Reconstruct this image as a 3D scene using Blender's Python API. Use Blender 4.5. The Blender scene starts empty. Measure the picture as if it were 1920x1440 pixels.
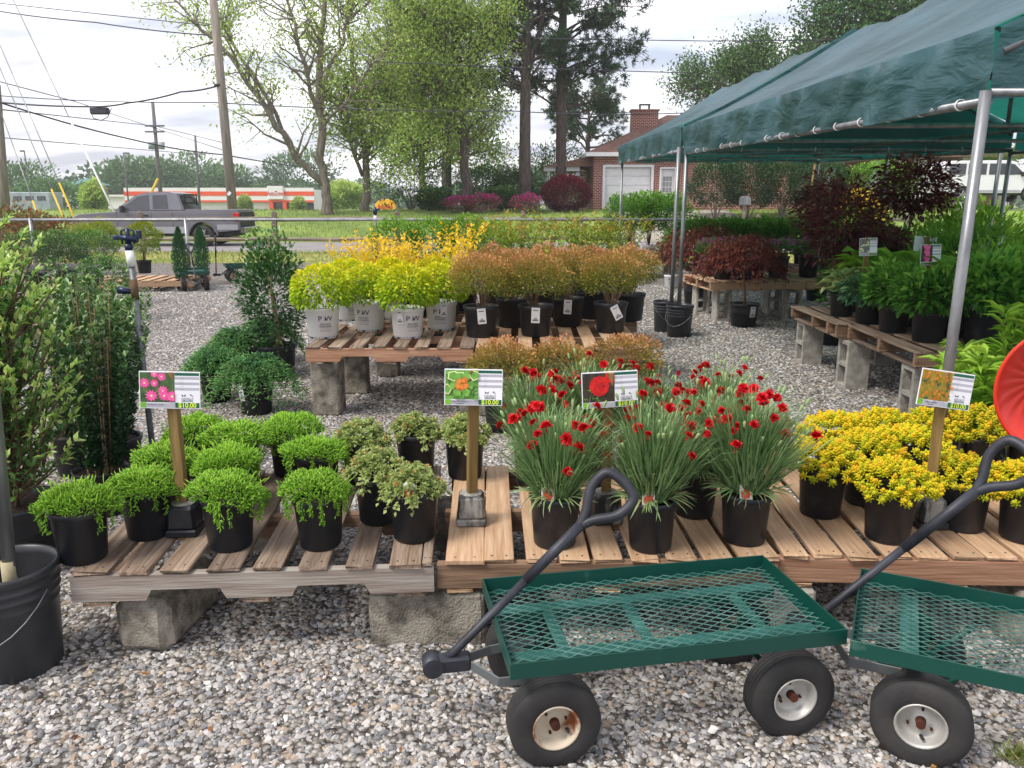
import bpy, bmesh, math, random
import numpy as np
from mathutils import Vector, Matrix, Euler
R = math.radians
scene = bpy.context.scene
COL = scene.collection
# ------------------------------------------------------------------ camera
FOC, HOR, CAMH = 1507.0, 380.0, 1.5
PITCH = math.atan((720 - HOR) / FOC)
cam_d = bpy.data.cameras.new('camera'); cam = bpy.data.objects.new('camera', cam_d); COL.objects.link(cam)
cam.location = (0, 0, CAMH); cam.rotation_euler = (math.pi / 2 - PITCH, 0, 0)
cam_d.sensor_width = 36; cam_d.lens = 36 * FOC / 1920; cam_d.clip_start = .05; cam_d.clip_end = 2000
scene.camera = cam
# ------------------------------------------------------------------ sky and sun
SUN_AZ, SUN_EL = R(-122), R(54)          # sun behind thin cloud, high and to the left
world = bpy.data.worlds.new('World'); scene.world = world; world.use_nodes = True
wt = world.node_tree; wn = wt.nodes; wl = wt.links; wn.clear()
wo = wn.new('ShaderNodeOutputWorld'); sky = wn.new('ShaderNodeTexSky'); sky.sky_type = 'NISHITA'; sky.sun_disc = False
sky.sun_elevation = SUN_EL; sky.sun_rotation = SUN_AZ; sky.dust_density = 2.5
bg1 = wn.new('ShaderNodeBackground'); bg1.inputs['Strength'].default_value = .12; wl.new(sky.outputs[0], bg1.inputs[0])
tc = wn.new('ShaderNodeTexCoord'); sp = wn.new('ShaderNodeSeparateXYZ'); wl.new(tc.outputs['Generated'], sp.inputs[0])
zz = wn.new('ShaderNodeMath'); zz.operation = 'MAXIMUM'; wl.new(sp.outputs[2], zz.inputs[0]); zz.inputs[1].default_value = 0
za = wn.new('ShaderNodeMath'); za.operation = 'ADD'; wl.new(zz.outputs[0], za.inputs[0]); za.inputs[1].default_value = .16
cb = wn.new('ShaderNodeCombineXYZ')
for i in (0, 1):
    d = wn.new('ShaderNodeMath'); d.operation = 'DIVIDE'; wl.new(sp.outputs[i], d.inputs[0]); wl.new(za.outputs[0], d.inputs[1]); wl.new(d.outputs[0], cb.inputs[i])
n1 = wn.new('ShaderNodeTexNoise'); n1.inputs['Scale'].default_value = 1.1; n1.inputs['Detail'].default_value = 7; n1.inputs['Roughness'].default_value = .55; n1.inputs['Distortion'].default_value = .5
wl.new(cb.outputs[0], n1.inputs['Vector'])
r1 = wn.new('ShaderNodeValToRGB'); r1.color_ramp.elements[0].position = .36; r1.color_ramp.elements[1].position = .60
r1.color_ramp.elements[0].color = (.5, .5, .5, 1); r1.color_ramp.elements[1].color = (1, 1, 1, 1); wl.new(n1.outputs[0], r1.inputs[0])
n2 = wn.new('ShaderNodeTexNoise'); n2.inputs['Scale'].default_value = 1.7; n2.inputs['Detail'].default_value = 6
mp = wn.new('ShaderNodeMapping'); mp.inputs['Location'].default_value = (4.2, 1.3, 0); mp.inputs['Scale'].default_value = (.55, 1.25, 1); wl.new(cb.outputs[0], mp.inputs[0]); wl.new(mp.outputs[0], n2.inputs['Vector'])
r2 = wn.new('ShaderNodeValToRGB'); r2.color_ramp.elements[0].position = .38; r2.color_ramp.elements[1].position = .61
r2.color_ramp.elements[0].color = (.47, .48, .57, 1); r2.color_ramp.elements[1].color = (1.0, .97, 1.0, 1); wl.new(n2.outputs[0], r2.inputs[0])
bg2 = wn.new('ShaderNodeBackground'); bg2.inputs['Strength'].default_value = 1.05; wl.new(r2.outputs[0], bg2.inputs[0])
ms = wn.new('ShaderNodeMixShader'); wl.new(r1.outputs[0], ms.inputs[0]); wl.new(bg1.outputs[0], ms.inputs[1]); wl.new(bg2.outputs[0], ms.inputs[2]); wl.new(ms.outputs[0], wo.inputs[0])
sun_d = bpy.data.lights.new('sun', 'SUN'); sun_d.energy = 2.3; sun_d.angle = R(20); sun_d.color = (1, .95, .88)
sun = bpy.data.objects.new('sun', sun_d); COL.objects.link(sun)
sv = Vector((math.sin(SUN_AZ) * math.cos(SUN_EL), math.cos(SUN_AZ) * math.cos(SUN_EL), math.sin(SUN_EL)))
sun.rotation_euler = sv.to_track_quat('Z', 'Y').to_euler(); sun.location = sv * 60
vs = scene.view_settings; vs.view_transform = 'Standard'; vs.look = 'None'; vs.gamma = 1; vs.exposure = .74; vs.use_curve_mapping = False
scene.render.engine = 'CYCLES'; scene.cycles.use_denoising = True; scene.cycles.max_bounces = 6; scene.cycles.transparent_max_bounces = 8
scene.cycles.diffuse_bounces = 3; scene.cycles.glossy_bounces = 2; scene.cycles.transmission_bounces = 3
# ------------------------------------------------------------------ placing helpers: where a line of sight meets a height or a distance
_c, _s = math.cos(PITCH), math.sin(PITCH)
def _ray(x, y):
    a = (x - 960) / FOC; b = (720 - y) / FOC
    return a, _c + b * _s, -_s + b * _c
def G(x, y, z=0.0):
    r = _ray(x, y); t = (z - CAMH) / r[2]; return Vector((r[0] * t, r[1] * t, z))
def A(x, y, Y):
    r = _ray(x, y); t = Y / r[1]; return Vector((r[0] * t, Y, CAMH + r[2] * t))
# ------------------------------------------------------------------ objects
def thing(name, label, cat, loc=(0, 0, 0), rz=0.0, group=None, kind=None, rot=None):
    o = bpy.data.objects.new(name, None); COL.objects.link(o); o.empty_display_size = .05
    o.location = loc; o.rotation_euler = rot if rot else (0, 0, rz)
    return tag(o, label, cat, group, kind)
def tag(o, label=None, cat=None, group=None, kind=None):
    if label: o['label'] = label
    if cat: o['category'] = cat
    if group: o['group'] = group
    if kind: o['kind'] = kind
    return o
def add(name, mesh, parent=None, loc=(0, 0, 0), rot=(0, 0, 0), scale=None, kind=None, label=None):
    o = bpy.data.objects.new(name, mesh); COL.objects.link(o); o.parent = parent; o.location = loc; o.rotation_euler = rot
    if scale is not None: o.scale = (scale,) * 3 if isinstance(scale, (int, float)) else scale
    if kind: o['kind'] = kind
    if label: o['label'] = label
    return o
class MB:
    """collects simple solids and turns them into one mesh"""
    def __init__(s): s.v = []; s.f = []; s.m = []; s.sm = []
    def poly(s, pts, mi=0):
        n = len(s.v); s.v += [tuple(p) for p in pts]; s.f.append(list(range(n, n + len(pts)))); s.m.append(mi); s.sm.append(False); return s
    def raw(s, vs_, fs, mi=0, smooth=False):
        n = len(s.v); s.v += [tuple(p) for p in vs_]
        for f in fs: s.f.append([i + n for i in f]); s.m.append(mi); s.sm.append(smooth)
        return s
    def box(s, c, size, mi=0, rot=None, ch=0.0, taper=None):
        hx, hy, hz = (q / 2 for q in size); c = Vector(c)
        m = rot if isinstance(rot, Matrix) else (Euler(rot).to_matrix() if rot else Matrix.Identity(3))
        if ch <= 0:
            vs_ = [Vector((x, y, z)) for z in (-hz, hz) for y in (-hy, hy) for x in (-hx, hx)]
            fs = [(0, 2, 3, 1), (4, 5, 7, 6), (0, 1, 5, 4), (2, 6, 7, 3), (0, 4, 6, 2), (1, 3, 7, 5)]
        else:
            vs_ = []; idx = {}
            for sx in (-1, 1):
                for sy in (-1, 1):
                    for sz in (-1, 1):
                        for a in range(3):
                            p = [sx * (hx - ch), sy * (hy - ch), sz * (hz - ch)]; p[a] = (sx * hx, sy * hy, sz * hz)[a]
                            idx[sx, sy, sz, a] = len(vs_); vs_.append(Vector(p))
            fs = []
            for a in range(3):
                b, d = (a + 1) % 3, (a + 2) % 3
                for sg in (-1, 1):
                    q = []
                    for (u, w) in ((-1, -1), (1, -1), (1, 1), (-1, 1)):
                        k = [0, 0, 0]; k[a] = sg; k[b] = u; k[d] = w; q.append(idx[k[0], k[1], k[2], a])
                    fs.append(q if sg > 0 else q[::-1])
                for u in (-1, 1):
                    for w in (-1, 1):
                        k0 = [0, 0, 0]; k0[a] = -1; k0[b] = u; k0[d] = w; k1 = list(k0); k1[a] = 1
                        q = [idx[(*k0, b)], idx[(*k1, b)], idx[(*k1, d)], idx[(*k0, d)]]
                        fs.append(q if u * w < 0 else q[::-1])
            for sx in (-1, 1):
                for sy in (-1, 1):
                    for sz in (-1, 1):
                        q = [idx[sx, sy, sz, a] for a in range(3)]; fs.append(q if sx * sy * sz > 0 else q[::-1])
        if taper:
            for p in vs_:
                k = 1 + (taper - 1) * (p.z / hz + 1) / 2; p.x *= k; p.y *= k
        return s.raw([c + m @ p for p in vs_], fs, mi)
    def lathe(s, prof, seg=24, mi=0, smooth=True, M=None, close=False):
        n = len(s.v); k = len(prof)
        for i in range(seg):
            a = 2 * math.pi * i / seg; ca, sa = math.cos(a), math.sin(a)
            for r, z in prof:
                p = Vector((r * ca, r * sa, z)); s.v.append(tuple(M @ p if M else p))
        for i in range(seg):
            j = (i + 1) % seg
            for q in range(k - 1 + (1 if close else 0)):
                q2 = (q + 1) % k
                s.f.append([n + i * k + q, n + j * k + q, n + j * k + q2, n + i * k + q2]); s.m.append(mi); s.sm.append(smooth)
        return s
    def disc(s, r, z, seg=24, mi=0, M=None):
        pts = [Vector((r * math.cos(2 * math.pi * i / seg), r * math.sin(2 * math.pi * i / seg), z)) for i in range(seg)]
        return s.poly([M @ p for p in pts] if M else pts, mi)
    def tube(s, pts, rad, seg=8, mi=0, cap=True, smooth=True):
        pts = [Vector(p) for p in pts]; n0 = len(s.v); N = len(pts)
        rad = rad if isinstance(rad, (list, tuple)) else [rad] * N
        d0 = (pts[1] - pts[0]).normalized(); u = d0.orthogonal().normalized()
        for i, p in enumerate(pts):
            d = ((pts[min(i + 1, N - 1)] - pts[max(i - 1, 0)])).normalized()
            u = (u - d * u.dot(d)); u = u.normalized() if u.length > 1e-6 else d.orthogonal().normalized(); w = d.cross(u)
            for k in range(seg):
                a = 2 * math.pi * k / seg; s.v.append(tuple(p + (u * math.cos(a) + w * math.sin(a)) * rad[i]))
        for i in range(N - 1):
            for k in range(seg):
                k2 = (k + 1) % seg
                s.f.append([n0 + i * seg + k, n0 + i * seg + k2, n0 + (i + 1) * seg + k2, n0 + (i + 1) * seg + k]); s.m.append(mi); s.sm.append(smooth)
        if cap:
            s.f.append([n0 + k for k in range(seg)][::-1]); s.m.append(mi); s.sm.append(False)
            s.f.append([n0 + (N - 1) * seg + k for k in range(seg)]); s.m.append(mi); s.sm.append(False)
        return s
    def prism(s, outline, y0, y1, mi=0, inset=0.0):
        """outline in x,z pulled along y; inset rounds both side edges a little"""
        n = len(outline); cx = sum(p[0] for p in outline) / n; cz = sum(p[1] for p in outline) / n
        def ring(y, k): return [(x + (cx - x) * k, y, z + (cz - z) * k) for x, z in outline]
        e = inset; sg = 1 if y1 > y0 else -1
        rings = [ring(y0, e), ring(y0 + sg * e * .8, 0), ring(y1 - sg * e * .8, 0), ring(y1, e)] if e else [ring(y0, 0), ring(y1, 0)]
        b = len(s.v)
        for r_ in rings: s.v += r_
        for q in range(len(rings) - 1):
            for i in range(n):
                j = (i + 1) % n; s.f.append([b + q * n + i, b + q * n + j, b + (q + 1) * n + j, b + (q + 1) * n + i]); s.m.append(mi); s.sm.append(False)
        s.f.append([b + i for i in range(n)][::-1]); s.m.append(mi); s.sm.append(False)
        s.f.append([b + (len(rings) - 1) * n + i for i in range(n)]); s.m.append(mi); s.sm.append(False)
        return s
    def mesh(s, name, *mats):
        me = bpy.data.meshes.new(name); me.from_pydata(s.v, [], s.f)
        for m in mats: me.materials.append(m)
        me.polygons.foreach_set('material_index', s.m); me.polygons.foreach_set('use_smooth', s.sm)
        me.validate(); me.update(); return me
    def obj(s, name, mats, parent=None, **k):
        return add(name, s.mesh(name, *(mats if isinstance(mats, (list, tuple)) else [mats])), parent, **k)
# ------------------------------------------------------------------ materials
def lin(h):
    if not isinstance(h, str): return tuple(h)
    return tuple(((int(h[i:i + 2], 16) / 255) ** 2.2) for i in (0, 2, 4))
def M(name, col, col2=None, rough=.7, scale=6.0, metal=0.0, spec=.4, bump=0.0, bscale=None, stretch=None, rnd=.12, detail=5, contrast=(.35, .65), trans=0.0, coat=0.0):
    m = bpy.data.materials.new(name); m.use_nodes = True; t = m.node_tree; n, l = t.nodes, t.links
    p = n['Principled BSDF']; p.inputs['Roughness'].default_value = rough; p.inputs['Metallic'].default_value = metal; p.inputs['Specular IOR Level'].default_value = spec
    if coat: p.inputs['Coat Weight'].default_value = coat
    c1 = lin(col); c2 = lin(col2) if col2 else tuple(q * .72 for q in c1)
    tc = n.new('ShaderNodeTexCoord'); oi = n.new('ShaderNodeObjectInfo'); va = n.new('ShaderNodeVectorMath'); va.operation = 'ADD'
    sc = n.new('ShaderNodeVectorMath'); sc.operation = 'SCALE'; sc.inputs[0].default_value = (7.3, 11.1, 5.7); l.new(oi.outputs['Random'], sc.inputs['Scale'])
    l.new(tc.outputs['Object'], va.inputs[0]); l.new(sc.outputs[0], va.inputs[1]); vec = va.outputs[0]
    if stretch:
        mp = n.new('ShaderNodeMapping'); mp.inputs['Scale'].default_value = stretch; l.new(vec, mp.inputs[0]); vec = mp.outputs[0]
    no = n.new('ShaderNodeTexNoise'); no.inputs['Scale'].default_value = scale; no.inputs['Detail'].default_value = detail; no.inputs['Roughness'].default_value = .6; l.new(vec, no.inputs['Vector'])
    rp = n.new('ShaderNodeValToRGB'); e = rp.color_ramp.elements; e[0].position, e[1].position = contrast; e[0].color = (*c2, 1); e[1].color = (*c1, 1); l.new(no.outputs[0], rp.inputs[0])
    hv = n.new('ShaderNodeHueSaturation'); mr = n.new('ShaderNodeMapRange'); mr.inputs[3].default_value = 1 - rnd; mr.inputs[4].default_value = 1 + rnd
    l.new(oi.outputs['Random'], mr.inputs[0]); l.new(mr.outputs[0], hv.inputs['Value']); l.new(rp.outputs[0], hv.inputs['Color']); l.new(hv.outputs[0], p.inputs['Base Color'])
    if bump:
        nb = n.new('ShaderNodeTexNoise'); nb.inputs['Scale'].default_value = bscale or scale * 3; nb.inputs['Detail'].default_value = 6; l.new(vec, nb.inputs['Vector'])
        b = n.new('ShaderNodeBump'); b.inputs['Strength'].default_value = bump; b.inputs['Distance'].default_value = .01; l.new(nb.outputs[0], b.inputs['Height']); l.new(b.outputs[0], p.inputs['Normal'])
    if trans:
        tr = n.new('ShaderNodeBsdfTranslucent'); l.new(hv.outputs[0], tr.inputs[0]); mx = n.new('ShaderNodeMixShader'); mx.inputs[0].default_value = trans
        l.new(p.outputs[0], mx.inputs[1]); l.new(tr.outputs[0], mx.inputs[2]); l.new(mx.outputs[0], n['Material Output'].inputs[0])
    return m
def leafmat(name, stops, edge=None, transl=.35, rough=.5, spec=.35, rnd=.1):
    m = bpy.data.materials.new(name); m.use_nodes = True; t = m.node_tree; n, l = t.nodes, t.links
    p = n['Principled BSDF']; p.inputs['Roughness'].default_value = rough; p.inputs['Specular IOR Level'].default_value = spec
    at = n.new('ShaderNodeAttribute'); at.attribute_name = 'tint'
    rp = n.new('ShaderNodeValToRGB'); el = rp.color_ramp.elements
    while len(el) < len(stops): el.new(.5)
    for e, (q, c) in zip(el, stops): e.position = q; e.color = (*lin(c), 1)
    l.new(at.outputs['Fac'], rp.inputs[0]); out = rp.outputs[0]
    if edge:
        ae = n.new('ShaderNodeAttribute'); ae.attribute_name = 'edge'; mx = n.new('ShaderNodeMix'); mx.data_type = 'RGBA'
        l.new(ae.outputs['Fac'], mx.inputs[0]); l.new(out, mx.inputs[6]); mx.inputs[7].default_value = (*lin(edge), 1); out = mx.outputs[2]
    oi = n.new('ShaderNodeObjectInfo'); hv = n.new('ShaderNodeHueSaturation'); mr = n.new('ShaderNodeMapRange'); mr.inputs[3].default_value = 1 - rnd; mr.inputs[4].default_value = 1 + rnd
    l.new(oi.outputs['Random'], mr.inputs[0]); l.new(mr.outputs[0], hv.inputs['Value']); l.new(out, hv.inputs['Color'])
    l.new(hv.outputs[0], p.inputs['Base Color'])
    tr = n.new('ShaderNodeBsdfTranslucent'); l.new(hv.outputs[0], tr.inputs[0]); mx = n.new('ShaderNodeMixShader'); mx.inputs[0].default_value = transl
    l.new(p.outputs[0], mx.inputs[1]); l.new(tr.outputs[0], mx.inputs[2]); l.new(mx.outputs[0], n['Material Output'].inputs[0])
    return m
# ------------------------------------------------------------------ leaves, vectorised
# template: verts (along, across, up, edge), triangles
T_LEAF = ([(0, 0, 0, 0), (.45, -.5, .10, 1), (1, 0, -.06, .4), (.45, .5, .10, 1), (.5, 0, 0, 0)], [(0, 1, 4), (1, 2, 4), (4, 2, 3), (0, 4, 3)])
T_RHOMB = ([(0, 0, 0, 0), (.5, -.5, .12, 1), (1, 0, -.08, .5), (.5, .5, .12, 1)], [(0, 1, 2), (0, 2, 3)])
T_BLADE = ([(0, -.5, 0, 0), (0, .5, 0, 0), (.4, -.45, .05, 0), (.4, .45, .05, 0), (.75, -.3, .03, 0), (.75, .3, .03, 0), (1, 0, -.05, 0)], [(0, 2, 3), (0, 3, 1), (2, 4, 5), (2, 5, 3), (4, 6, 5)])
T_ARCH = ([(0, -.5, 0, 0), (0, .5, 0, 0), (.35, -.5, .07, 0), (.35, .5, .07, 0), (.7, -.35, .03, 0), (.7, .35, .03, 0), (.97, 0, -.17, 0)], [(0, 2, 3), (0, 3, 1), (2, 4, 5), (2, 5, 3), (4, 6, 5)])
T_SPIN = ([(0, -.35, -.2, 0), (0, .35, -.2, 0), (0, 0, .4, 0), (.7, -.5, -.3, 0), (.7, .5, -.3, 0), (.7, 0, .55, 0), (1, 0, 0, .6)], [(0, 1, 4), (0, 4, 3), (1, 2, 5), (1, 5, 4), (2, 0, 3), (2, 3, 5), (3, 4, 6), (4, 5, 6), (5, 3, 6)])
T_NEEDLE = ([(0, -.5, 0, 0), (0, .5, 0, 0), (1, 0, 0, 0)], [(0, 1, 2)])
T_HOSTA = ([(0, 0, 0, 0), (.3, -.42, .12, 1), (.7, -.38, .08, 1), (1, 0, -.25, .6), (.7, .38, .08, 1), (.3, .42, .12, 1), (.3, 0, 0, 0), (.7, 0, -.03, 0)],
           [(0, 1, 6), (1, 2, 7), (1, 7, 6), (2, 3, 7), (7, 3, 4), (6, 7, 4), (6, 4, 5), (0, 6, 5)])
def nrm(a): return a / np.maximum(np.linalg.norm(a, axis=-1, keepdims=True), 1e-9)
def leafmesh(name, mats, batches, rng):
    """batches: (P, D, length, width, tint, template, material index, roll spread)"""
    VV, FF, TT, EE, MI = [], [], [], [], []; off = 0
    for (P, D, L, W, T, tpl, mi, roll) in batches:
        P = np.asarray(P, float).reshape(-1, 3); N = len(P)
        if N == 0: continue
        D = nrm(np.asarray(D, float).reshape(-1, 3)); L = np.broadcast_to(L, (N,)); W = np.broadcast_to(W, (N,)); T = np.broadcast_to(T, (N,))
        up = np.tile([0, 0, 1.], (N, 1)); S = np.cross(D, up); bad = np.linalg.norm(S, axis=1) < .05; S[bad] = [1, 0, 0]; S = nrm(S)
        ang = rng.uniform(-roll, roll, N)[:, None]; U = nrm(np.cross(S, D)); S2 = S * np.cos(ang) + U * np.sin(ang); U2 = np.cross(S2, D)
        tv = np.array(tpl[0]); tf = np.array(tpl[1]); k = len(tv)
        V = P[:, None] + D[:, None] * (tv[None, :, 0:1] * L[:, None, None]) + S2[:, None] * (tv[None, :, 1:2] * W[:, None, None]) + U2[:, None] * (tv[None, :, 2:3] * (W if tpl is T_SPIN else L)[:, None, None])
        VV.append(V.reshape(-1, 3)); FF.append((tf[None] + (np.arange(N) * k)[:, None, None] + off).reshape(-1, 3)); off += N * k
        TT.append(np.repeat(T, k)); EE.append(np.tile(tv[:, 3], N)); MI.append(np.full(N * len(tf), mi, int))
    V = np.concatenate(VV); Fq = np.concatenate(FF); T = np.concatenate(TT); E = np.concatenate(EE); MI = np.concatenate(MI)
    me = bpy.data.meshes.new(name); me.vertices.add(len(V)); me.vertices.foreach_set('co', V.astype(np.float32).ravel())
    me.loops.add(Fq.size); me.loops.foreach_set('vertex_index', Fq.astype(np.int32).ravel())
    me.polygons.add(len(Fq)); me.polygons.foreach_set('loop_start', np.arange(0, Fq.size, 3, dtype=np.int32)); me.polygons.foreach_set('loop_total', np.full(len(Fq), 3, np.int32))
    for m in (mats if isinstance(mats, (list, tuple)) else [mats]): me.materials.append(m)
    me.polygons.foreach_set('material_index', MI.astype(np.int32))
    a = me.attributes.new('tint', 'FLOAT', 'POINT'); a.data.foreach_set('value', T.astype(np.float32))
    a = me.attributes.new('edge', 'FLOAT', 'POINT'); a.data.foreach_set('value', E.astype(np.float32))
    me.update(calc_edges=True); return me
def dirs(rng, N, zmin=-1.0):
    z = rng.uniform(zmin, 1, N); a = rng.uniform(0, 2 * np.pi, N); q = np.sqrt(np.maximum(0, 1 - z * z)); return np.stack([q * np.cos(a), q * np.sin(a), z], 1)
def lumps(rng, d, k=6, f=3.0):
    o = np.zeros(len(d))
    for _ in range(k):
        w = rng.normal(size=3) * f; o += np.sin(d @ w + rng.uniform(0, 6.28))
    return o / k
def cloud(rng, N, rx, ry, rz, cz, zmin=-.6, shell=.7, lump=.18, f=3.0):
    d = dirs(rng, N, zmin); r = (shell + (1 - shell) * rng.random(N) ** .6) * (1 + lump * lumps(rng, d, 7, f) * 1.6)
    return d * r[:, None] * [rx, ry, rz] + [0, 0, cz], d, r
# ------------------------------------------------------------------ flat lettering
_txt = {}
def text_mesh(body, mat, size=1.0, bold=False, extrude=0.0):
    key = (body, mat.name, bold, extrude)
    if key not in _txt:
        cu = bpy.data.curves.new('lettering', 'FONT'); cu.body = body; cu.size = 1; cu.align_x = 'CENTER'; cu.align_y = 'CENTER'; cu.resolution_u = 3; cu.extrude = extrude
        if bold: cu.offset = .018
        ob = bpy.data.objects.new('lettering_source', cu); COL.objects.link(ob)
        dg = bpy.context.evaluated_depsgraph_get(); me = bpy.data.meshes.new_from_object(ob.evaluated_get(dg)); bpy.data.objects.remove(ob); bpy.data.curves.remove(cu)
        me.name = 'lettering'; me.materials.clear(); me.materials.append(mat); _txt[key] = me
    return _txt[key]
# ------------------------------------------------------------------ shared materials
BLACKPOT = M('black_plastic_pot', (.011, .013, .017), (.034, .034, .035), contrast=(.30, .46), rough=.42, scale=9, spec=.4, rnd=.25, bump=.05)
SOIL = M('potting_soil', '3a2c22', '1e1712', rough=.95, scale=60, bump=.8)
WHITEPOT = M('white_plastic_pot', (.82, .82, .81), (.76, .76, .75), rough=.4, scale=5, rnd=.05)
BUCKET = M('black_bucket_plastic', (.02, .022, .026), (.04, .04, .044), rough=.36, scale=7, rnd=.1, bump=.04)
WOOD_NEW = M('fresh_pallet_wood', 'bda083', '9a7858', rough=.8, scale=7, stretch=(9, .55, 9), rnd=.2, bump=.35, bscale=16, contrast=(.3, .7))
WOOD_OLD = M('weathered_pallet_wood', '958474', '5a4636', rough=.85, scale=6, stretch=(10, .5, 10), rnd=.25, bump=.5, bscale=16, contrast=(.32, .68))
WOOD_GREY = M('grey_stringer_wood', '9b948b', '7d7066', rough=.85, scale=5, stretch=(.5, 9, 9), rnd=.12, bump=.35, bscale=14)
WOOD_STR = M('brown_stringer_wood', '92765f', '66503f', rough=.85, scale=5, stretch=(.5, 8, 8), rnd=.15, bump=.4, bscale=14)
WOOD_PINK = M('pinkish_stringer_wood', 'b08a70', '8d644c', rough=.85, scale=5, stretch=(.5, 8, 8), rnd=.12, bump=.3, bscale=14)
STAKE = M('treated_stake_wood', '8f774a', '6d5730', rough=.75, scale=6, stretch=(9, 9, .5), rnd=.1, bump=.3, bscale=14)
CONC = M('concrete_block', '9c9588', '5c584e', rough=.95, scale=13, rnd=.12, bump=1.0, bscale=110, contrast=(.36, .60), detail=12)
CONC_L = M('pale_concrete_block', 'a8a49b', '827f76', rough=.95, scale=14, rnd=.1, bump=.9, bscale=100, detail=12)
CEMENT = M('dried_cement', '9a9890', '6a6862', rough=.95, scale=30, bump=.6)
SMEAR = M('cement_smeared_plastic', (.02, .02, .022), '8c8a84', rough=.6, scale=9, stretch=(1, 1, .35), contrast=(.42, .5), rnd=.05)
GALV = M('galvanised_pipe', '8e9092', '6e7072', rough=.38, metal=.55, scale=14, rnd=.05, stretch=(1, 1, .3))
GALV_D = M('dull_pipe', '74777a', '53565a', rough=.5, metal=.4, scale=14, rnd=.08)
STEEL_G = M('dark_green_paint', '0a4239', '35574e', contrast=(.27, .37), rough=.4, scale=11, detail=9, rnd=.06, bump=.03, spec=.5)
STEEL_W = M('worn_green_frame', '3c6f68', '245048', rough=.45, scale=9, rnd=.06)
HANDLE = M('grey_cart_handle', '3d3f46', '2c2d33', rough=.5, scale=12, metal=.2)
TONGUE = M('worn_tongue_steel', '6a6f70', '6f5b4c', rough=.5, metal=.4, scale=7, contrast=(.35, .45))
RUBBER = M('tyre_rubber', (.016, .016, .017), (.034, .032, .030), rough=.75, scale=9, rnd=.15, bump=.15, bscale=60)
RIM_RUST = M('rusty_cream_rim', 'b9ad99', '7a4526', rough=.6, scale=11, contrast=(.40, .52))
RIM_WHITE = M('silver_white_rim', 'b4b3ae', '98958c', rough=.42, metal=.35, scale=9, rnd=.04)
HUB_RUST = M('rusty_hub', '5b2f1d', '371c12', rough=.85, scale=20)
WHITE = M('white_paint', (.78, .78, .78), (.70, .70, .70), rough=.5, scale=4, rnd=.03)
PAPER = M('white_sign_board', (.78, .78, .82), (.74, .74, .78), rough=.4, scale=3, rnd=.02)
INK = M('black_ink', (.02, .02, .025), (.02, .02, .025), rough=.5)
INK_GREEN = M('dark_green_print', '1c5a45', '1c5a45', rough=.45)
INK_LIME = M('lime_print', 'd6e84a', 'd6e84a', rough=.45)
INK_GREY = M('grey_print', 'a9a9b2', 'a9a9b2', rough=.45)
INK_LOGO = M('leaf_green_print', '6fae2c', '6fae2c', rough=.45)
INK_TEAL = M('teal_leaf_print', '0f5148', '0f5148', rough=.45)
RED = M('red_plastic', (.86, .06, .035), (.80, .045, .028), rough=.3, scale=4, trans=.2)
GLASS = M('dark_window_glass', (.03, .035, .04), (.05, .055, .06), rough=.08, spec=.7, scale=2)
BARK = M('tree_bark', '8a8278', '5c544b', rough=.95, scale=3, stretch=(5, 5, .8), bump=.8, bscale=9)
BARK_P = M('pine_bark', '6a5f5a', '443b38', rough=.95, scale=3, stretch=(5, 5, .8), bump=.8, bscale=9)
TWIG = M('shrub_twig', '6e5a45', '4a3a2b', rough=.9, scale=20)
TWIG_P = M('pale_trunk', 'a8926f', '857150', rough=.9, scale=20)
# ------------------------------------------------------------------ ground
def ss(a, b, x): t = min(1, max(0, (x - a) / (b - a))); return t * t * (3 - 2 * t)
def gz(x, y): return 1.10 * ss(31.8, 41, y) * (1 - ss(47, 85, y)) + .03 * math.sin(x * .7 + y * .4) * ss(32, 36, y)
def sheet(name, xs, ys, zf, mat, kind='structure', uv=False):
    v = [(x, y, zf(x, y)) for y in ys for x in xs]; n = len(xs)
    f = [(j * n + i, j * n + i + 1, (j + 1) * n + i + 1, (j + 1) * n + i) for j in range(len(ys) - 1) for i in range(n - 1)]
    me = bpy.data.meshes.new(name); me.from_pydata(v, [], f); me.materials.append(mat); me.polygons.foreach_set('use_smooth', [True] * len(f)); me.update()
    o = add(name, me); o['kind'] = kind; return o
def frange(a, b, st): return [a + (b - a) * i / max(1, round((b - a) / st)) for i in range(max(1, round((b - a) / st)) + 1)]
GRASS_M = M('lawn', '879a4c', '64793a', rough=.95, scale=.5, bump=.6, bscale=14, rnd=0)
DRYGRASS = M('dry_verge', '9a9456', '6e7a35', rough=.95, scale=.8, bump=.6, bscale=14, rnd=0)
ASPH = M('asphalt_low_angle_sheen', '8f8a8a', '7d7979', rough=.9, scale=1.2, bump=.2, rnd=0)  # pale tone puts the low-angle sheen into the asphalt colour
DRIVE_M = M('concrete_drive', 'aaa39a', '938c83', rough=.9, scale=1.2, rnd=0)
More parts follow.
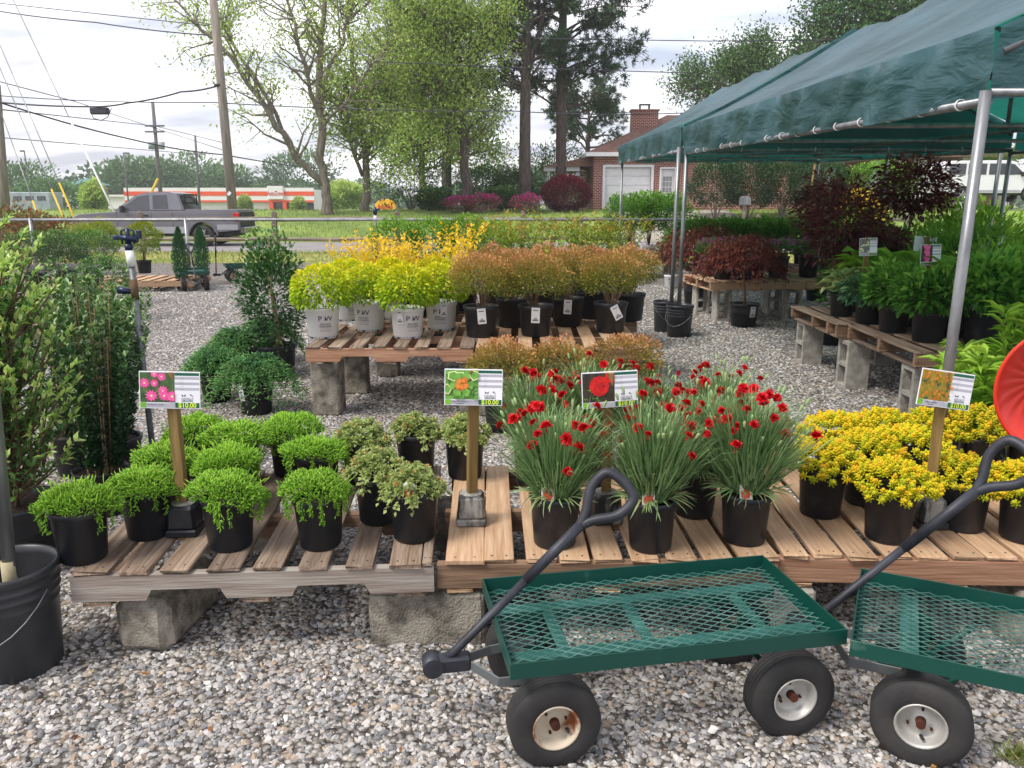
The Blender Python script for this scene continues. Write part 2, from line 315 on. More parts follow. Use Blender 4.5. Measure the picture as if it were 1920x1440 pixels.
def gravel_mat():
    m = bpy.data.materials.new('gravel_bed'); m.use_nodes = True; t = m.node_tree; n, l = t.nodes, t.links; p = n['Principled BSDF']; p.inputs['Roughness'].default_value = .9
    tc = n.new('ShaderNodeTexCoord'); vo = n.new('ShaderNodeTexVoronoi'); vo.inputs['Scale'].default_value = 46; l.new(tc.outputs['Object'], vo.inputs['Vector'])
    sp = n.new('ShaderNodeSeparateColor'); l.new(vo.outputs['Color'], sp.inputs[0])
    rp = n.new('ShaderNodeValToRGB'); e = rp.color_ramp.elements; e[0].color = (*lin('64615e'), 1); e[1].color = (*lin('b4afa9'), 1); x = e.new(.5); x.color = (*lin('928e89'), 1); l.new(sp.outputs[0], rp.inputs[0])
    rd = n.new('ShaderNodeValToRGB'); rd.color_ramp.elements[0].position = .55; rd.color_ramp.elements[1].position = .95; rd.color_ramp.elements[0].color = (1, 1, 1, 1); rd.color_ramp.elements[1].color = (.22, .21, .2, 1)
    vs_ = n.new('ShaderNodeMath'); vs_.operation = 'MULTIPLY'; vs_.inputs[1].default_value = 1.5; l.new(vo.outputs['Distance'], vs_.inputs[0]); l.new(vs_.outputs[0], rd.inputs[0])
    mx = n.new('ShaderNodeMix'); mx.data_type = 'RGBA'; mx.blend_type = 'MULTIPLY'; mx.inputs[0].default_value = 1; l.new(rp.outputs[0], mx.inputs[6]); l.new(rd.outputs[0], mx.inputs[7])
    no = n.new('ShaderNodeTexNoise'); no.inputs['Scale'].default_value = .55; no.inputs['Detail'].default_value = 6; l.new(tc.outputs['Object'], no.inputs['Vector'])
    r3 = n.new('ShaderNodeValToRGB'); r3.color_ramp.elements[0].position = .3; r3.color_ramp.elements[1].position = .75; r3.color_ramp.elements[0].color = (1.05, 1.03, 1.0, 1); r3.color_ramp.elements[1].color = (1.0, .95, .87, 1); l.new(no.outputs[0], r3.inputs[0])
    m2 = n.new('ShaderNodeMix'); m2.data_type = 'RGBA'; m2.blend_type = 'MULTIPLY'; m2.inputs[0].default_value = 1; l.new(mx.outputs[2], m2.inputs[6]); l.new(r3.outputs[0], m2.inputs[7]); l.new(m2.outputs[2], p.inputs['Base Color'])
    b = n.new('ShaderNodeBump'); b.inputs['Strength'].default_value = .9; b.inputs['Distance'].default_value = .02; b.invert = True; l.new(vo.outputs['Distance'], b.inputs['Height']); l.new(b.outputs[0], p.inputs['Normal'])
    return m
xs_far = [-420, -200, -120, -80] + frange(-60, 60, 2.5) + [80, 120, 200, 420]
ys_far = [-8, 0, 10, 20, 28] + frange(31, 48, 1.0) + frange(50, 90, 4) + [120, 200, 320, 700]
sheet('ground', xs_far, ys_far, lambda x, y: gz(x, y) - .004, GRASS_M)
sheet('verge', frange(-60, 60, 20), [19.0, 25.6], lambda x, y: .002, DRYGRASS)
sheet('gravel_yard', frange(-40, 40, 10), [-6, 2, 8, 14, 20.6], lambda x, y: .006, gravel_mat())
sheet('road', frange(-160, 120, 20), [25.4, 31.6], lambda x, y: .004, ASPH)
dr_x0, dr_x1 = 4.6, 10.5
sheet('driveway', [dr_x0, dr_x1], frange(31.6, 42.9, .8), lambda x, y: gz((dr_x0 + dr_x1) / 2, y) + .02, DRIVE_M)
# loose stones
def stone_mesh(i, mat):
    rg = random.Random(100 + i); bm = bmesh.new()
    sx, sy, sz = rg.uniform(.8, 1.2), rg.uniform(.6, 1.0), rg.uniform(.42, .75)
    for q in range(13):
        d = Vector((rg.gauss(0, 1), rg.gauss(0, 1), rg.gauss(0, 1))).normalized() * rg.uniform(.42, .56); bm.verts.new((d.x * sx, d.y * sy, d.z * sz))
    h_ = bmesh.ops.convex_hull(bm, input=bm.verts); bmesh.ops.delete(bm, geom=[v for v in bm.verts if not v.link_faces], context='VERTS')
    me = bpy.data.meshes.new('stone'); bm.to_mesh(me); bm.free(); me.materials.append(mat); return me
def stone_mat(name, c1, c2):
    m = M(name, c1, c2, rough=.85, scale=3.0, rnd=.2); return m
st_m = [stone_mat('grey_stone', 'aaa8a7', '918f8d'), stone_mat('warm_stone', 'b3aea8', '9d9892'), stone_mat('dark_stone', '838384', '6b6b6c'), stone_mat('pale_stone', 'c0bdb9', 'adaaa5'), stone_mat('tan_stone', 'a89888', '90806f')]
src = bpy.data.collections.new('stone_shapes')
for i, k in enumerate([0, 2, 1, 0, 1, 2, 0, 3, 1, 2, 0, 3, 4, 4, 2, 1]):
    src.objects.link(bpy.data.objects.new('stone', stone_mesh(i, st_m[k])))
gv, gf, gd, gs = [], [], [], []
def strip(y0, y1, k, dens, size):
    b = len(gv); gv.extend([(-k * y1 - .2, y0, .004), (k * y1 + .2, y0, .004), (k * y1 + .2, y1, .004), (-k * y1 - .2, y1, .004)]); gf.append((b, b + 1, b + 2, b + 3)); gd.append(dens); gs.append(size)
strip(1.2, 2.4, .72, 6300, 1.0); strip(2.4, 4.0, .70, 5300, 1.0); strip(4.0, 6.0, .70, 3100, 1.05); strip(6.0, 9.5, .70, 1900, 1.2); strip(9.5, 15, .70, 800, 1.5)
gme = bpy.data.meshes.new('gravel'); gme.from_pydata(gv, [], gf)
a = gme.attributes.new('dens', 'FLOAT', 'FACE'); a.data.foreach_set('value', gd); a = gme.attributes.new('ssize', 'FLOAT', 'FACE'); a.data.foreach_set('value', gs)
gob = add('gravel', gme); gob['kind'] = 'stuff'; tag(gob, 'loose grey crushed stone covering the yard', 'gravel')
ng = bpy.data.node_groups.new('scatter_stones', 'GeometryNodeTree'); ng.interface.new_socket('Geometry', in_out='INPUT', socket_type='NodeSocketGeometry'); ng.interface.new_socket('Geometry', in_out='OUTPUT', socket_type='NodeSocketGeometry')
N_, L_ = ng.nodes, ng.links
gi = N_.new('NodeGroupInput'); go = N_.new('NodeGroupOutput'); dp = N_.new('GeometryNodeDistributePointsOnFaces'); na = N_.new('GeometryNodeInputNamedAttribute'); na.data_type = 'FLOAT'; na.inputs[0].default_value = 'dens'
L_.new(gi.outputs[0], dp.inputs['Mesh']); L_.new(na.outputs[0], dp.inputs['Density'])
ci = N_.new('GeometryNodeCollectionInfo'); ci.inputs[0].default_value = src; ci.inputs['Separate Children'].default_value = True
ip = N_.new('GeometryNodeInstanceOnPoints'); L_.new(dp.outputs['Points'], ip.inputs['Points']); L_.new(ci.outputs[0], ip.inputs['Instance']); ip.inputs['Pick Instance'].default_value = True
ri = N_.new('FunctionNodeRandomValue'); ri.data_type = 'INT'; ri.inputs[4].default_value = 0; ri.inputs[5].default_value = 15; L_.new(ri.outputs[2], ip.inputs['Instance Index'])
rr = N_.new('FunctionNodeRandomValue'); rr.data_type = 'FLOAT_VECTOR'; rr.inputs[0].default_value = (-.5, -.5, 0); rr.inputs[1].default_value = (.5, .5, 6.283); L_.new(rr.outputs[0], ip.inputs['Rotation'])
rs = N_.new('FunctionNodeRandomValue'); rs.data_type = 'FLOAT'; rs.inputs[2].default_value = 0; rs.inputs[3].default_value = 1; rs.inputs['Seed'].default_value = 5
pw = N_.new('ShaderNodeMath'); pw.operation = 'POWER'; L_.new(rs.outputs[1], pw.inputs[0]); pw.inputs[1].default_value = 2.6
mr = N_.new('ShaderNodeMapRange'); L_.new(pw.outputs[0], mr.inputs[0]); mr.inputs[3].default_value = .011; mr.inputs[4].default_value = .037
sa = N_.new('GeometryNodeInputNamedAttribute'); sa.data_type = 'FLOAT'; sa.inputs[0].default_value = 'ssize'
mm = N_.new('ShaderNodeMath'); mm.operation = 'MULTIPLY'; L_.new(mr.outputs[0], mm.inputs[0]); L_.new(sa.outputs[0], mm.inputs[1]); L_.new(mm.outputs[0], ip.inputs['Scale'])
L_.new(ip.outputs[0], go.inputs[0])
md = gob.modifiers.new('scatter', 'NODES'); md.node_group = ng
# grass blades on verge and bank
rg = np.random.default_rng(5)
GB = leafmat('grass_blade', [(0, '63783a'), (.5, '8fa250'), (1, 'b8ae78')], transl=.3)
def grass(name, label, n, x0, x1, y0, y1, h, t0, t1):
    x = rg.uniform(x0, x1, n); y = rg.uniform(y0, y1, n); P = np.stack([x, y, [gz(a_, b_) for a_, b_ in zip(x, y)]], 1); D = np.stack([rg.normal(0, .35, n), rg.normal(0, .35, n), np.ones(n)], 1)
    o = add(name, leafmesh(name, GB, [(P, D, rg.uniform(.4, 1, n) * h, .028 + .05 * h, rg.uniform(t0, t1, n), T_NEEDLE, 0, 3)], rg)); o['kind'] = 'stuff'; tag(o, label, 'grass')
grass('grass', 'yellowing grass strip beside the pale road', 9000, -17, 14, 20.2, 25.3, .13, .2, 1)
grass('grass', 'green grass bank rising below the trees', 15000, -24, 22, 31.7, 43, .16, 0, .6)
# ------------------------------------------------------------------ pallets and blocks
rnd = random.Random(11)
def board_mesh(w, l, t, mat, r=rnd, ch=.003):
    mb = MB(); mb.box((0, 0, 0), (w, l, t), ch=ch)
    mb.v = [(x + r.uniform(-.0015, .0015) + (.004 * r.uniform(-1, 1) if abs(y) > l / 2 - .001 else 0), y + (r.uniform(-.006, .006) if abs(y) > l * .4 else 0), z + r.uniform(-.001, .001)) for x, y, z in mb.v]
    return mb.mesh('board', mat)
NAIL = M('nail_head', '4a423c', '2e2825', rough=.6, scale=30)
_nail = MB().lathe([(0.0001, .0016), (.0035, .0014), (.0042, 0)], 6).mesh('nail_head', NAIL)
def pallet(label, origin, rz, boards, W, D, z0, deck, strm, notched=False, group=None, h=.125, strings=(0, .5, 1), nails=False, front=None):
    t = thing('wooden_pallet', label, 'pallet', (origin[0], origin[1], z0), rz, group)
    th = .016; lift = max(.004, .004)
    for x0, x1 in boards:
        b = add('deck_board', board_mesh(x1 - x0, D + rnd.uniform(-.012, .012), th, deck), t, ((x0 + x1) / 2, D / 2 + rnd.uniform(-.008, .008), h - th / 2), (rnd.uniform(-.004, .004), 0, rnd.uniform(-.012, .012)))
        if nails:
            for dx in (-.25, .25):
                add('nail', _nail, b, (dx * (x1 - x0), -D / 2 + .03, th / 2))
    for i, k in enumerate(strings):
        y = .022 + k * (D - .044); hh = h - 2 * th - .004; zc = th + .002 + hh / 2
        if notched:
            o = []; x = 0; n1, n2 = W * .20, W * .42; m1, m2 = W * .60, W * .82; d = hh * .42; zb = zc - hh / 2; zt = zc + hh / 2
            prof = [(0, zb), (n1, zb), (n1 + .02, zb + d), (n2 - .02, zb + d), (n2, zb), (m1, zb), (m1 + .02, zb + d), (m2 - .02, zb + d), (m2, zb), (W, zb), (W, zt), (0, zt)]
            me = MB().prism(prof, y - .019, y + .019).mesh('stringer', front if (front and i == 0) else strm)
            add('stringer', me, t)
        else:
            mb = MB().box((0, 0, 0), (W, .038, hh), ch=.003); add('stringer', mb.mesh('stringer', front if (front and i == 0) else strm), t, (W / 2, y, zc))
    for k in (.03, .5, .97):
        add('bottom_board', board_mesh(.09, D - .01, th, deck), t, (.045 + k * (W - .09), D / 2, th / 2))
    return t
def even(W, n, w, jit=.01):
    g = (W - n * w) / (n - 1); out = []
    for i in range(n):
        x = i * (w + g) + rnd.uniform(-jit, jit) * (0 < i < n - 1); out.append((x, x + w + rnd.uniform(-jit, jit) * .6))
    return out
def pxb(l, k, x0): return [((a - 960) * k - x0, (b - 960) * k - x0) for a, b in l]
# front row: three pallets side by side
pal_a = pallet('low weathered pallet carrying the green ice plants, grey notched front beam', (-1.445, 2.415), R(3.6), pxb([(140, 208), (225, 280), (305, 360), (388, 448), (476, 530), (560, 613), (648, 700), (728, 788), (792, 811)], .00176, -1.445), 1.185, 1.02, .2, WOOD_OLD, WOOD_STR, notched=True, nails=True, group='display pallets of the front row', front=WOOD_GREY)
pal_b = pallet('fresh tan pallet in the middle of the front row carrying red carnations', (-.255, 2.51), R(1.2), pxb([(832, 905), (908, 963), (986, 1043), (1053, 1110), (1114, 1168), (1186, 1238), (1254, 1310), (1320, 1376), (1388, 1464)], .0018, -.255), 1.165, 1.0, .2, WOOD_NEW, WOOD_STR, nails=True, group='display pallets of the front row')
pal_c = pallet('tan pallet carrying the yellow sedum pots behind the second cart', (.918, 2.56), R(-2.2), [(.015, .10), (.115, .215), (.235, .335), (.36, .45), (.47, .57), (.585, .69), (.70, .80), (.825, .92), (.95, 1.04), (1.07, 1.19)], 1.21, 1.0, .2, WOOD_NEW, WOOD_PINK, nails=True, group='display pallets of the front row')
def solid_block(mat, sx=.395, sy=.195, sz=.2, seed=0, ch=.012):
    r = random.Random(seed); mb = MB().box((0, 0, sz / 2), (sx, sy, sz), ch=ch)
    bm = bmesh.new(); me = mb.mesh('block', mat); bm.from_mesh(me); bmesh.ops.subdivide_edges(bm, edges=bm.edges, cuts=2, use_grid_fill=True)
    for v in bm.verts: v.co += Vector((r.uniform(-1, 1), r.uniform(-1, 1), r.uniform(-1, 1))) * .0022
    bm.to_mesh(me); bm.free(); return me
def hollow_block(mat, upright=True):
    """two-core block, cores running along its 0.19 m depth when stood on end"""
    mb = MB(); L, Wd, Hh = .395, .19, .195; wt = .034
    # local: x = width across cores (0.195), y = depth the cores run along (0.19), z = 0.395 tall
    for x in (-1, 1): mb.box((x * (Hh / 2 - wt / 2), 0, L / 2), (wt, Wd, L), ch=.004)
    for z in (wt / 2, L / 2, L - wt / 2): mb.box((0, 0, z), (Hh - 2 * wt + .002, Wd - .003, wt), ch=.003)
    return mb.mesh('block', mat)
def block(label, loc, rz, me, group, rot=None):
    o = add('concrete_block', me, None, loc, rot or (0, 0, rz)); tag(o, label, 'block', group); return o
SB = [solid_block(CONC, seed=i) for i in range(3)]; SBL = solid_block(CONC_L, seed=9); HB = hollow_block(CONC_L)
SU = solid_block(CONC, .2, .19, .395, seed=4)
old = solid_block(CONC, .2, .395, .2, seed=7, ch=.035)
GB_ = 'blocks holding up the front pallets'
block('mossy round-edged concrete block end-on under the grey notched beam', (-1.235, 2.66, -.004), R(-6), old, GB_)
block('long mottled concrete block lying under the joint between the two left pallets', (-.295, 2.615, -.004), R(.5), SB[0], GB_)
block('grey concrete block between the carts under the yellow sedum pallet', (.96, 2.74, -.004), R(88), SBL, GB_)
block('concrete block under the far end of the yellow sedum pallet', (1.93, 2.62, -.004), R(2), SB[1], GB_)
block('concrete block under the back edge of the ice plant pallet', (-1.25, 3.36, -.004), R(4), SB[2], GB_)
block('concrete block at the back under the joint of the two left pallets', (-.27, 3.38, -.004), R(-3), SB[0], GB_)
block('concrete block at the back under the carnation and sedum pallets', (.93, 3.4, -.004), R(2), SB[1], GB_)
# ------------------------------------------------------------------ pots
def pot_mesh(name, rt, rb, h, mat, lip=.006, seg=28, foot=True):
    mb = MB(); w = .003
    prof = [(rb * .55, .004), (rb * .93, .0), (rb, .006), (rb + (rt - rb) * .86, h * .86), (rt + lip * .4, h * .875), (rt + lip, h * .99), (rt + lip - w, h), (rt - w, h * .98), (rt - w - .002, h * .8), (rb - w, .01)]
    mb.lathe(prof, seg); return mb.mesh(name, mat)
POT1 = pot_mesh('pot', .084, .071, .180, BLACKPOT); SOIL1 = MB().disc(.078, 0, 20).mesh('soil', SOIL)
POT3 = pot_mesh('pot', .125, .105, .23, BLACKPOT, .008); SOIL3 = MB().disc(.118, 0, 20).mesh('soil', SOIL)
POTW = pot_mesh('pot', .122, .105, .225, WHITEPOT, .006); POT7 = pot_mesh('pot', .175, .145, .29, BLACKPOT, .01); SOIL7 = MB().disc(.165, 0, 20).mesh('soil', SOIL)
def potted(name, label, cat, loc, pot=POT1, soil=SOIL1, hs=.158, rz=None, group=None, lean=0):
    t = thing(name, label, cat, loc, rnd.uniform(0, 6.28) if rz is None else rz, group)
    add('pot', pot, t); add('soil', soil, t, (0, 0, hs)); return t
TAGM = M('plant_tag', (.75, .74, .66), (.70, .69, .60), rough=.4, scale=3)
TAG_R = M('tag_flower_print', (.65, .06, .03), (.5, .1, .03), rough=.4, scale=60)
def plant_tag(t, wx, wy, z, rz, w=.036, h=.055, printed=True, blank=False):
    """stake label in the soil, placed in world directions round the pot"""
    a = rz - t.rotation_euler.z; R_ = math.hypot(wx, wy); b = math.atan2(wy, wx) - t.rotation_euler.z
    mb = MB(); mb.raw([(-w / 2, 0, -.006), (w / 2, 0, -.006), (w / 2, 0, h * .85), (w * .3, .001, h), (-w * .3, .001, h), (-w / 2, 0, h * .85), (-w / 2, .0015, -.006), (w / 2, .0015, -.006), (w / 2, .0015, h * .85), (w * .3, .0025, h), (-w * .3, .0025, h), (-w / 2, .0015, h * .85)],
        [(0, 1, 2, 3, 4, 5), (11, 10, 9, 8, 7, 6), (0, 6, 7, 1), (1, 7, 8, 2), (2, 8, 9, 3), (3, 9, 10, 4), (4, 10, 11, 5), (5, 11, 6, 0)])
    o = add('plant_tag', mb.mesh('plant_tag', TAGM), t, (R_ * math.cos(b), R_ * math.sin(b), z), (R(-8), R(rnd.uniform(-5, 5)), a))
    if printed:
        rr_ = random.Random(int(wx * 1e4)); m2 = MB()
        pts = []
        for i in range(14):
            q = 2 * math.pi * i / 14; r_ = w * .40 * (1 + .1 * (-1) ** i); pts.append((r_ * math.cos(q), -.0012, h * .36 + r_ * math.sin(q)))
        m2.poly(pts); add('flower_print', m2.mesh('flower_print', TAG_R), o)
    return o
# ------------------------------------------------------------------ foliage prototypes
ICE = leafmat('ice_plant_leaf', [(0, '44741a'), (.45, '78b02c'), (1, 'b6de52')], transl=.3, rough=.4)
SEDV = leafmat('variegated_sedum_leaf', [(0, '5a8040'), (.7, '86a85c'), (.8, 'c2592e'), (1, 'd07a3e')], edge='c9c982', transl=.3)
DIA = leafmat('carnation_leaf', [(0, '4a6c3a'), (.5, '7c9c66'), (.8, '9cb87c'), (1, 'b8b07a')], transl=.25)
SEDY = leafmat('yellow_sedum_leaf', [(0, '8aa51a'), (.35, 'd2cc22'), (.75, 'f0d020'), (1, 'f0a830')], transl=.3, rough=.45)
PETAL = leafmat('red_petal', [(0, '8e0414'), (.5, 'c80a1c'), (1, 'e32a34')], transl=.25, rough=.5)
def ice_plant(seed):
    g = np.random.default_rng(seed); N = 3600; d = dirs(g, N, -.05); r = np.sqrt(g.random(N)) * .122; a = g.uniform(0, 6.28, N)
    rx = 1 + .10 * np.sin(a * 3 + seed) + .06 * np.sin(a * 5 + seed * 2)
    x, y = r * rx * np.cos(a), r * rx * np.sin(a); k = np.clip(r / .122, 0, 1)
    z = .172 + (.040 + .006 * (seed % 4)) * (1 - k ** 2.8) + .010 * np.sin(x * 48 + seed) * np.cos(y * 41 + seed * 2) + .012 * (x * math.cos(seed * 2.1) + y * math.sin(seed * 2.1)) / .12 + g.uniform(-.014, .006, N)
    D = np.stack([np.cos(a) * k * .9 + g.normal(0, .35, N), np.sin(a) * k * .9 + g.normal(0, .35, N), 1 - .55 * k ** 2 + g.normal(0, .2, N)], 1)
    b = [(np.stack([x, y, z], 1), D, g.uniform(.010, .019, N), .0036, np.clip(.22 + .5 * (1 - k * .5) + g.normal(0, .27, N), 0, 1), T_SPIN, 0, 3)]
    ns = 46; a5 = g.uniform(0, 6.28, ns); r5 = np.sqrt(g.random(ns)) * .125; b.append((np.stack([r5 * np.cos(a5), r5 * np.sin(a5), .19 + .035 * (1 - (r5 / .125) ** 2)], 1), np.stack([np.cos(a5) * .7 + g.normal(0, .4, ns), np.sin(a5) * .7 + g.normal(0, .4, ns), g.uniform(.5, 1.2, ns)], 1), g.uniform(.025, .045, ns), .0034, g.uniform(.5, 1, ns), T_SPIN, 0, 3))
    P2, D2, = [], []
    for i in range(20):  # trailing shoots over the rim
        aa = g.uniform(0, 6.28); L = g.uniform(.03, .085); r0 = .100 + g.uniform(0, .018)
        for s_ in np.linspace(0, 1, 9):
            for q in range(3):
                P2.append((math.cos(aa) * (r0 + .012 * math.sin(s_ * 3)) + g.normal(0, .003), math.sin(aa) * (r0 + .012 * math.sin(s_ * 3)) + g.normal(0, .003), .178 - s_ * L)); D2.append((math.cos(aa) * .6 + g.normal(0, .5), math.sin(aa) * .6 + g.normal(0, .5), -.5 + g.normal(0, .4)))
    b.append((P2, D2, g.uniform(.010, .017, len(P2)), .0036, g.uniform(.2, .8, len(P2)), T_SPIN, 0, 3))
    return leafmesh('foliage', ICE, b, g)
def sedum_var(seed):
    g = np.random.default_rng(seed); P, D, L, T = [], [], [], []
    for i in range(85):
        a = g.uniform(0, 6.28); k = math.sqrt(g.random()); r = k * .115; c = np.array([r * math.cos(a), r * math.sin(a), .168 + .075 * (1 - k ** 2) + g.uniform(-.012, .014)]); red = g.random() < .2
        ax = nrm(np.array([math.cos(a) * k * .9, math.sin(a) * k * .9, 1.0 - .35 * k]) + g.normal(0, .15, 3))
        for lvl in range(3):
            for q in range(6):
                th = q * 1.047 + lvl * .5; u = nrm(np.cross(ax, [0.3, .2, .9])); w = np.cross(ax, u); rad = u * math.cos(th) + w * math.sin(th)
                P.append(c - ax * .011 * (2 - lvl)); D.append(rad * (1.1 - .3 * lvl) + ax * (.25 + .3 * lvl)); L.append((.027, .022, .013)[lvl]); T.append(g.uniform(.75, 1) if (red and lvl > 1) else g.uniform(0, .6))
    for i in range(9):
        a = g.uniform(0, 6.28)
        for q in range(10):
            P.append((math.cos(a) * (.1 + q * .0035), math.sin(a) * (.1 + q * .0035), .172 - q * .0045)); D.append(g.normal(0, .7, 3) + [math.cos(a) * .5, math.sin(a) * .5, 0]); L.append(.02); T.append(g.uniform(0, .6))
    L = np.array(L); return leafmesh('foliage', SEDV, [(P, D, L, L * .62, T, T_LEAF, 0, .6)], g)
def sedum_yel(seed):
    g = np.random.default_rng(seed); P, D, L, T = [], [], [], []
    for i in range(190):
        a = g.uniform(0, 6.28); k = math.sqrt(g.random()); r = k * .135; c = np.array([r * math.cos(a), r * math.sin(a), .160 + .07 * (1 - k ** 2.2) + g.uniform(-.012, .016)])
        ax = nrm(np.array([math.cos(a) * k * .9, math.sin(a) * k * .9, 1.0 - .5 * k ** 2]) + g.normal(0, .2, 3)); base = g.uniform(.22, .9)
        for lvl in range(4):
            for q in range(6):
                th = q * 1.05 + lvl * .6; u = nrm(np.cross(ax, [.3, .2, .9])); w = np.cross(ax, u); rad = u * math.cos(th) + w * math.sin(th)
                P.append(c + ax * .007 * lvl); D.append(rad * (1 - .22 * lvl) + ax * (.25 + .3 * lvl)); L.append(.019 - .002 * lvl); T.append(np.clip(base * (.45 + .2 * lvl) + g.normal(0, .07), 0, 1))
    return leafmesh('foliage', SEDY, [(P, D, np.array(L), .0058, T, T_SPIN, 0, 3)], g)
def dianthus(seed):
    """returns foliage mesh and the flower places (position, direction, size)"""
    g = np.random.default_rng(seed); N = 2600; a = g.uniform(0, 6.28, N); k = np.sqrt(g.random(N)); r0 = k * .055
    P = np.stack([r0 * np.cos(a), r0 * np.sin(a), np.full(N, .15)], 1); lean = k * g.uniform(.15, .78, N)
    D = np.stack([np.cos(a) * lean, np.sin(a) * lean, 1 - .25 * lean], 1) + g.normal(0, .10, (N, 3)); L = g.uniform(.09, .23, N) * (1.05 - .35 * lean)
    # half the leaves start higher, on the stems
    h = g.uniform(0, .12, N) * (g.random(N) < .6); P = P + nrm(D) * h[:, None]
    tt = np.clip(g.normal(.45, .24, N), 0, 1); hN = N // 2; b = [(P[:hN], D[:hN], L[:hN], .0036, tt[:hN], T_BLADE, 0, 1.2), (P[hN:], D[hN:], L[hN:] * 1.08, .0036, tt[hN:], T_ARCH, 0, .5)]
    n2 = 90; a = g.uniform(0, 6.28, n2); P2 = np.stack([.07 * np.cos(a), .07 * np.sin(a), np.full(n2, .165)], 1); D2 = np.stack([np.cos(a), np.sin(a), g.uniform(-.5, .4, n2)], 1) + g.normal(0, .2, (n2, 3))
    b.append((P2, D2, g.uniform(.04, .085, n2), .005, g.uniform(.3, 1, n2), T_BLADE, 0, 1.2))
    fl = []; SP, SD, SL = [], [], []; BP, BD = [], []
    for i in range(62):
        a = g.uniform(0, 6.28); ln = g.uniform(.1, 1.1) * g.random() ** .35; d = nrm(np.array([math.cos(a) * ln, math.sin(a) * ln, 1.0])); p0 = np.array([math.cos(a) * .03, math.sin(a) * .03, .17]); L_ = g.uniform(.17, .31) * (1.04 - .22 * ln)
        SP.append(p0); SD.append(d); SL.append(L_); tip = p0 + d * L_
        if i < 27: fl.append((tip, nrm(d + g.normal(0, .45, 3) + [0, -.35, 0]), g.uniform(.75, 1.15)))
        else: BP.append(tip); BD.append(d)
    b.append((SP, SD, np.array(SL), .0032, .55, T_BLADE, 0, 3)); b.append((BP, BD, .024, .010, g.uniform(.6, .9, len(BP)), T_SPIN, 0, 3))
    return leafmesh('foliage', DIA, b, g), fl
def carnation(seed):
    g = np.random.default_rng(seed); P, D, L, W, T = [], [], [], [], []
    for lvl, (n, el, ln) in enumerate([(10, .15, .021), (9, .55, .019), (7, 1.0, .016), (5, 1.8, .012)]):
        for q in range(n):
            a = 6.283 * q / n + g.uniform(-.2, .2); P.append((0, 0, .002 * lvl)); D.append((math.cos(a), math.sin(a), el + g.normal(0, .15))); L.append(ln * g.uniform(.85, 1.1)); W.append(ln * .95); T.append(np.clip(g.normal(.5, .2), 0, 1))
    P += [(0, 0, -.022)]; D += [(0, 0, 1)]; L += [.026]; W += [.009]; T += [.3]
    return leafmesh('flower', PETAL, [(P, D, np.array(L), np.array(W), T, T_LEAF, 0, .5)], g)
ICEP = [ice_plant(i) for i in range(5)]; SEDVP = [sedum_var(i + 10) for i in range(2)]; SEDYP = [sedum_yel(i + 20) for i in range(3)]; DIAP = [dianthus(i + 30) for i in range(4)]; CARN = [carnation(i) for i in range(3)]
PZ = .3255
def front_pot(kind, px, py, label, group, i, sc=1.0, nm=None):
    loc = G(px, py + 2, PZ); t = potted(nm or 'potted_plant', label, 'potted plant', loc, group=group); t.scale = (1.03 * rnd.uniform(.98, 1.02),) * 3; t.rotation_euler.x = R(rnd.uniform(-1.3, 1.3))
    if kind == 'dia':
        me, fl = DIAP[i % 4]; sc *= 1.12; add('foliage', me, t, (0, 0, .01), scale=sc, kind='stuff')
        for j, (p, d, s_) in enumerate(fl):
            add('flower', CARN[(i + j) % 3], t, tuple(p * sc + np.array([0, 0, .01])), Vector(d).to_track_quat('Z', 'Y').to_euler(), scale=1.06 * s_)
    else:
        me = {'ice': ICEP, 'sv': SEDVP, 'sy': SEDYP}[kind]; kx = (1.0 if kind == 'ice' else 1.07) * sc * rnd.uniform(.92, 1.07); add('foliage', me[i % len(me)], t, (0, 0, .013), scale=(kx, kx * rnd.uniform(.92, 1.08), sc * rnd.uniform(.97, 1.05)), kind='stuff')
    return t
GI = 'pots of bright green ice plant on the front pallet'
for i, (px, py, lb) in enumerate([
    (158, 1044, 'ice plant pot at the near corner of its pallet beside the black bucket'),
    (280, 1000, 'ice plant pot beside the sign stake, second from the bucket in the front row'),
    (433, 1020, 'ice plant pot in the front row just past the square stake base'),
    (602, 1018, 'ice plant pot nearest the variegated sedum in the front row'),
    (322, 946, 'ice plant pot half hidden behind the leaning sign stake'),
    (432, 952, 'ice plant pot directly behind the one past the square stake base'),
    (455, 900, 'ice plant pot in the middle of the back row of its pallet'),
    (370, 886, 'ice plant pot at the back of the pallet, closest to the thin sprinkler pipe'),
    (546, 884, 'ice plant pot at the back with its tall black side showing'),
    (598, 928, 'ice plant pot in the second row just behind the one nearest the sedum')]):
    front_pot('ice', px, py, lb, GI, i, nm='ice_plant_pot')
GV = 'pots of variegated sedum with orange tips'
for i, (px, py, lb) in enumerate([
    (777, 1004, 'variegated sedum pot with a paper tag at the front of its group'),
    (712, 972, 'variegated sedum pot leaning out behind the tagged front one'),
    (682, 900, 'variegated sedum pot at the back beside the ice plants'),
    (782, 884, 'variegated sedum pot in the middle of the back of its group'),
    (872, 890, 'variegated sedum pot partly behind the upright sign stake')]):
    t = front_pot('sv', px, py, lb, GV, i, nm='variegated_sedum_pot')
    if i == 0: plant_tag(t, -.006, -.082, .165, 0, .042, .06)
    if i == 4: plant_tag(t, -.03, -.07, .155, .1, .036, .05, printed=False)
GD = 'pots of red carnations on the front pallet'
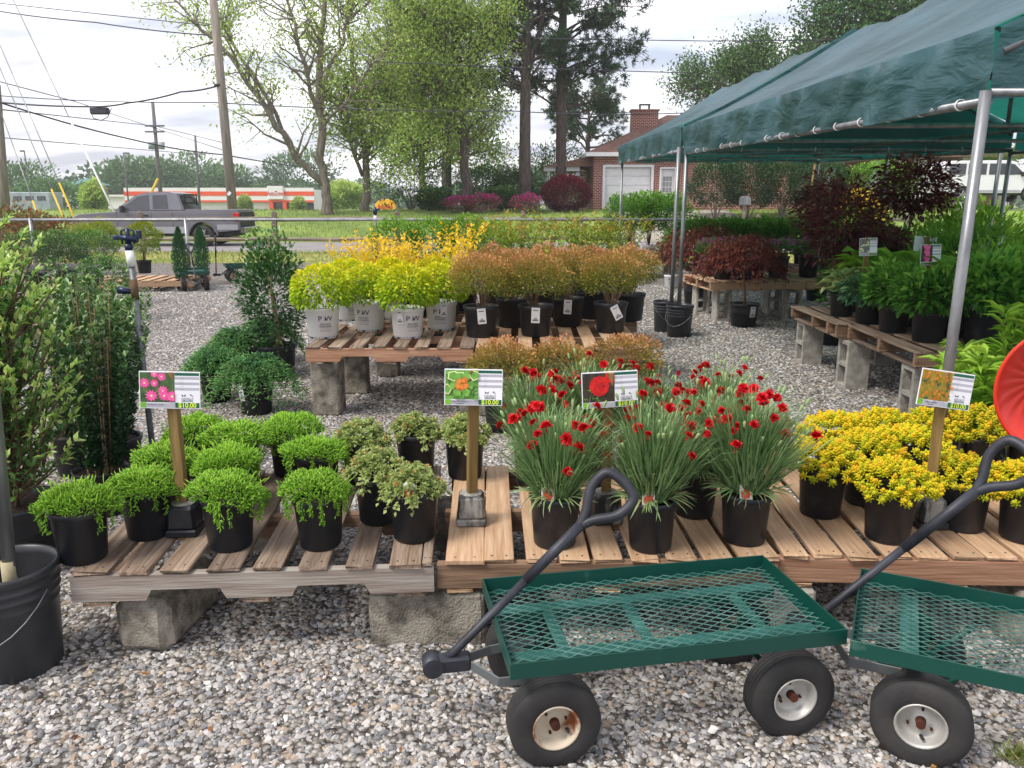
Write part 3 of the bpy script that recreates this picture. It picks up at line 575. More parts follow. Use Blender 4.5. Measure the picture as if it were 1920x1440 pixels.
for i, (px, py, lb) in enumerate([
    (1040, 1015, 'red carnation pot with a tag, first in the front row next to the upright stake'),
    (1219, 1022, 'red carnation pot with a tag in the middle of the front row'),
    (1394, 1010, 'red carnation pot with a tag at the end next to the yellow sedum'),
    (1300, 960, 'red carnation pot set back between the middle and end front pots'),
    (1000, 905, 'red carnation pot at the back corner nearest the upright stake'),
    (1105, 890, 'red carnation pot at the back behind the first tagged one'),
    (1205, 890, 'red carnation pot at the back behind the carnation sign'),
    (1345, 885, 'red carnation pot at the back nearest the yellow sedum')]):
    t = front_pot('dia', px, py, lb, GD, i, sc=(1.0 if i < 4 else .93) + .05 * ((i * 7) % 3 - 1), nm='carnation_pot')
    if i < 3: plant_tag(t, -.022 if i else -.03, -.072, .172, 0, .042, .062)
GY = 'pots of yellow sedum on the front pallet'
for i, (px, py, lb) in enumerate([
    (1536, 960, 'yellow sedum pot closest to the red carnations'),
    (1662, 1006, 'yellow sedum pot standing nearest the front edge before the leaning stake'),
    (1802, 986, 'yellow sedum pot behind the black cart handle'),
    (1916, 1006, 'yellow sedum pot cut by the picture edge in front'),
    (1618, 938, 'yellow sedum pot tucked between the first one and the leaning stake'),
    (1690, 925, 'yellow sedum pot just behind the leaning stake'),
    (1560, 892, 'yellow sedum pot at the back next to the carnations'),
    (1650, 880, 'yellow sedum pot at the back in the middle of its pallet'),
    (1740, 880, 'yellow sedum pot at the back behind the leaning sign'),
    (1830, 890, 'yellow sedum pot with a pale tag behind the cart handle loop'),
    (1920, 900, 'yellow sedum pot at the picture edge in the back row')]):
    t = front_pot('sy', px, py, lb, GY, i, nm='yellow_sedum_pot', sc=1.06 if i in (0, 9) else 1.0)
    if i == 9:
        o = plant_tag(t, .02, -.05, .22, .3, .03, .06, printed=False); o.rotation_euler = (R(-70), R(60), 0)
# ------------------------------------------------------------------ price signs on stakes
def blob(cx, cz, r, n, k, y, ph=0.0):
    out = []
    for i in range(n * 2):
        q = math.pi * i / n + ph; rr_ = r * (1 if i % 2 == 0 else k); out.append((cx + rr_ * math.cos(q), y, cz + rr_ * math.sin(q)))
    return out[::-1]
def flat(name, c1, c2=None, scale=40): return M(name, c1, c2 or c1, rough=.4, scale=scale, rnd=0)
PH = dict(green=flat('print_green', '2f4a2c', '55703f', 45), pink=flat('print_pink', 'e0418c', 'f06aa8', 60), dark=flat('print_dark', '25241f', '453a2c', 60), red=flat('print_red', 'd8211c', 'a90f14', 80),
          leaf=flat('print_leaf', '79b04c', '4d8430', 40), orange=flat('print_orange', 'cc5a26', 'd98b3a', 70), gold=flat('print_gold', 'b3862a', '7a7a2a', 110), black=flat('print_black', '2a2a2a', '8a8a8a', 80), cream=flat('print_cream', 'd9e0a4'), ochre=flat('print_ochre', 'd68b24', 'b7571e', 90))
def board_face(parent, style, w=.206, h=.130, name_text=('', ''), full=True):
    """printed sheet facing -y, centred on the parent's origin"""
    mats = [PAPER] + list(PH.values()); ix = {k: i + 1 for i, k in enumerate(PH)}
    bd = add('sign_board', MB().box((0, 0, 0), (w, .003, h), ch=.0008).mesh('sign_board', PAPER), parent)
    x0, x1, z0, z1 = -w / 2 + .003, .017 * w / .206, -h / 2 + .022 * h / .13, h / 2 - .004; y = -.0019; st = .00022
    mb = MB(); rr_ = random.Random(hash(style) % 999 if False else len(style) * 7)
    q = dict(pink='green', variegated='leaf', carnation='dark', angelina='gold', silver='black', plume='dark')[style]
    mb.poly([(x0, y, z0), (x1, y, z0), (x1, y, z1), (x0, y, z1)], ix[q]); W_, H_ = x1 - x0, z1 - z0; k = [0]
    def bl(u, v, r, n, kk, c, ph=0):
        k[0] += 1; pts = blob(x0 + u * W_, z0 + v * H_, r * H_, n, kk, y - st * k[0], ph); mb.poly([(min(x1, max(x0, p[0])), p[1], min(z1, max(z0, p[2]))) for p in pts], ix[c])
    if style == 'pink':
        for u, v, r in ((.42, .95, .14), (.63, .86, .16), (.13, .64, .19), (.42, .64, .15), (.33, .22, .22), (.67, .38, .2), (.70, .22, .19), (.93, .2, .22)):
            bl(u, v, r, 11, .62, 'pink', u * 9); bl(u, v, r * .2, 6, .8, 'cream')
    if style == 'variegated':
        for i in range(16):
            u, v = rr_.random(), rr_.random(); bl(u, v, .2, 5, .8, 'cream' if i % 2 else 'green', u * 5); bl(u, v, .16, 5, .8, 'leaf' if i % 2 else 'leaf', u * 5)
        for i in range(6):
            a_ = i * 1.05; bl(.5 + .26 * math.cos(a_), .5 + .30 * math.sin(a_), .16, 5, .75, 'leaf', a_)
        for u, v in ((.42, .62), (.58, .66), (.5, .42), (.62, .48), (.38, .46)): bl(u, v, .15, 8, .45, 'orange', u * 7)
    if style == 'carnation':
        for i in range(6): bl(rr_.random(), rr_.random() * .5, .12, 3, .12, 'leaf', rr_.random() * 6)
        bl(.92, .88, .26, 9, .9, 'red'); bl(.52, .55, .36, 12, .92, 'red'); 
        for i in range(9): bl(.52 + .13 * math.cos(i * .7), .55 + .2 * math.sin(i * .7), .07, 4, .3, 'orange' if i % 2 else 'dark', i) if i % 3 == 0 else bl(.52 + .12 * math.cos(i * 2.1), .55 + .18 * math.sin(i * 2.1), .12, 6, .8, 'red', i)
    if style == 'angelina':
        for i in range(70): bl(rr_.random(), rr_.random(), .055 + .03 * rr_.random(), 5, .5, ('orange', 'ochre', 'gold', 'green')[i % 4], i)
    if style == 'silver':
        for i in range(24): bl(rr_.random(), rr_.random(), .12, 4, .4, 'cream' if i % 2 else 'black', i)
    if style == 'plume':
        for i in range(18): bl(.5 + .16 * rr_.uniform(-1, 1), .05 + i * .052, .13, 6, .6, 'pink', i)
    add('photo_print', mb.mesh('photo_print', *mats), bd)
    def strip_(nm, a, b, c, d, mat, dy=.0004): return add(nm, MB().poly([(a, -.0016 - dy, c), (b, -.0016 - dy, c), (b, -.0016 - dy, d), (a, -.0016 - dy, d)]).mesh(nm, mat), bd)
    xa, xb = x1 + .001, w / 2 - .003
    strip_('header_strip', xa, xb, h / 2 - .014 * h / .13, h / 2 - .004 * h / .13, INK_GREEN)
    for i in range(3): strip_('grey_strip', xa, xb, h / 2 - (.027 + i * .019) * h / .13, h / 2 - (.018 + i * .019) * h / .13, INK_GREY)
    strip_('price_strip', xa, xb, -h / 2 + .003, -h / 2 + .021 * h / .13, INK_GREEN); strip_('name_strip', x0, x1, -h / 2 + .003, -h / 2 + .019 * h / .13, INK_GREY)
    def tx(s_, mat, x, z, size, bold=False): add('lettering', text_mesh(s_, mat, bold=bold), bd, (x, -.0026, z), (math.pi / 2, 0, 0), scale=size)
    xm = (xa + xb) / 2
    tx('$10.00', INK_LIME, xm, -h / 2 + .0118 * h / .13, .0225 * w / .206, True)
    if full:
        strip_('badge', x0, x0 + .02, -h / 2 + .003, -h / 2 + .021, INK_LOGO, .0007)
        tx('LOCALLY', INK, xm, -h / 2 + .0355, .0098); tx('GROWN', INK_TEAL, xm, -h / 2 + .0275, .0098, True)
        for i, s_ in enumerate(name_text): tx(s_, INK, x0 + .024 + .028, -h / 2 + (.0135 if i == 0 else .007), .0068)
        for i in range(5): tx(('sun', 'spring', 'water', '12 in', 'zone 5')[i] if False else '-' * (5 + i % 3), INK, xa + .024, h / 2 - (.0225 + i * .0095), .007)
        bf = MB()
        for s_ in (-1, 1):
            bf.poly([(xm - .012, -.0024, -h / 2 + .046), (xm - .012 + s_ * .007, -.0024, -h / 2 + .0515), (xm - .012 + s_ * .006, -.0024, -h / 2 + .0465), (xm - .012 + s_ * .005, -.0024, -h / 2 + .0425)][::s_])
        bf.poly(blob(xm + .012, -h / 2 + .049, .0035, 5, .5, -.0024)); bf.poly(blob(xm + .017, -h / 2 + .0455, .0028, 5, .5, -.0024)); add('icons', bf.mesh('icons', INK), bd)
    return bd
def price_sign(label, base, style, names, top, tilt=0.0, base_kind='smear', rzb=0.0, yaw=0.0):
    """base: foot of the stake, top: world point at the board's centre"""
    t = thing('price_sign', label, 'price sign', base, rzb, 'price signs on wooden stakes'); bh = .115
    mb = MB().box((0, 0, bh / 2 + .012), (.108, .108, bh - .024), ch=.012, taper=.86); mb.box((0, 0, .014), (.112, .112, .028), ch=.006)
    add('weighted_base', mb.mesh('weighted_base', SMEAR if base_kind == 'smear' else BLACKPOT), t)
    cm = MB(); r_ = random.Random(int(top[0] * 100)); pts = [(.043 * math.cos(a_) * r_.uniform(.9, 1.05), .043 * math.sin(a_) * r_.uniform(.9, 1.05), bh + .001) for a_ in [i * .52 for i in range(12)]]
    cm.poly(pts); cm.lathe([(.043, bh + .001), (.034, bh + .007), (.0, bh + .009)], 12); add('cement', cm.mesh('cement', CEMENT), t)
    d = Vector(top) - Vector(base); d.rotate(Euler((0, 0, -rzb))); a_ = d.normalized(); q = a_.to_track_quat('Z', 'Y'); L = d.length + .062
    st = add('stake', MB().box((0, 0, L / 2), (.036, .030, L), ch=.002).mesh('stake', STAKE), t); st.rotation_euler = q.to_euler(); st.location = a_ * .06; st.scale = (1, 1, (L - .06) / L)
    b = board_face(t, style, name_text=names); b.location = d + Vector((0, -.019, 0)); b.rotation_euler = (R(-6), tilt, yaw)
    return t
price_sign('ten dollar sign with pink daisy photo on a leaning stake among ice plants', G(349, 998, PZ), 'pink', ('Delosperma cooperi', ''), A(322, 729, 2.74), R(2), 'plain', R(4))
price_sign('ten dollar sign with orange star flower photo above the variegated sedum', G(884, 978, PZ), 'variegated', ('Sedum kamtschaticum', "'Variegatum'"), A(888, 724, 2.80), R(1.5), 'smear', R(2))
price_sign('ten dollar sign with a large red carnation photo', G(1135, 975, PZ), 'carnation', ('Dianthus', 'Super Trouper'), A(1141, 728, 2.82), R(-1.5), 'smear', R(8))
price_sign('tilted ten dollar sign with orange and yellow foliage photo', G(1737, 985, PZ), 'angelina', ('Sedum rupestre', "'Angelina'"), A(1767, 728, 2.78), R(9), 'smear', R(3), R(4))
# ------------------------------------------------------------------ buckets and the near pipe
def bucket_mesh():
    mb = MB(); rb, rt, h = .132, .150, .37
    def r_(z): return rb + (rt - rb) * z / h
    prof = [(.02, .006), (rb - .01, .006), (rb - .004, 0), (rb, .004), (r_(.24), .24), (r_(.245) + .004, .247), (r_(.25), .254), (r_(.275), .275), (r_(.28) + .007, .281), (r_(.285) + .001, .287), (r_(.305), .305), (r_(.31) + .008, .311), (r_(.315) + .001, .317), (r_(.335), .336), (r_(.34) + .01, .342), (r_(.36) + .010, .362), (r_(.365) + .006, .37), (rt - .003, .368), (rt - .005, .34), (rb - .004, .02), (.02, .014)]
    mb.lathe(prof, 40); return mb.mesh('bucket', BUCKET)
BK = bucket_mesh(); BAIL = M('wire_bail', '8d8f90', '6c6e70', rough=.4, metal=.7)
def bucket(label, loc, rz, filled=True):
    t = thing('plastic_bucket', label, 'bucket', loc, rz, 'black buckets weighting the poles'); add('bucket_wall', BK, t)
    mb = MB().tube([(.157 * math.cos(a_), .157 * math.sin(a_), .30 - .16 * math.sin(a_)) for a_ in [math.pi * i / 12 for i in range(13)]], .002, 5); add('bail', mb.mesh('bail', BAIL), t, rot=(0, 0, 2.2))
    add('concrete_fill', MB().disc(.136, .235, 28).mesh('concrete_fill', CEMENT), t); return t
b1 = G(36, 1248, 0)
bucket('large black plastic bucket at the picture edge holding a grey pipe', (b1.x, b1.y, -.004), R(40))
pp = thing('grey_pipe_post', 'pale grey pipe standing in the black bucket at the picture edge', 'post', (b1.x + .01, b1.y, .236), 0, 'poles standing in buckets')
add('pipe', MB().tube([(0, 0, 0), (.06, .05, 1.9)], .021, 16).mesh('pipe', GALV), pp); add('stained_foot', MB().tube([(.0, 0, .0), (.0027, .002, .14)], .0222, 16).mesh('stained_foot', M('dried_mud_stain', 'a59a7c', '8c8468', scale=20)), pp)
# near sprinkler riser
sr = A(297, 935, 3.86); sr.z = 0
sp_ = thing('sprinkler_riser', 'thin grey riser pipe with a blue sprinkler head behind the pink sign', 'sprinkler', (sr.x, sr.y, -.004), 0, 'sprinkler risers')
RUST = M('rusty_coupling', '6d5a45', '47392c', rough=.8, scale=20, metal=.3); BLUE = M('blue_black_plastic', '20304e', '16203a', rough=.35)
top = A(247, 498, 3.86); tx_, tz_ = top.x - sr.x, top.z
add('pipe', MB().tube([(0, 0, 0), (tx_, 0, tz_)], .0145, 12).mesh('pipe', GALV_D), sp_)
def up(k): return Vector((tx_ * k, 0, tz_ * k))
add('coupling', MB().tube([up(.87), up(.95)], .0175, 12).mesh('coupling', RUST), sp_); add('side_tap', MB().tube([up(.90), up(.90) + Vector((-.05, 0, .005)), up(.90) + Vector((-.075, 0, .01))], [.011, .016, .02], 10).mesh('side_tap', BLUE), sp_)
add('white_adapter', MB().tube([up(1.0), up(1.0) + Vector((-.004, 0, .075))], .019, 14).mesh('white_adapter', WHITE), sp_)
hd = MB(); b0 = up(1) + Vector((-.005, 0, .075)); hd.tube([b0, b0 + Vector((0, 0, .03))], [.017, .02], 12); hd.tube([b0 + Vector((-.05, 0, .065)), b0 + Vector((.045, 0, .05))], [.012, .016], 8); hd.tube([b0 + Vector((0, 0, .03)), b0 + Vector((0, 0, .105))], [.016, .009], 10); hd.box(b0 + Vector((.055, 0, .075)), (.02, .02, .04), ch=.003); hd.box(b0 + Vector((-.055, 0, .06)), (.03, .015, .02), ch=.003)
hd.tube([b0 + Vector((-.028, 0, .03)), b0 + Vector((-.03, 0, .09)), b0 + Vector((0, 0, .105)), b0 + Vector((.03, 0, .09)), b0 + Vector((.028, 0, .03))], .005, 6); add('sprinkler_head', hd.mesh('sprinkler_head', BLUE), sp_)
# ------------------------------------------------------------------ garden carts
def tyre_mesh():
    h = .042; pr = [(.062, -.034), (.070, -.040), (.085, -.043), (.102, -.0425), (.116, -.039), (.1225, -.034)]
    tread = []
    for z in (-.031, -.018, -.005, .008, .021): tread += [(.1255, z), (.127, z + .0015), (.127, z + .0085), (.1255, z + .010), (.1215, z + .0105), (.1215, z + .0125)]
    pr += tread[:-2] + [(p[0], -p[1]) for p in pr[::-1]]
    return MB().lathe(pr, 40, M=Matrix.Rotation(R(90), 4, 'X')).mesh('tyre', RUBBER)
TYRE = tyre_mesh()
def rim_mesh(mat):
    pr = [(.064, -.036), (.066, -.033), (.060, -.030), (.056, -.018), (.050, -.006), (.030, -.004), (.018, -.010), (.001, -.010)]
    mb = MB().lathe(pr, 28, 0, M=Matrix.Rotation(R(-90), 4, 'X') @ Matrix.Scale(-1, 4, (0, 0, 1))); return mb
def hub_mb(): 
    mb = MB().tube([(0, -.006, 0), (0, -.034, 0)], [.014, .012], 14)
    for a_ in (.6, 2.7, 4.8): mb.tube([(.034 * math.cos(a_), -.004, .034 * math.sin(a_)), (.034 * math.cos(a_), -.012, .034 * math.sin(a_))], .004, 6)
    return mb
def ringmesh(mat, mat2):
    mb = MB()
    mb.lathe([(.0640, .034), (.0665, .041), (.0625, .042), (.0580, .034), (.0545, .010), (.0460, .004), (.0260, .003), (.0200, .009), (.0005, .009)], 30, 0, M=Matrix.Rotation(R(90), 4, 'X'))
    return mb.mesh('rim', mat)
RIMS = {'rust': ringmesh(RIM_RUST, 0), 'white': ringmesh(RIM_WHITE, 0)}; HUB = hub_mb().mesh('hub', HUB_RUST)
VALVE = MB().tube([(.045, -.008, -.012), (.041, -.030, -.006)], [.005, .0045], 8).mesh('valve_stem', RUBBER)
def wheel(t, x, y, kind, out, spin=0.0, yaw=0.0, simple=False):
    w = add('wheel', None, t, (x, y, .127), (0, 0, yaw + (0 if out < 0 else math.pi))); w.empty_display_size = .05
    add('tyre', TYRE, w, rot=(0, spin, 0)); r_ = add('rim', RIMS[kind], w, rot=(0, spin, 0))
    if not simple: add('hub', HUB, w, rot=(0, spin, 0)); add('valve_stem', VALVE, w, rot=(0, spin, 0))
    return w
def deck_mesh_(Lx, Ly, sx=.042, sy=.0205, wd=.0022):
    mb = MB(); sl = sy / sx; n = math.sqrt(1 + sl * sl)
    for sg in (1, -1):
        k = -40
        c0 = -(Ly / 2) - sl * Lx / 2
        c = c0 + sy / 2
        while c < Ly / 2 + sl * Lx / 2:
            # y = sg*sl*x + c
            pts = []
            for x in (-Lx / 2, Lx / 2):
                y = sg * sl * x + c
                if -Ly / 2 <= y <= Ly / 2: pts.append((x, y))
            for y in (-Ly / 2, Ly / 2):
                x = (y - c) / (sg * sl)
                if -Lx / 2 < x < Lx / 2: pts.append((x, y))
            if len(pts) >= 2:
                (xa, ya), (xb, yb) = pts[0], pts[1]; L = math.hypot(xb - xa, yb - ya)
                if L > .01: mb.box(((xa + xb) / 2, (ya + yb) / 2, .0006 * sg), (L, wd, .0022), rot=(0, 0, math.atan2(yb - ya, xb - xa)))
            c += sy
    return mb.mesh('deck_mesh', M('mesh_green_with_shine', '6c9088', '3d6860', rough=.35, scale=10, metal=.1))  # green lightened so the colour carries the strands' specular shine
DECK = deck_mesh_(.948, .48, .050, .029, .0019)
def cart(label, loc, rz, piv, grip, spins=(0, 0), kinds=('rust', 'white', 'white', 'rust'), detail=True, flip=0.0, group=None, fx=-.348):
    """piv and grip: local points of the handle's pivot and its grip end"""
    t = thing('garden_cart', label, 'garden cart', (loc[0], loc[1], -.002), rz, group); Lx, Ly, z0, z1 = .955, .488, .298, .345
    for nm, c, s_ in (('side_rail', (0, -Ly / 2, 0), (Lx, .004, z1 - z0)), ('side_rail', (0, Ly / 2, 0), (Lx, .004, z1 - z0)), ('end_rail', (-Lx / 2 + .0021, 0, 0), (.004, Ly - .0045, z1 - z0 - .0006)), ('end_rail', (Lx / 2 - .0021, 0, 0), (.004, Ly - .0045, z1 - z0 - .0006))):
        add(nm, MB().box((0, 0, 0), s_, ch=.001).mesh(nm, STEEL_G), t, (c[0], c[1], (z0 + z1) / 2))
    lg = MB(); b_ = .022
    for y in (-1, 1): lg.box((0, y * (Ly / 2 - b_ / 2 - .0025), z0 + .002), (Lx - .01, b_, .003))
    for x in (-1, 1): lg.box((x * (Lx / 2 - b_ / 2 - .0045), 0, z0 + .0021), (b_, Ly - .052, .003))
    add('inner_flange', lg.mesh('inner_flange', STEEL_G), t)
    add('deck_mesh', DECK, t, (0, 0, z0 + .0075), kind='stuff')
    fr = MB()
    if detail != 'cross':
        for y in (-.13, .13): add('frame_rail', MB().box((0, 0, 0), (Lx - .06, .045, .004), ch=.001).mesh('frame_rail', STEEL_W), t, (0, y, z0 - .006)); add('frame_rail', MB().box((0, 0, 0), (Lx - .06, .004, .03), ch=.001).mesh('frame_rail', STEEL_G), t, (0, y - .024, z0 - .02))
        for x in (-.30, -.05, .30): add('cross_bar', MB().box((0, 0, 0), (.035, .21, .004), ch=.001).mesh('cross_bar', STEEL_W), t, (x, 0, z0 - .0105))
    else:
        for x in (-.33, .02, .33): add('cross_bar', MB().box((0, 0, 0), (.05, Ly - .05, .004), ch=.001).mesh('cross_bar', STEEL_W), t, (x, 0, z0 - .006))
    for x in (fx, .348):
        ax = MB().tube([(x, -.155, .127), (x, .155, .127)], .009, 10)
        for y in (-.11, .11):
            ax.box((x, y, .205), (.035, .004, .165)); ax.tube([(x + (.13 if x < 0 else -.15), y, .285), (x, y, .14)], .009, 6)
        add('axle', ax.mesh('axle', STEEL_G), t)
    k = 0
    for x, y in ((fx, -.188), (.348, -.188), (fx, .188), (.348, .188)):
        wheel(t, x, y, kinds[k], -1 if y < 0 else 1, spins[k % 2] + k, 0); k += 1
    pv = Vector(piv); tg = MB()
    for s_ in (-1, 1): tg.tube([(-.36, s_ * .07, .13), (-.50, s_ * .06, .135), pv + Vector((.03, s_ * .018, 0))], .010, 4)
    tg2 = MB()
    for s_ in (-1, 1):
        pth = [Vector((-.34, s_ * .10, .20)), Vector((-.48, s_ * .085, .19)), pv + Vector((.08, s_ * .022, -.004))]
        for a_, b2 in zip(pth[:-1], pth[1:]):
            d = b2 - a_; tg2.box((a_ + b2) / 2, (d.length, .005, .030), rot=d.to_track_quat('X', 'Z').to_matrix(), ch=.001)
    add('tongue', tg2.mesh('tongue', TONGUE), t)
    br = MB().box(pv + Vector((.03, 0, 0)), (.10, .050, .045), ch=.006); br.tube([pv + Vector((-.03, -.03, 0)), pv + Vector((-.03, .03, 0))], .030, 16); add('pivot_bracket', br.mesh('pivot_bracket', HANDLE), t)
    gp = Vector(grip); d = gp - pv; u = d.normalized(); side = Vector((0, 1, 0)); side = (side - u * side.dot(u)).normalized(); wv = u.cross(side); side = (side * math.cos(flip) + wv * math.sin(flip))
    L = d.length; nk = L - .165
    h = add('handle', MB().tube([pv, pv + u * .05, pv + u * (nk * .62)], [.0125, .0125, .0125], 12).mesh('handle', HANDLE), t)
    add('sleeve', MB().tube([pv + u * (nk * .60), pv + u * nk], .0155, 12).mesh('sleeve', HANDLE), h)
    # D-shaped grip lying across the cart
    S = pv + u * nk; hw = .058; lp = [S + u * -.01, S + u * .03 + side * .016, S + u * .085 + side * hw * .9, S + u * .135 + side * hw, S + u * .160 + side * (hw * .75), S + u * .168, S + u * .160 - side * (hw * .75), S + u * .135 - side * hw, S + u * .085 - side * hw * .9, S + u * .03 - side * .016, S + u * -.01]
    # smooth the loop
    pts = []
    for i in range(len(lp) - 1):
        p0, p1, p2, p3 = lp[max(i - 1, 0)], lp[i], lp[i + 1], lp[min(i + 2, len(lp) - 1)]
        for q in range(4):
            s_ = q / 4; pts.append(.5 * ((2 * p1) + (p2 - p0) * s_ + (2 * p0 - 5 * p1 + 4 * p2 - p3) * s_ ** 2 + (3 * p1 - p0 - 3 * p2 + p3) * s_ ** 3))
    pts.append(lp[-1]); add('grip', MB().tube(pts, .0145, 10).mesh('grip', HANDLE), h)
    return t
GC = 'green mesh garden carts'
cart('green mesh garden cart in front with a rusty wheel rim, handle folded back', (.4206, 2.185), R(10.5), (-.627, .025, .20), (-.105, .005, .724), (.4, 2.1), ('rust', 'white', 'white', 'rust'), flip=R(62), group=GC)
cart('green mesh garden cart cut by the picture edge, handle resting over the first cart', (1.455, 1.985), R(-26), (-.62, .09, .18), (-.09, .12, .83), (1.2, .3), ('white', 'white', 'rust', 'white'), detail='cross', flip=R(62), group=GC, fx=-.285)
c3 = G(362, 545, 0); cart('empty green cart parked near the small arborvitae', (c3.x - .1, c3.y + .25), R(118), (-.64, 0, .15), (-.50, .05, .82), group=GC)
c4 = G(462, 530, 0); cart('far green cart with its handle upright', (c4.x, c4.y + .3), R(25), (-.64, 0, .15), (-.60, 0, .88), group=GC)
# ------------------------------------------------------------------ shrub makers
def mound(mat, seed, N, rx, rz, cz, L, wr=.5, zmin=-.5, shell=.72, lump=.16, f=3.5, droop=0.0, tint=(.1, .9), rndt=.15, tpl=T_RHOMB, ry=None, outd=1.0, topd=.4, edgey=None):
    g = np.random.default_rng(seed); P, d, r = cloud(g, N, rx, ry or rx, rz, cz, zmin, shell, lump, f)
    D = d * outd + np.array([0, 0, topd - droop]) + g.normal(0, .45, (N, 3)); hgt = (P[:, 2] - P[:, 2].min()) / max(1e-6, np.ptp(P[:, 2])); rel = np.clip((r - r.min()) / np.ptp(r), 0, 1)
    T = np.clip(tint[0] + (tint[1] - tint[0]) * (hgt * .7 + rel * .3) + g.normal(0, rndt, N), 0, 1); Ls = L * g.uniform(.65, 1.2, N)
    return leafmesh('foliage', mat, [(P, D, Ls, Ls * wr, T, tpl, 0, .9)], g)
def upright(mat, seed, ns, h, spread, z0, L, wr=.3, per=26, tint=(.1, .9), rndt=.12, tpl=T_RHOMB, stemr=.05, ang=.6, start=.15, curve=.3, hvar=.25):
    g = np.random.default_rng(seed); P, D, T = [], [], []
    for i in range(ns):
        a = g.uniform(0, 6.28); k = math.sqrt(g.random()); b = np.array([math.cos(a) * stemr * k, math.sin(a) * stemr * k, z0]); hh = h * (1 - hvar * g.random()) * (1 - .15 * k); sp_ = spread * k
        ts = np.sort(g.uniform(start, 1, per))
        for t in ts:
            p = b + np.array([math.cos(a) * sp_ * t ** (1 + curve), math.sin(a) * sp_ * t ** (1 + curve), hh * t]); q = g.uniform(0, 6.28)
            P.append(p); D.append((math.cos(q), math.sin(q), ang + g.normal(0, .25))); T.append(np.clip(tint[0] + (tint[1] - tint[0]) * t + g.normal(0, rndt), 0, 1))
    P = np.array(P); n = len(P); Ls = L * g.uniform(.6, 1.15, n); return leafmesh('foliage', mat, [(P, D, Ls, Ls * wr, T, tpl, 0, .6)], g)
def twigs(seed, n, h, spread, z0, r=.004, base=.03, mat=None, bend=.25):
    g = random.Random(seed); mb = MB()
    for i in range(n):
        a = g.uniform(0, 6.28); k = g.uniform(.2, 1); p = Vector((base * math.cos(a) * k, base * math.sin(a) * k, z0)); e = Vector((math.cos(a) * spread * k, math.sin(a) * spread * k, z0 + h * g.uniform(.7, 1)))
        m_ = p.lerp(e, .5) + Vector((g.uniform(-1, 1), g.uniform(-1, 1), .4)) * spread * bend; mb.tube([p, m_, e], [r, r * .8, r * .4], 5, cap=False)
    return mb.mesh('branches', mat or TWIG)
LIME = leafmat('lime_leaf', [(0, '6f9a12'), (.45, 'a8c41c'), (1, 'e8d820')], transl=.35)
RUSTL = leafmat('rusty_leaf', [(0, '43541c'), (.4, '77822c'), (.7, 'b08a4a'), (1, 'cc8c66')], transl=.35)
GOLD = leafmat('golden_leaf', [(0, 'c8b820'), (.5, 'f0d428'), (1, 'f4c840')], transl=.35)
TALLG = leafmat('fresh_green_leaf', [(0, '54701f'), (.6, '86a032'), (.85, 'b0a03c'), (1, 'd0804a')], transl=.35)
BOXW = leafmat('boxwood_leaf', [(0, '35581a'), (.6, '5f8c22'), (1, '8cb83a')], transl=.3)
BARB = leafmat('burgundy_leaf', [(0, '451420'), (.6, '742430'), (1, '94443c')], transl=.3)
DKG = leafmat('dark_green_leaf', [(0, '20401f'), (.5, '3a622e'), (.85, '5c8838'), (1, '80a448')], transl=.2, rough=.32, spec=.5)
MIDG = leafmat('mid_green_leaf', [(0, '2c561f'), (.5, '4c802c'), (1, '80ae40')], transl=.3)
HOLLY = leafmat('light_tipped_leaf', [(0, '38622f'), (.5, '6e9c4a'), (.8, 'a8ca62'), (1, 'cfe08a')], transl=.38, rough=.35, spec=.5)
PENCIL = leafmat('narrow_holly_leaf', [(0, '1e3e22'), (.6, '3c6238'), (.9, '64884a'), (1, '92ae62')], transl=.2, rough=.35, spec=.5)
JUNI = leafmat('juniper_needles', [(0, '2c5a30'), (.6, '4c8244'), (1, '88b060')], transl=.2)
ARBO = leafmat('arborvitae_spray', [(0, '24482c'), (.6, '3f6f42'), (1, '5f8c58')], transl=.2)
HOSV = leafmat('hosta_variegated', [(0, '2f5a2c'), (1, '4c7c3c')], edge='d2d48e', transl=.3)
HOSL = leafmat('lime_hosta', [(0, '4f7c22'), (.6, '80a833'), (1, 'a8c645')], transl=.4)
GREENL = leafmat('perennial_leaf', [(0, '315f28'), (.5, '5a9238'), (1, '96c450')], transl=.35)
BLUEG = leafmat('bluish_leaf', [(0, '2c5038'), (.6, '4d7650'), (1, '7a9c64')], transl=.3)
MAPLE = leafmat('dark_maple_leaf', [(0, '40222a'), (.5, '70383c'), (1, '9c5a50')], transl=.4)
MAPLE2 = leafmat('weeping_maple_leaf', [(0, '3e1a1a'), (.5, '6c3228'), (1, '985040')], transl=.4)
LILY = leafmat('lily_leaf', [(0, '4a7c22'), (.6, '7ba82f'), (1, 'a8c84a')], transl=.35)
PETP = leafmat('petunia', [(0, '3d6b2c'), (.6, '6a9440'), (.7, 'b04a94'), (1, 'd070b4')], transl=.3)
def plant(name, label, group, loc, parts, pot=POT3, soil=SOIL3, hs=.205, cat='potted plant', rz=None, sc=1.0, lead=None):
    t = potted(name, label, cat, loc, pot, soil, hs, rz, group); t.scale = (sc,) * 3
    for nm, me, s_ in parts:
        o = add(nm, me, t, scale=s_); 
        if nm == 'foliage': o['kind'] = 'stuff'
    return t
WTAG = M('white_price_tag', (.72, .72, .72), (.62, .62, .62), rough=.5, scale=30, stretch=(.2, 1, 1))
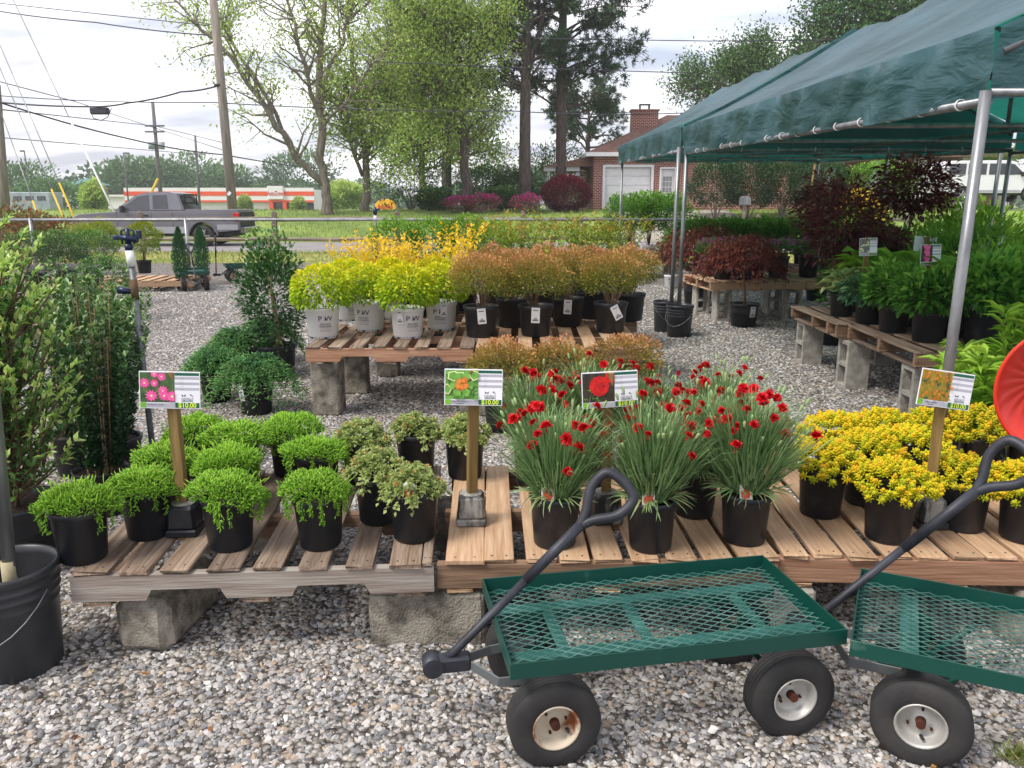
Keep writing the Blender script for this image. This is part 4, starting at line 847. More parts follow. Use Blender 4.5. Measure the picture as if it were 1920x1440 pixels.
def side_tag(t, ang, r, z, w=.05, h=.105, tilt=0.0, r2=None):
    """hanging white label on the pot's side, ang measured in world"""
    a = ang - t.rotation_euler.z; o = add('price_tag', MB().box((0, 0, 0), (.002, w, h), ch=.0006).mesh('price_tag', WTAG), t, (r * math.cos(a), r * math.sin(a), z), (tilt, R(7), a))
    b = MB()
    for k, (zz_, ww) in enumerate(((-.30, .6), (-.37, .7), (-.20, .3), (.3, .6))): b.poly([(.0016, -w * ww / 2, h * zz_), (.0016, w * ww / 2, h * zz_), (.0016, w * ww / 2, h * (zz_ + .05)), (.0016, -w * ww / 2, h * (zz_ + .05))])
    add('tag_print', b.mesh('tag_print', INK), o); return o
# white pots with printed lettering wrapped round the side
def wrap(me, size, ang, r0, z, slope, dark):
    nm = me.copy(); nm.materials.clear(); nm.materials.append(dark)
    bm = bmesh.new(); bm.from_mesh(nm); bmesh.ops.subdivide_edges(bm, edges=[e for e in bm.edges if e.calc_length() > .25], cuts=1)
    for v in bm.verts:
        x, y = v.co.x * size, v.co.y * size; rr_ = r0 + slope * (z + y) + .0012; q = ang + x / r0; v.co = Vector((rr_ * math.cos(q), rr_ * math.sin(q), z + y))
    bm.to_mesh(nm); bm.free(); return nm
def pw_print():
    out = []
    for ang in (0.0, 2.1, 4.2):
        for s_, sz, z, mt in (('P W', .052, .150, INK), ('PROVEN', .019, .110, INK_GREY if False else INK), ('WINNERS', .019, .092, INK), ('COLOR  CHOICE', .010, .062, INK)):
            out.append(wrap(text_mesh(s_, mt), sz, ang, .106, z, .083, mt))
        lf = bpy.data.meshes.new('leaf_mark'); pts = [(-.10, -.30, 0), (.10, -.12, 0), (.14, .22, 0), (-.08, .02, 0)]; lf.from_pydata(pts, [], [(0, 1, 2, 3)]); out.append(wrap(lf, .052, ang - .005, .106, .150, .083, INK_TEAL))
        ln = bpy.data.meshes.new('rule'); ln.from_pydata([(-1.9, -.02, 0), (1.9, -.02, 0), (1.9, .03, 0), (-1.9, .03, 0)], [], [(0, 1, 2, 3)]); out.append(wrap(ln, .02, ang, .106, .077, .083, INK))
    bm = bmesh.new(); mats = [INK, INK_TEAL]
    for m_ in out:
        k = len(bm.faces); bm.from_mesh(m_); bm.faces.ensure_lookup_table()
        for f_ in bm.faces[k:]: f_.material_index = 1 if m_.materials[0] == INK_TEAL else 0
    me = bpy.data.meshes.new('lettering'); bm.to_mesh(me); bm.free(); me.materials.append(INK); me.materials.append(INK_TEAL); return me
PWP = pw_print()
def holes_mesh():
    mb = MB()
    for i in range(30):
        a = i * 2 * math.pi / 30; rr_ = .1068 if i % 5 else .107; h_ = .012 if i % 5 else .018
        if i % 5 != 0: mb.box((rr_ * math.cos(a), rr_ * math.sin(a), .013), (.003, .006, .007), rot=(0, 0, a))
        else: mb.box((.1055 * math.cos(a), .1055 * math.sin(a), .009), (.004, .022, .013), rot=(0, 0, a))
    return mb.mesh('drain_holes', INK)
HOLES = holes_mesh()
def white_potted(name, label, group, loc, parts, rz=None, sc=1.0):
    t = plant(name, label, group, loc, parts, POTW, SOIL3, .20, rz=rz, sc=sc); add('lettering', PWP, t); add('drain_holes', HOLES, t); return t
# ------------------------------------------------------------------ middle benches
MZ = .53
GM = 'pallet benches in the middle of the yard'
pallet('pallet bench of pinkish wood under the white printed pots', (-1.43, 5.47), R(.6), even(1.16, 8, .095), 1.16, 1.05, .405, WOOD_OLD, WOOD_PINK, notched=True, group=GM)
pallet('pallet bench under the rust-coloured shrubs in black pots', (-.255, 5.46), R(-.6), even(1.16, 8, .1), 1.16, 1.05, .405, WOOD_NEW, WOOD_STR, group=GM)
pallet('second-row pallet bench behind the lime shrubs', (-1.30, 6.72), 0, even(1.16, 7, .1), 1.16, 1.05, .405, WOOD_OLD, WOOD_STR, group=GM)
pallet('second-row pallet bench behind the rust-coloured shrubs', (-.10, 6.75), 0, even(1.16, 7, .1), 1.16, 1.05, .405, WOOD_OLD, WOOD_STR, group=GM)
pallet('third-row pallet bench under the tall green stems', (-.3, 8.1), 0, even(1.16, 7, .1), 1.16, 1.05, .405, WOOD_OLD, WOOD_STR, group=GM)
pallet('third-row pallet bench by the gap before the canopy', (.88, 8.1), 0, even(.45, 3, .1), .45, 1.05, .405, WOOD_OLD, WOOD_STR, group=GM)
GBm = 'upright blocks under the middle benches'
for lb, x, y, me in (('upright concrete block under the near corner of the white-pot bench', -1.33, 5.68, SU), ('upright concrete block under the far corner of the white-pot bench', -1.26, 6.35, SU), ('upright concrete block where the two near benches meet', -.27, 5.66, SU), ('upright concrete block behind the joint of the two near benches', -.27, 6.33, SU),
                     ('upright concrete block at the outer end of the rust-shrub bench', .80, 5.7, SU), ('upright concrete block at the outer back of the rust-shrub bench', .80, 6.35, SU),
                     ('upright concrete block under the second row behind the lime shrubs', -1.1, 7.0, SU), ('upright concrete block under the second row in the middle', -.1, 7.0, SU), ('upright concrete block under the outer end of the second row', .95, 7.0, SU),
                     ('upright concrete block under the third row near end', -.2, 8.35, SU), ('upright concrete block under the third row middle', .88, 8.35, SU), ('upright concrete block under the third row outer end', 1.22, 8.8, SU)):
    block(lb, (x, y, 0.004), R(rnd.uniform(-4, 4)), me, GBm)
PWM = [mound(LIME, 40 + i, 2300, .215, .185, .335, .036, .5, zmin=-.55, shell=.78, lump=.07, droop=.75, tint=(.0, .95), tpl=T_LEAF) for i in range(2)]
GP = 'lime shrubs in white printed pots'
for i, (px, py, lb) in enumerate([(607, 632, 'round lime shrub in a white printed pot at the bench corner'), (765, 632, 'round lime shrub in a white tagged pot at the front of the bench'), (694, 619, 'lime shrub in a white pot set back between the two front ones'), (828, 617, 'lime shrub in a white tagged pot next to the rust shrubs'),
        (655, 600, 'lime shrub whose white pot peeps out behind the corner one'), (738, 596, 'lime shrub in the back row behind the tagged front pot'), (815, 592, 'lime shrub at the back of the bench by the rust shrubs')]):
    p = G(px, py, MZ + .001); rz_ = -math.pi / 2 + (.15, .35, -.45, -.1, .3, .2, 0)[i] - math.atan2(p.x, p.y); t = white_potted('lime_shrub_pot', lb, GP, p, [('foliage', PWM[i % 2], 1.0 if i < 2 else .97)], rz=rz_)
    if i in (1, 3): side_tag(t, -math.pi / 2 + (-.45 if i == 1 else .15) - math.atan2(p.x, p.y), .126, .165)
RU = [mound(RUSTL, 50 + i, 4200, .255, .18, .43, .021, .55, zmin=-.75, shell=.5, lump=.2, f=4.5, tint=(.05, .98), rndt=.12) for i in range(3)]; RUT = twigs(3, 16, .22, .16, .2)
GR = 'rust-tipped shrubs in black pots'
for i, (px, py, lb) in enumerate([(902, 630, 'rust-tipped shrub in a tagged black pot, first on its bench'), (1004, 628, 'rust-tipped shrub in a tagged black pot in the middle of the bench front'), (1144, 622, 'rust-tipped shrub with a tilted white tag at the bench end'),
        (960, 612, 'rust-tipped shrub set back between the first and middle front pots'), (1064, 610, 'rust-tipped shrub with a tag set back past the middle front pot'), (1180, 600, 'rust-tipped shrub at the back corner of the bench end'), (1108, 596, 'rust-tipped shrub in the back row before the bench end'), (1020, 592, 'rust-tipped shrub in the back row behind the middle'), (925, 592, 'rust-tipped shrub in the back row next to the lime shrubs')]):
    p = G(px, py, MZ + .001); t = plant('rust_shrub_pot', lb, GR, p, [('branches', RUT, None), ('foliage', RU[i % 3], 1.0)])
    if i in (0, 1, 2, 4): side_tag(t, -math.pi / 2 + (.05, 0, .35, .1, 0)[i] - math.atan2(p.x, p.y), .129, .165, .062, .115, tilt=(.08, -.03, .5, 0, -.05)[i])
# low shrubs on the gravel in front of that bench
for i, (px, py, s_, lb) in enumerate([(942, 806, 1.0, 'low rust-tipped shrub on the gravel behind the orange-star sign'), (1045, 803, 1.0, 'low rust-tipped shrub on the gravel behind the carnations'), (1168, 790, 1.02, 'low rust-tipped shrub on the gravel at the bench end')]):
    p = G(px, py, .004); plant('low_rust_shrub_pot', lb, 'rust shrubs standing on the gravel', p, [('branches', RUT, None), ('foliage', RU[(i + 1) % 3], 1.0)], sc=s_)
YS = [upright(GOLD, 60 + i, 26, .42, .16, .2, .032, .42, 24, tint=(.1, .9), ang=.8) for i in range(2)]
GYS = 'golden upright shrubs'
for i, (px, Y, lb) in enumerate([(660, 6.95, 'golden upright shrub at the outer end behind the lime shrubs'), (718, 7.0, 'golden upright shrub second from the outer end'), (775, 6.95, 'golden upright shrub in the middle of the golden row'), (835, 7.0, 'golden upright shrub second nearest the green stems'), (745, 7.45, 'golden upright shrub raised behind the middle of the row'), (870, 7.4, 'tall golden shrub with orange spires beside the green stems'), (690, 7.45, 'golden upright shrub behind the outer end')]):
    p = A(px, 500, Y); plant('golden_shrub_pot', lb, GYS, (p.x, Y, MZ + .001), [('foliage', YS[i % 2], 1.2 + (.2 if i == 5 else 0))])
BB = mound(BARB, 70, 1800, .2, .17, .42, .026, .5, zmin=-.5, shell=.5, lump=.2)
for i, (px, Y, lb) in enumerate([(800, 8.3, 'burgundy shrub showing between golden spires'), (730, 8.4, 'burgundy shrub behind the outer golden shrubs')]):
    p = A(px, 470, Y); plant('burgundy_shrub_pot', lb, 'burgundy shrubs among the gold', (p.x, Y, MZ + .05 if False else .004), [('foliage', BB, 1.0)], sc=1.62)
TG = [upright(TALLG, 75 + i, 34, .56, .24, .2, .045, .26, 26, tint=(.0, .78), rndt=.14, ang=.8) for i in range(2)]
GT = 'tall green stems with orange tips'
for i, (px, Y, lb) in enumerate([(930, 8.3, 'tall green-stemmed plant next to the golden spires'), (1000, 8.35, 'tall green-stemmed plant second from the golden spires'), (1065, 8.3, 'tall green-stemmed plant in the middle of its row'), (1130, 8.35, 'tall orange-tipped plant second from the canopy side'), (1168, 8.4, 'tall orange-tipped plant nearest the canopy side'), (965, 8.8, 'tall green plant at the back next to the golden spires'), (1095, 8.8, 'tall green plant at the back in the middle of its row'), (1040, 7.0, 'green-stemmed plant behind the rust shrubs in the second row'), (1130, 7.1, 'orange-tipped plant behind the rust shrubs in the second row')]):
    p = A(px, 470, Y); plant('tall_green_pot', lb, GT, (p.x, Y, MZ + .001), [('foliage', TG[i % 2], 1.22 if i < 7 else .95)])
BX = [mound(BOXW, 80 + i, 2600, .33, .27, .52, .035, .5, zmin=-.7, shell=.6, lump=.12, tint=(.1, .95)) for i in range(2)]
for i, (px, Y, s_, lb) in enumerate([(742, 11.0, 1.25, 'bright green boxwood beyond the golden shrubs next to the far riser'), (812, 11.2, 1.25, 'bright green boxwood second from the far riser'), (872, 11.0, 1.3, 'bright green boxwood third from the far riser'), (915, 11.6, 1.2, 'bright green boxwood nearest the weathered fence post')]):
    p = A(px, 470, Y); plant('boxwood_pot', lb, 'boxwoods beyond the golden shrubs', (p.x, Y, .42), [('foliage', BX[i % 2], 1.0)], sc=s_ * .9)
pallet('raised pallet under the bright boxwoods', (-2.0, 10.6), 0, even(1.2, 7, .1), 1.2, 1.15, .295, WOOD_OLD, WOOD_STR, group=GM); pallet('raised pallet under the boxwood nearest the fence post', (-.78, 10.6), 0, even(1.2, 7, .1), 1.2, 1.3, .295, WOOD_OLD, WOOD_STR, group=GM)
for i, (x, y) in enumerate([(-1.8, 10.9), (-.8, 10.9), (.3, 10.9), (-1.8, 11.6), (-.8, 11.6), (.3, 11.6)]): block('block under the boxwood pallets, ' + ('near side first', 'near side middle', 'near side last', 'far side first', 'far side middle', 'far side last')[i], (x, y, -.104 + .004), 0, SU, 'blocks under the boxwood pallets')
# white-pot shrubs by the canopy
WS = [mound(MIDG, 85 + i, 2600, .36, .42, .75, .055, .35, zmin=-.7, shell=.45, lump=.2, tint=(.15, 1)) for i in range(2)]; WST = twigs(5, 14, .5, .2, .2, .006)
for i, (px, Y, lb) in enumerate([(1180, 16.6, 'leafy shrub in a white pot at the outer end before the garage door'), (1216, 16.8, 'leafy shrub in a white pot in the middle before the garage door'), (1250, 16.6, 'leafy shrub in a white pot nearest the canopy poles')]):
    p = A(px, 480, Y); white_potted('leafy_shrub_pot', lb, 'leafy shrubs in white pots', (p.x, Y, .40), [('branches', WST, None), ('foliage', WS[i % 2], (1.35, 1.35, 1.0))], rz=-1.6, sc=1.12)
pp_ = A(1175, 482, 16.3); pallet('fresh pallet under the leafy shrubs in white pots', (pp_.x - .1, 16.25), 0, even(1.2, 7, .11), 1.25, 1.0, .275, WOOD_NEW, WOOD_NEW, group=GM)
for i in range(4): block('block under the leafy white-pot shrubs, ' + ('near outer', 'near inner', 'far outer', 'far inner')[i] + ' one', (pp_.x + .05 + (i % 2) * .95, 16.5 + (i // 2) * .6, -.125), 0, SU, 'blocks under the white-pot shrubs')
p = G(1258, 540, .004); white_potted('leafy_shrub_pot', 'single green shrub in a white pot on the gravel beside the canopy poles', 'leafy shrubs in white pots', p, [('branches', WST, None), ('foliage', WS[1], .82)], rz=-1.7, sc=1.05)
# ------------------------------------------------------------------ left of the aisle
HT = thing('holly_tree_pot', 'young holly with a twisted pale trunk in a large black pot', 'potted plant', (*G(520, 706, 0).xy, 0), .3); 
add('pot', POT7, HT); add('soil', SOIL7, HT, (0, 0, .26))
add('trunk', MB().tube([(-.02, -.02, .25), (-.06, -.03, .36), (.01, -.03, .47), (.03, -.02, .56), (-.03, 0, .66), (.0, .01, .80), (.02, 0, 1.0), (.03, 0, 1.2)], [.02, .019, .018, .018, .016, .014, .011, .005], 9).mesh('trunk', TWIG_P), HT)
add('foliage', mound(DKG, 90, 3200, .31, .50, .72, .05, .5, zmin=-.95, shell=.35, lump=.3, f=4, tint=(.0, .75), tpl=T_LEAF), HT, kind='stuff'); HT.rotation_euler.z = 2.0
add('top_shoots', upright(DKG, 91, 12, .42, .2, .95, .05, .5, 14, tint=(.3, .95), ang=.6, tpl=T_LEAF), HT, kind='stuff')
JP = []
def juniper(seed):
    g = np.random.default_rng(seed); P, D, T = [], [], []
    for i in range(130):
        a = g.uniform(0, 6.28); L = g.uniform(.15, .42); z = .25 + g.uniform(-.02, .12)
        for s_ in np.linspace(.05, 1, 26):
            r = L * s_; zz_ = z + .12 * math.sin(s_ * 2.2) - .42 * (r / .42) ** 2 * .8
            for q in range(2): P.append((r * math.cos(a) + g.normal(0, .012), r * math.sin(a) + g.normal(0, .012), max(zz_, .01) + g.normal(0, .01))); D.append((math.cos(a) + g.normal(0, .7), math.sin(a) + g.normal(0, .7), .3 + g.normal(0, .5))); T.append(np.clip(.2 + .6 * s_ + g.normal(0, .2), 0, 1))
    return leafmesh('foliage', JUNI, [(P, D, g.uniform(.018, .035, len(P)), .008, T, T_SPIN, 0, 3)], g)
JP = [juniper(1), juniper(2)]
for i, (px, py, s_, lb) in enumerate([(482, 775, 1.0, 'spreading juniper spilling over a tagged black pot beside the block'), (408, 752, .95, 'spreading juniper partly behind the pink daisy sign'), (455, 705, 1.0, 'spreading juniper further back between the sign and the twisted holly'), (505, 680, 1.0, 'spreading juniper at the foot of the twisted holly')]):
    p = G(px, py, 0); t = plant('juniper_pot', lb, 'spreading junipers on the gravel', (p.x, p.y, .004), [('foliage', JP[i % 2], .92)], sc=s_)
    if i == 0: side_tag(t, -math.pi / 2 - .55, .128, .175, .05, .12)
# near corner: tall light-tipped holly bushes and narrow hollies
def big_holly(seed, h, rad, n):
    g = np.random.default_rng(seed); P, D, T, L = [], [], [], []; mb = MB()
    for i in range(n):
        a = g.uniform(0, 6.28); k = math.sqrt(g.random()); z0 = g.uniform(.02, .72) * h; base = np.array([0, 0, z0]); tip = np.array([math.cos(a) * rad * k * (1.15 - .5 * z0 / h), math.sin(a) * rad * k * (1.15 - .5 * z0 / h), min(h, z0 + g.uniform(.15, .35) * h)])
        mid = (base + tip) / 2 + g.normal(0, .02, 3) + [0, 0, -.03]; mb.tube([tuple(base), tuple(mid), tuple(tip)], [.006, .0045, .002], 4, cap=False)
        for t in np.linspace(.3, 1, 12):
            p = (1 - t) ** 2 * base + 2 * t * (1 - t) * mid + t * t * tip
            for q in range(2 if t < .85 else 4):
                P.append(p); D.append(nrm(tip - mid) * (.5 + .8 * (t > .85)) + g.normal(0, .6, 3) + [0, 0, .15]); T.append(np.clip((.85 if t > .85 else .3) + g.normal(0, .13), 0, 1)); L.append(g.uniform(.026, .047))
    mb.tube([(0, 0, .0), (.02, 0, h * .5), (0, .02, h * .95)], [.018, .012, .004], 7); L = np.array(L)
    return leafmesh('foliage', HOLLY, [(P, D, L, L * .46, T, T_LEAF, 0, .8)], g), mb.mesh('branches', TWIG)
for i, (px, Y, h, rad, lb) in enumerate([(22, 3.15, 1.36, .30, 'tall light-tipped holly bush behind the large black bucket'), (-45, 3.7, 1.42, .36, 'tall light-tipped holly bush cut off by the picture edge')]):
    p = A(px, 900, Y); fo, br = big_holly(110 + i, h - .2, rad, 230); t = plant('holly_bush_pot', lb, 'tall hollies in the near corner', (p.x, Y, .004), [], POT7, SOIL7, .26); f_ = add('foliage', fo, t, (0, 0, .22), kind='stuff'); add('branches', br, t, (0, 0, .22))
PN = [upright(PENCIL, 120 + i, 60, 1.0, .19, .22, .034, .55, 110, tint=(.0, .85), rndt=.16, ang=.9, start=.02, stemr=.09, curve=.1, tpl=T_RHOMB) for i in range(2)]
for i, (px, Y, s_, lb) in enumerate([(190, 3.75, 1.0, 'narrow dark upright holly nearest the sprinkler pipe'), (226, 4.3, 1.0, 'narrow dark upright holly behind the sprinkler pipe'), (150, 4.35, 1.04, 'narrow dark upright holly between the light-tipped bush and the sprinkler pipe')]):
    p = A(px, 880, Y); plant('narrow_holly_pot', lb, 'narrow upright hollies', (p.x, Y, .004), [('foliage', PN[i % 2], 1.0), ('branches', twigs(20 + i, 22, .95, .13, .2, .005, .06, TWIG_P, .02), None)], sc=s_)
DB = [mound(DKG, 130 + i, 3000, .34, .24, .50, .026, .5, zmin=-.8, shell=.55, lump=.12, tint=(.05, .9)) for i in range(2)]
for i, (px, py, lb) in enumerate([(70, 545, 'dark boxwood cut short at the outer end of the far row'), (125, 540, 'dark boxwood second in the far row'), (178, 535, 'dark boxwood nearest the sprinkler pipe in the far row'), (205, 600, 'dark boxwood set lower in front of the far row')]):
    p = G(px, py, .30 if i < 3 else .004); plant('dark_boxwood_pot', lb, 'dark boxwoods beside the aisle', p, [('foliage', DB[i % 2], 1.0)], sc=1.12)
pallet('low pallet under the dark boxwoods', (-7.1, 7.9), R(4), even(1.2, 7, .1), 1.3, 1.1, .175, WOOD_OLD, WOOD_STR, group=GM); pallet('low pallet under the boxwood nearest the sprinkler pipe', (-5.75, 8.0), R(2), even(1.2, 7, .1), 1.3, 1.1, .175, WOOD_OLD, WOOD_STR, group=GM)
for i, (x, y) in enumerate([(-6.9, 8.2), (-5.8, 8.3), (-4.7, 8.3), (-6.9, 8.85), (-5.8, 8.9), (-4.7, 8.9)]): block('flat block under the dark boxwood pallets, ' + ('near outer', 'near middle', 'near inner', 'far outer', 'far middle', 'far inner')[i] + ' one', (x, y, -.025), 0, SB[i % 3], 'flat blocks under the boxwood pallets')
LS = [mound(TALLG, 140 + i, 2400, .34, .34, .62, .05, .45, zmin=-.8, shell=.5, lump=.2, tint=(.35, .75), rndt=.08) for i in range(2)]
for i, (px, py, s_, lb) in enumerate([(272, 512, 1.05, 'pale green shrub in a black pot on the low pallet next to the small cart'), (200, 505, 1.0, 'pale green shrub hidden behind the sprinkler head'), (165, 498, .95, 'pale green shrub behind the dark boxwoods')]):
    p = G(px, py, .2); plant('pale_shrub_pot', lb, 'pale green shrubs by the carts', p, [('branches', WST, .8), ('foliage', LS[i % 2], 1.0)], sc=s_)
q_ = G(250, 524, .2); pallet('low fresh pallet under the pale green shrubs', (q_.x - 1.6, q_.y - .35), R(5), even(1.2, 6, .13), 1.3, 1.1, .075, WOOD_NEW, WOOD_NEW, group=GM); pallet('low fresh pallet beside the small green cart', (q_.x - .2, q_.y - .25), R(5), even(1.2, 6, .13), 1.3, 1.1, .075, WOOD_NEW, WOOD_NEW, group=GM)
for i in range(4): block('thin slab under the low fresh pallets, ' + ('first', 'second', 'third', 'fourth')[i] + ' from the outer end', (q_.x - 1.4 + i * .75, q_.y + .25, -.125), 0, SB[i % 3], 'slabs under the fresh pallets')
def arbor(seed):
    g = np.random.default_rng(seed); N = 2600; t = g.random(N) ** .8; a = g.uniform(0, 6.28, N); r = .17 * np.sin(np.clip(t * .9 + .12, 0, 1) * np.pi) ** .7 * (1 - .35 * t) * g.uniform(.3, 1.08, N)
    P = np.stack([r * np.cos(a), r * np.sin(a), .2 + t * 1.0], 1); D = np.stack([np.cos(a) * .5, np.sin(a) * .5, np.ones(N)], 1) + g.normal(0, .2, (N, 3)); return leafmesh('foliage', ARBO, [(P, D, .06, .018, np.clip(g.normal(.5, .25, N), 0, 1), T_LEAF, 0, 3)], g)
AR = arbor(3)
for i, (px, Y, lb) in enumerate([(341, 14.2, 'slim arborvitae nearest the sprinkler pipe behind the small carts'), (381, 15.0, 'slim arborvitae between the two small carts')]):
    p = A(px, 520, Y); plant('arborvitae_pot', lb, 'slim arborvitae', (p.x, Y, .004), [('foliage', AR, 1.0)], sc=.88)
# rose bush with red blooms
ROSE = leafmat('rose_bush', [(0, '4a5428'), (.8, '8a7048'), (.9, 'd8283c'), (1, 'e04a54')], transl=.35)
for i, (px, Y, s_, lb) in enumerate([(30, 19.0, 1.0, 'sprawling rose bush with red blooms at the picture edge'), (85, 18.2, .85, 'smaller rose bush with red blooms before the pickup')]):
    p = A(px, 450, Y); o = thing('rose_bush', lb, 'bush', (p.x, Y, 0), 0, 'rose bushes by the fence'); add('crown', mound(ROSE, 150 + i, 2600, .95, .7, .75, .10, .6, zmin=-.8, shell=.35, lump=.3, tint=(.3, .6), rndt=.18), o, scale=s_, kind='stuff'); add('stems', twigs(160 + i, 14, .8, .5, 0, .012, .1), o, scale=s_)
# ------------------------------------------------------------------ right of the aisle, under the canopies
GR2 = 'pallet benches under the canopies'
hz_ = .53
pallet('grey open-sided pallet bench under the hostas, far half', (2.66, 6.52), R(-1.5), even(1.0, 6, .12), 1.0, 1.2, .405, WOOD_OLD, WOOD_STR, group=GR2, strings=(0, .18, .5, 1))
pallet('grey open-sided pallet bench under the hostas, near half', (2.70, 5.28), R(-1.5), even(1.0, 6, .12), 1.0, 1.2, .405, WOOD_OLD, WOOD_STR, group=GR2)
GH = 'hollow blocks under the hosta bench'
for lb, x, y in (('hollow block under the far end of the hosta bench', 2.83, 7.55), ('hollow block in the middle under the hosta bench', 2.82, 6.52), ('hollow block under the near end of the hosta bench', 2.84, 5.46), ('hollow block under the inner far side of the hosta bench', 3.5, 7.5), ('hollow block under the inner middle of the hosta bench', 3.5, 6.5), ('hollow block under the inner near side of the hosta bench', 3.5, 5.5)):
    block(lb, (x, y, .004), R(-90 + rnd.uniform(-5, 5)), HB, GH)
np_ = G(1345, 520, .53)
pallet('fresh yellow pallet bench under the small flower pots, near half', (2.5, 10.15), R(6), even(1.25, 7, .11), 1.25, 1.1, .405, WOOD_NEW, WOOD_NEW, group=GR2); pallet('fresh yellow pallet bench under the small flower pots, inner half', (3.78, 10.35), R(5), even(1.2, 7, .11), 1.2, 1.1, .405, WOOD_NEW, WOOD_NEW, group=GR2)
for i, (x, y) in enumerate([(2.72, 10.4), (2.6, 11.05), (3.65, 10.45), (3.6, 11.1), (4.6, 10.6), (4.6, 11.2)]): block('hollow block under the fresh pallet bench, ' + ('near the potted weeping maple', 'behind the one near the weeping maple', 'at the middle near side', 'at the middle far side', 'at the inner near end', 'at the inner far end')[i], (x, y, .004), R(rnd.uniform(-8, 8)), HB, 'hollow blocks under the fresh bench')
HV = upright(HOSV, 200, 1, .1, .1, .1, .1, .3, 2)
def hosta(mat, seed, n, L, rad, h):
    g = np.random.default_rng(seed); P, D, T = [], [], []
    for i in range(n):
        a = g.uniform(0, 6.28); k = g.random(); r = rad * k * .5; P.append((r * math.cos(a), r * math.sin(a), .2 + h * (1 - k) * g.uniform(.5, 1))); D.append((math.cos(a), math.sin(a), .75 - 1.0 * k + g.normal(0, .15))); T.append(np.clip(.35 + .5 * (1 - k) + g.normal(0, .15), 0, 1))
    Ls = L * g.uniform(.7, 1.15, n); return leafmesh('foliage', mat, [(P, D, Ls, Ls * .72, T, T_HOSTA, 0, .35)], g)
HV = hosta(HOSV, 201, 44, .16, .13, .12); HL = [hosta(HOSL, 202 + i, 60, .19, .2, .2) for i in range(2)]
PG = [mound(GREENL, 210 + i, 1500, .27, .20, .34, .075, .42, zmin=-.6, shell=.45, lump=.25, droop=.3, tint=(.1, .95)) for i in range(2)]
PB = [mound(BLUEG, 214 + i, 1100, .24, .17, .30, .07, .5, zmin=-.6, shell=.45, lump=.25, droop=.4, tint=(.1, .9), tpl=T_LEAF) for i in range(2)]
GHP = 'leafy perennials on the hosta bench'
for i, (px, py, k, lb) in enumerate([(1577, 592, HV, 'cream-edged hosta at the far end of the grey bench'), (1626, 606, PB[0], 'dark leafy perennial second from the far end of the grey bench'), (1674, 622, PG[0], 'leafy perennial in the middle of the grey bench edge'), (1738, 640, PG[1], 'large leafy perennial at the near corner of the grey bench'), (1815, 628, PB[1], 'bluish leafy perennial behind the near canopy pole')]):
    p = G(px, py, hz_ + .001); t = plant('perennial_pot', lb, GHP, p, [('foliage', k, 1.0 if i else 1.35)], sc=.95 if i > 1 else .85)
    if i == 4: side_tag(t, -math.pi / 2 - .6, .129, .14, .09, .11)
for i, (x, y, k, s_, lb) in enumerate([(3.18, 7.35, HL[0], 1.2, 'lime hosta at the far end of the inner row'), (3.22, 6.9, HL[1], 1.25, 'lime hosta second in the inner row behind the black and white sign'), (3.25, 6.45, HL[0], 1.3, 'lime hosta in the middle of the inner row'), (3.27, 5.98, HL[1], 1.3, 'lime hosta behind the pink plume sign'), (3.3, 5.55, PG[0], 1.15, 'leafy perennial at the near end of the inner row')]):
    plant('hosta_pot', lb, 'hostas of the inner row', (x, y, hz_ + .001), [('foliage', k, 1.0)], sc=s_)
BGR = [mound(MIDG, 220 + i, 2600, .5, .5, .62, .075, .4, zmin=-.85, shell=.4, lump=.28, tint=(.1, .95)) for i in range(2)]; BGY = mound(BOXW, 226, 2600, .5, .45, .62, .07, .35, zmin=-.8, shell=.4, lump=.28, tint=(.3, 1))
GBK = 'tall leafy shrubs behind the hosta bench'
for i, (x, y, s_, me, lb) in enumerate([(3.98, 5.75, 1.0, BGR[0], 'big green shrub at the picture edge behind the near pole'), (4.05, 6.7, 1.05, BGY, 'bright feathery green shrub at the picture edge behind the hostas'), (4.35, 7.8, 1.15, BGR[1], 'big green shrub behind the inner hosta row'), (5.0, 8.9, 1.3, BGY, 'bright green shrub behind the two inner poles'), (4.0, 9.0, 1.1, BGR[0], 'green shrub in the shade between the maples and the poles'), (5.4, 7.6, 1.1, BGR[1], 'large green shrub at the picture edge below the parked van'), (5.9, 10.5, 1.4, BGY, 'bright green shrub further back at the picture edge'), (4.9, 11.6, 1.25, BGR[0], 'green shrub just below the parked van')]):
    plant('tall_shrub_pot', lb, GBK, (x, y, .004), [('branches', WST, 1.0), ('foliage', me, 1.0)], POT7, SOIL7, .26, sc=s_)
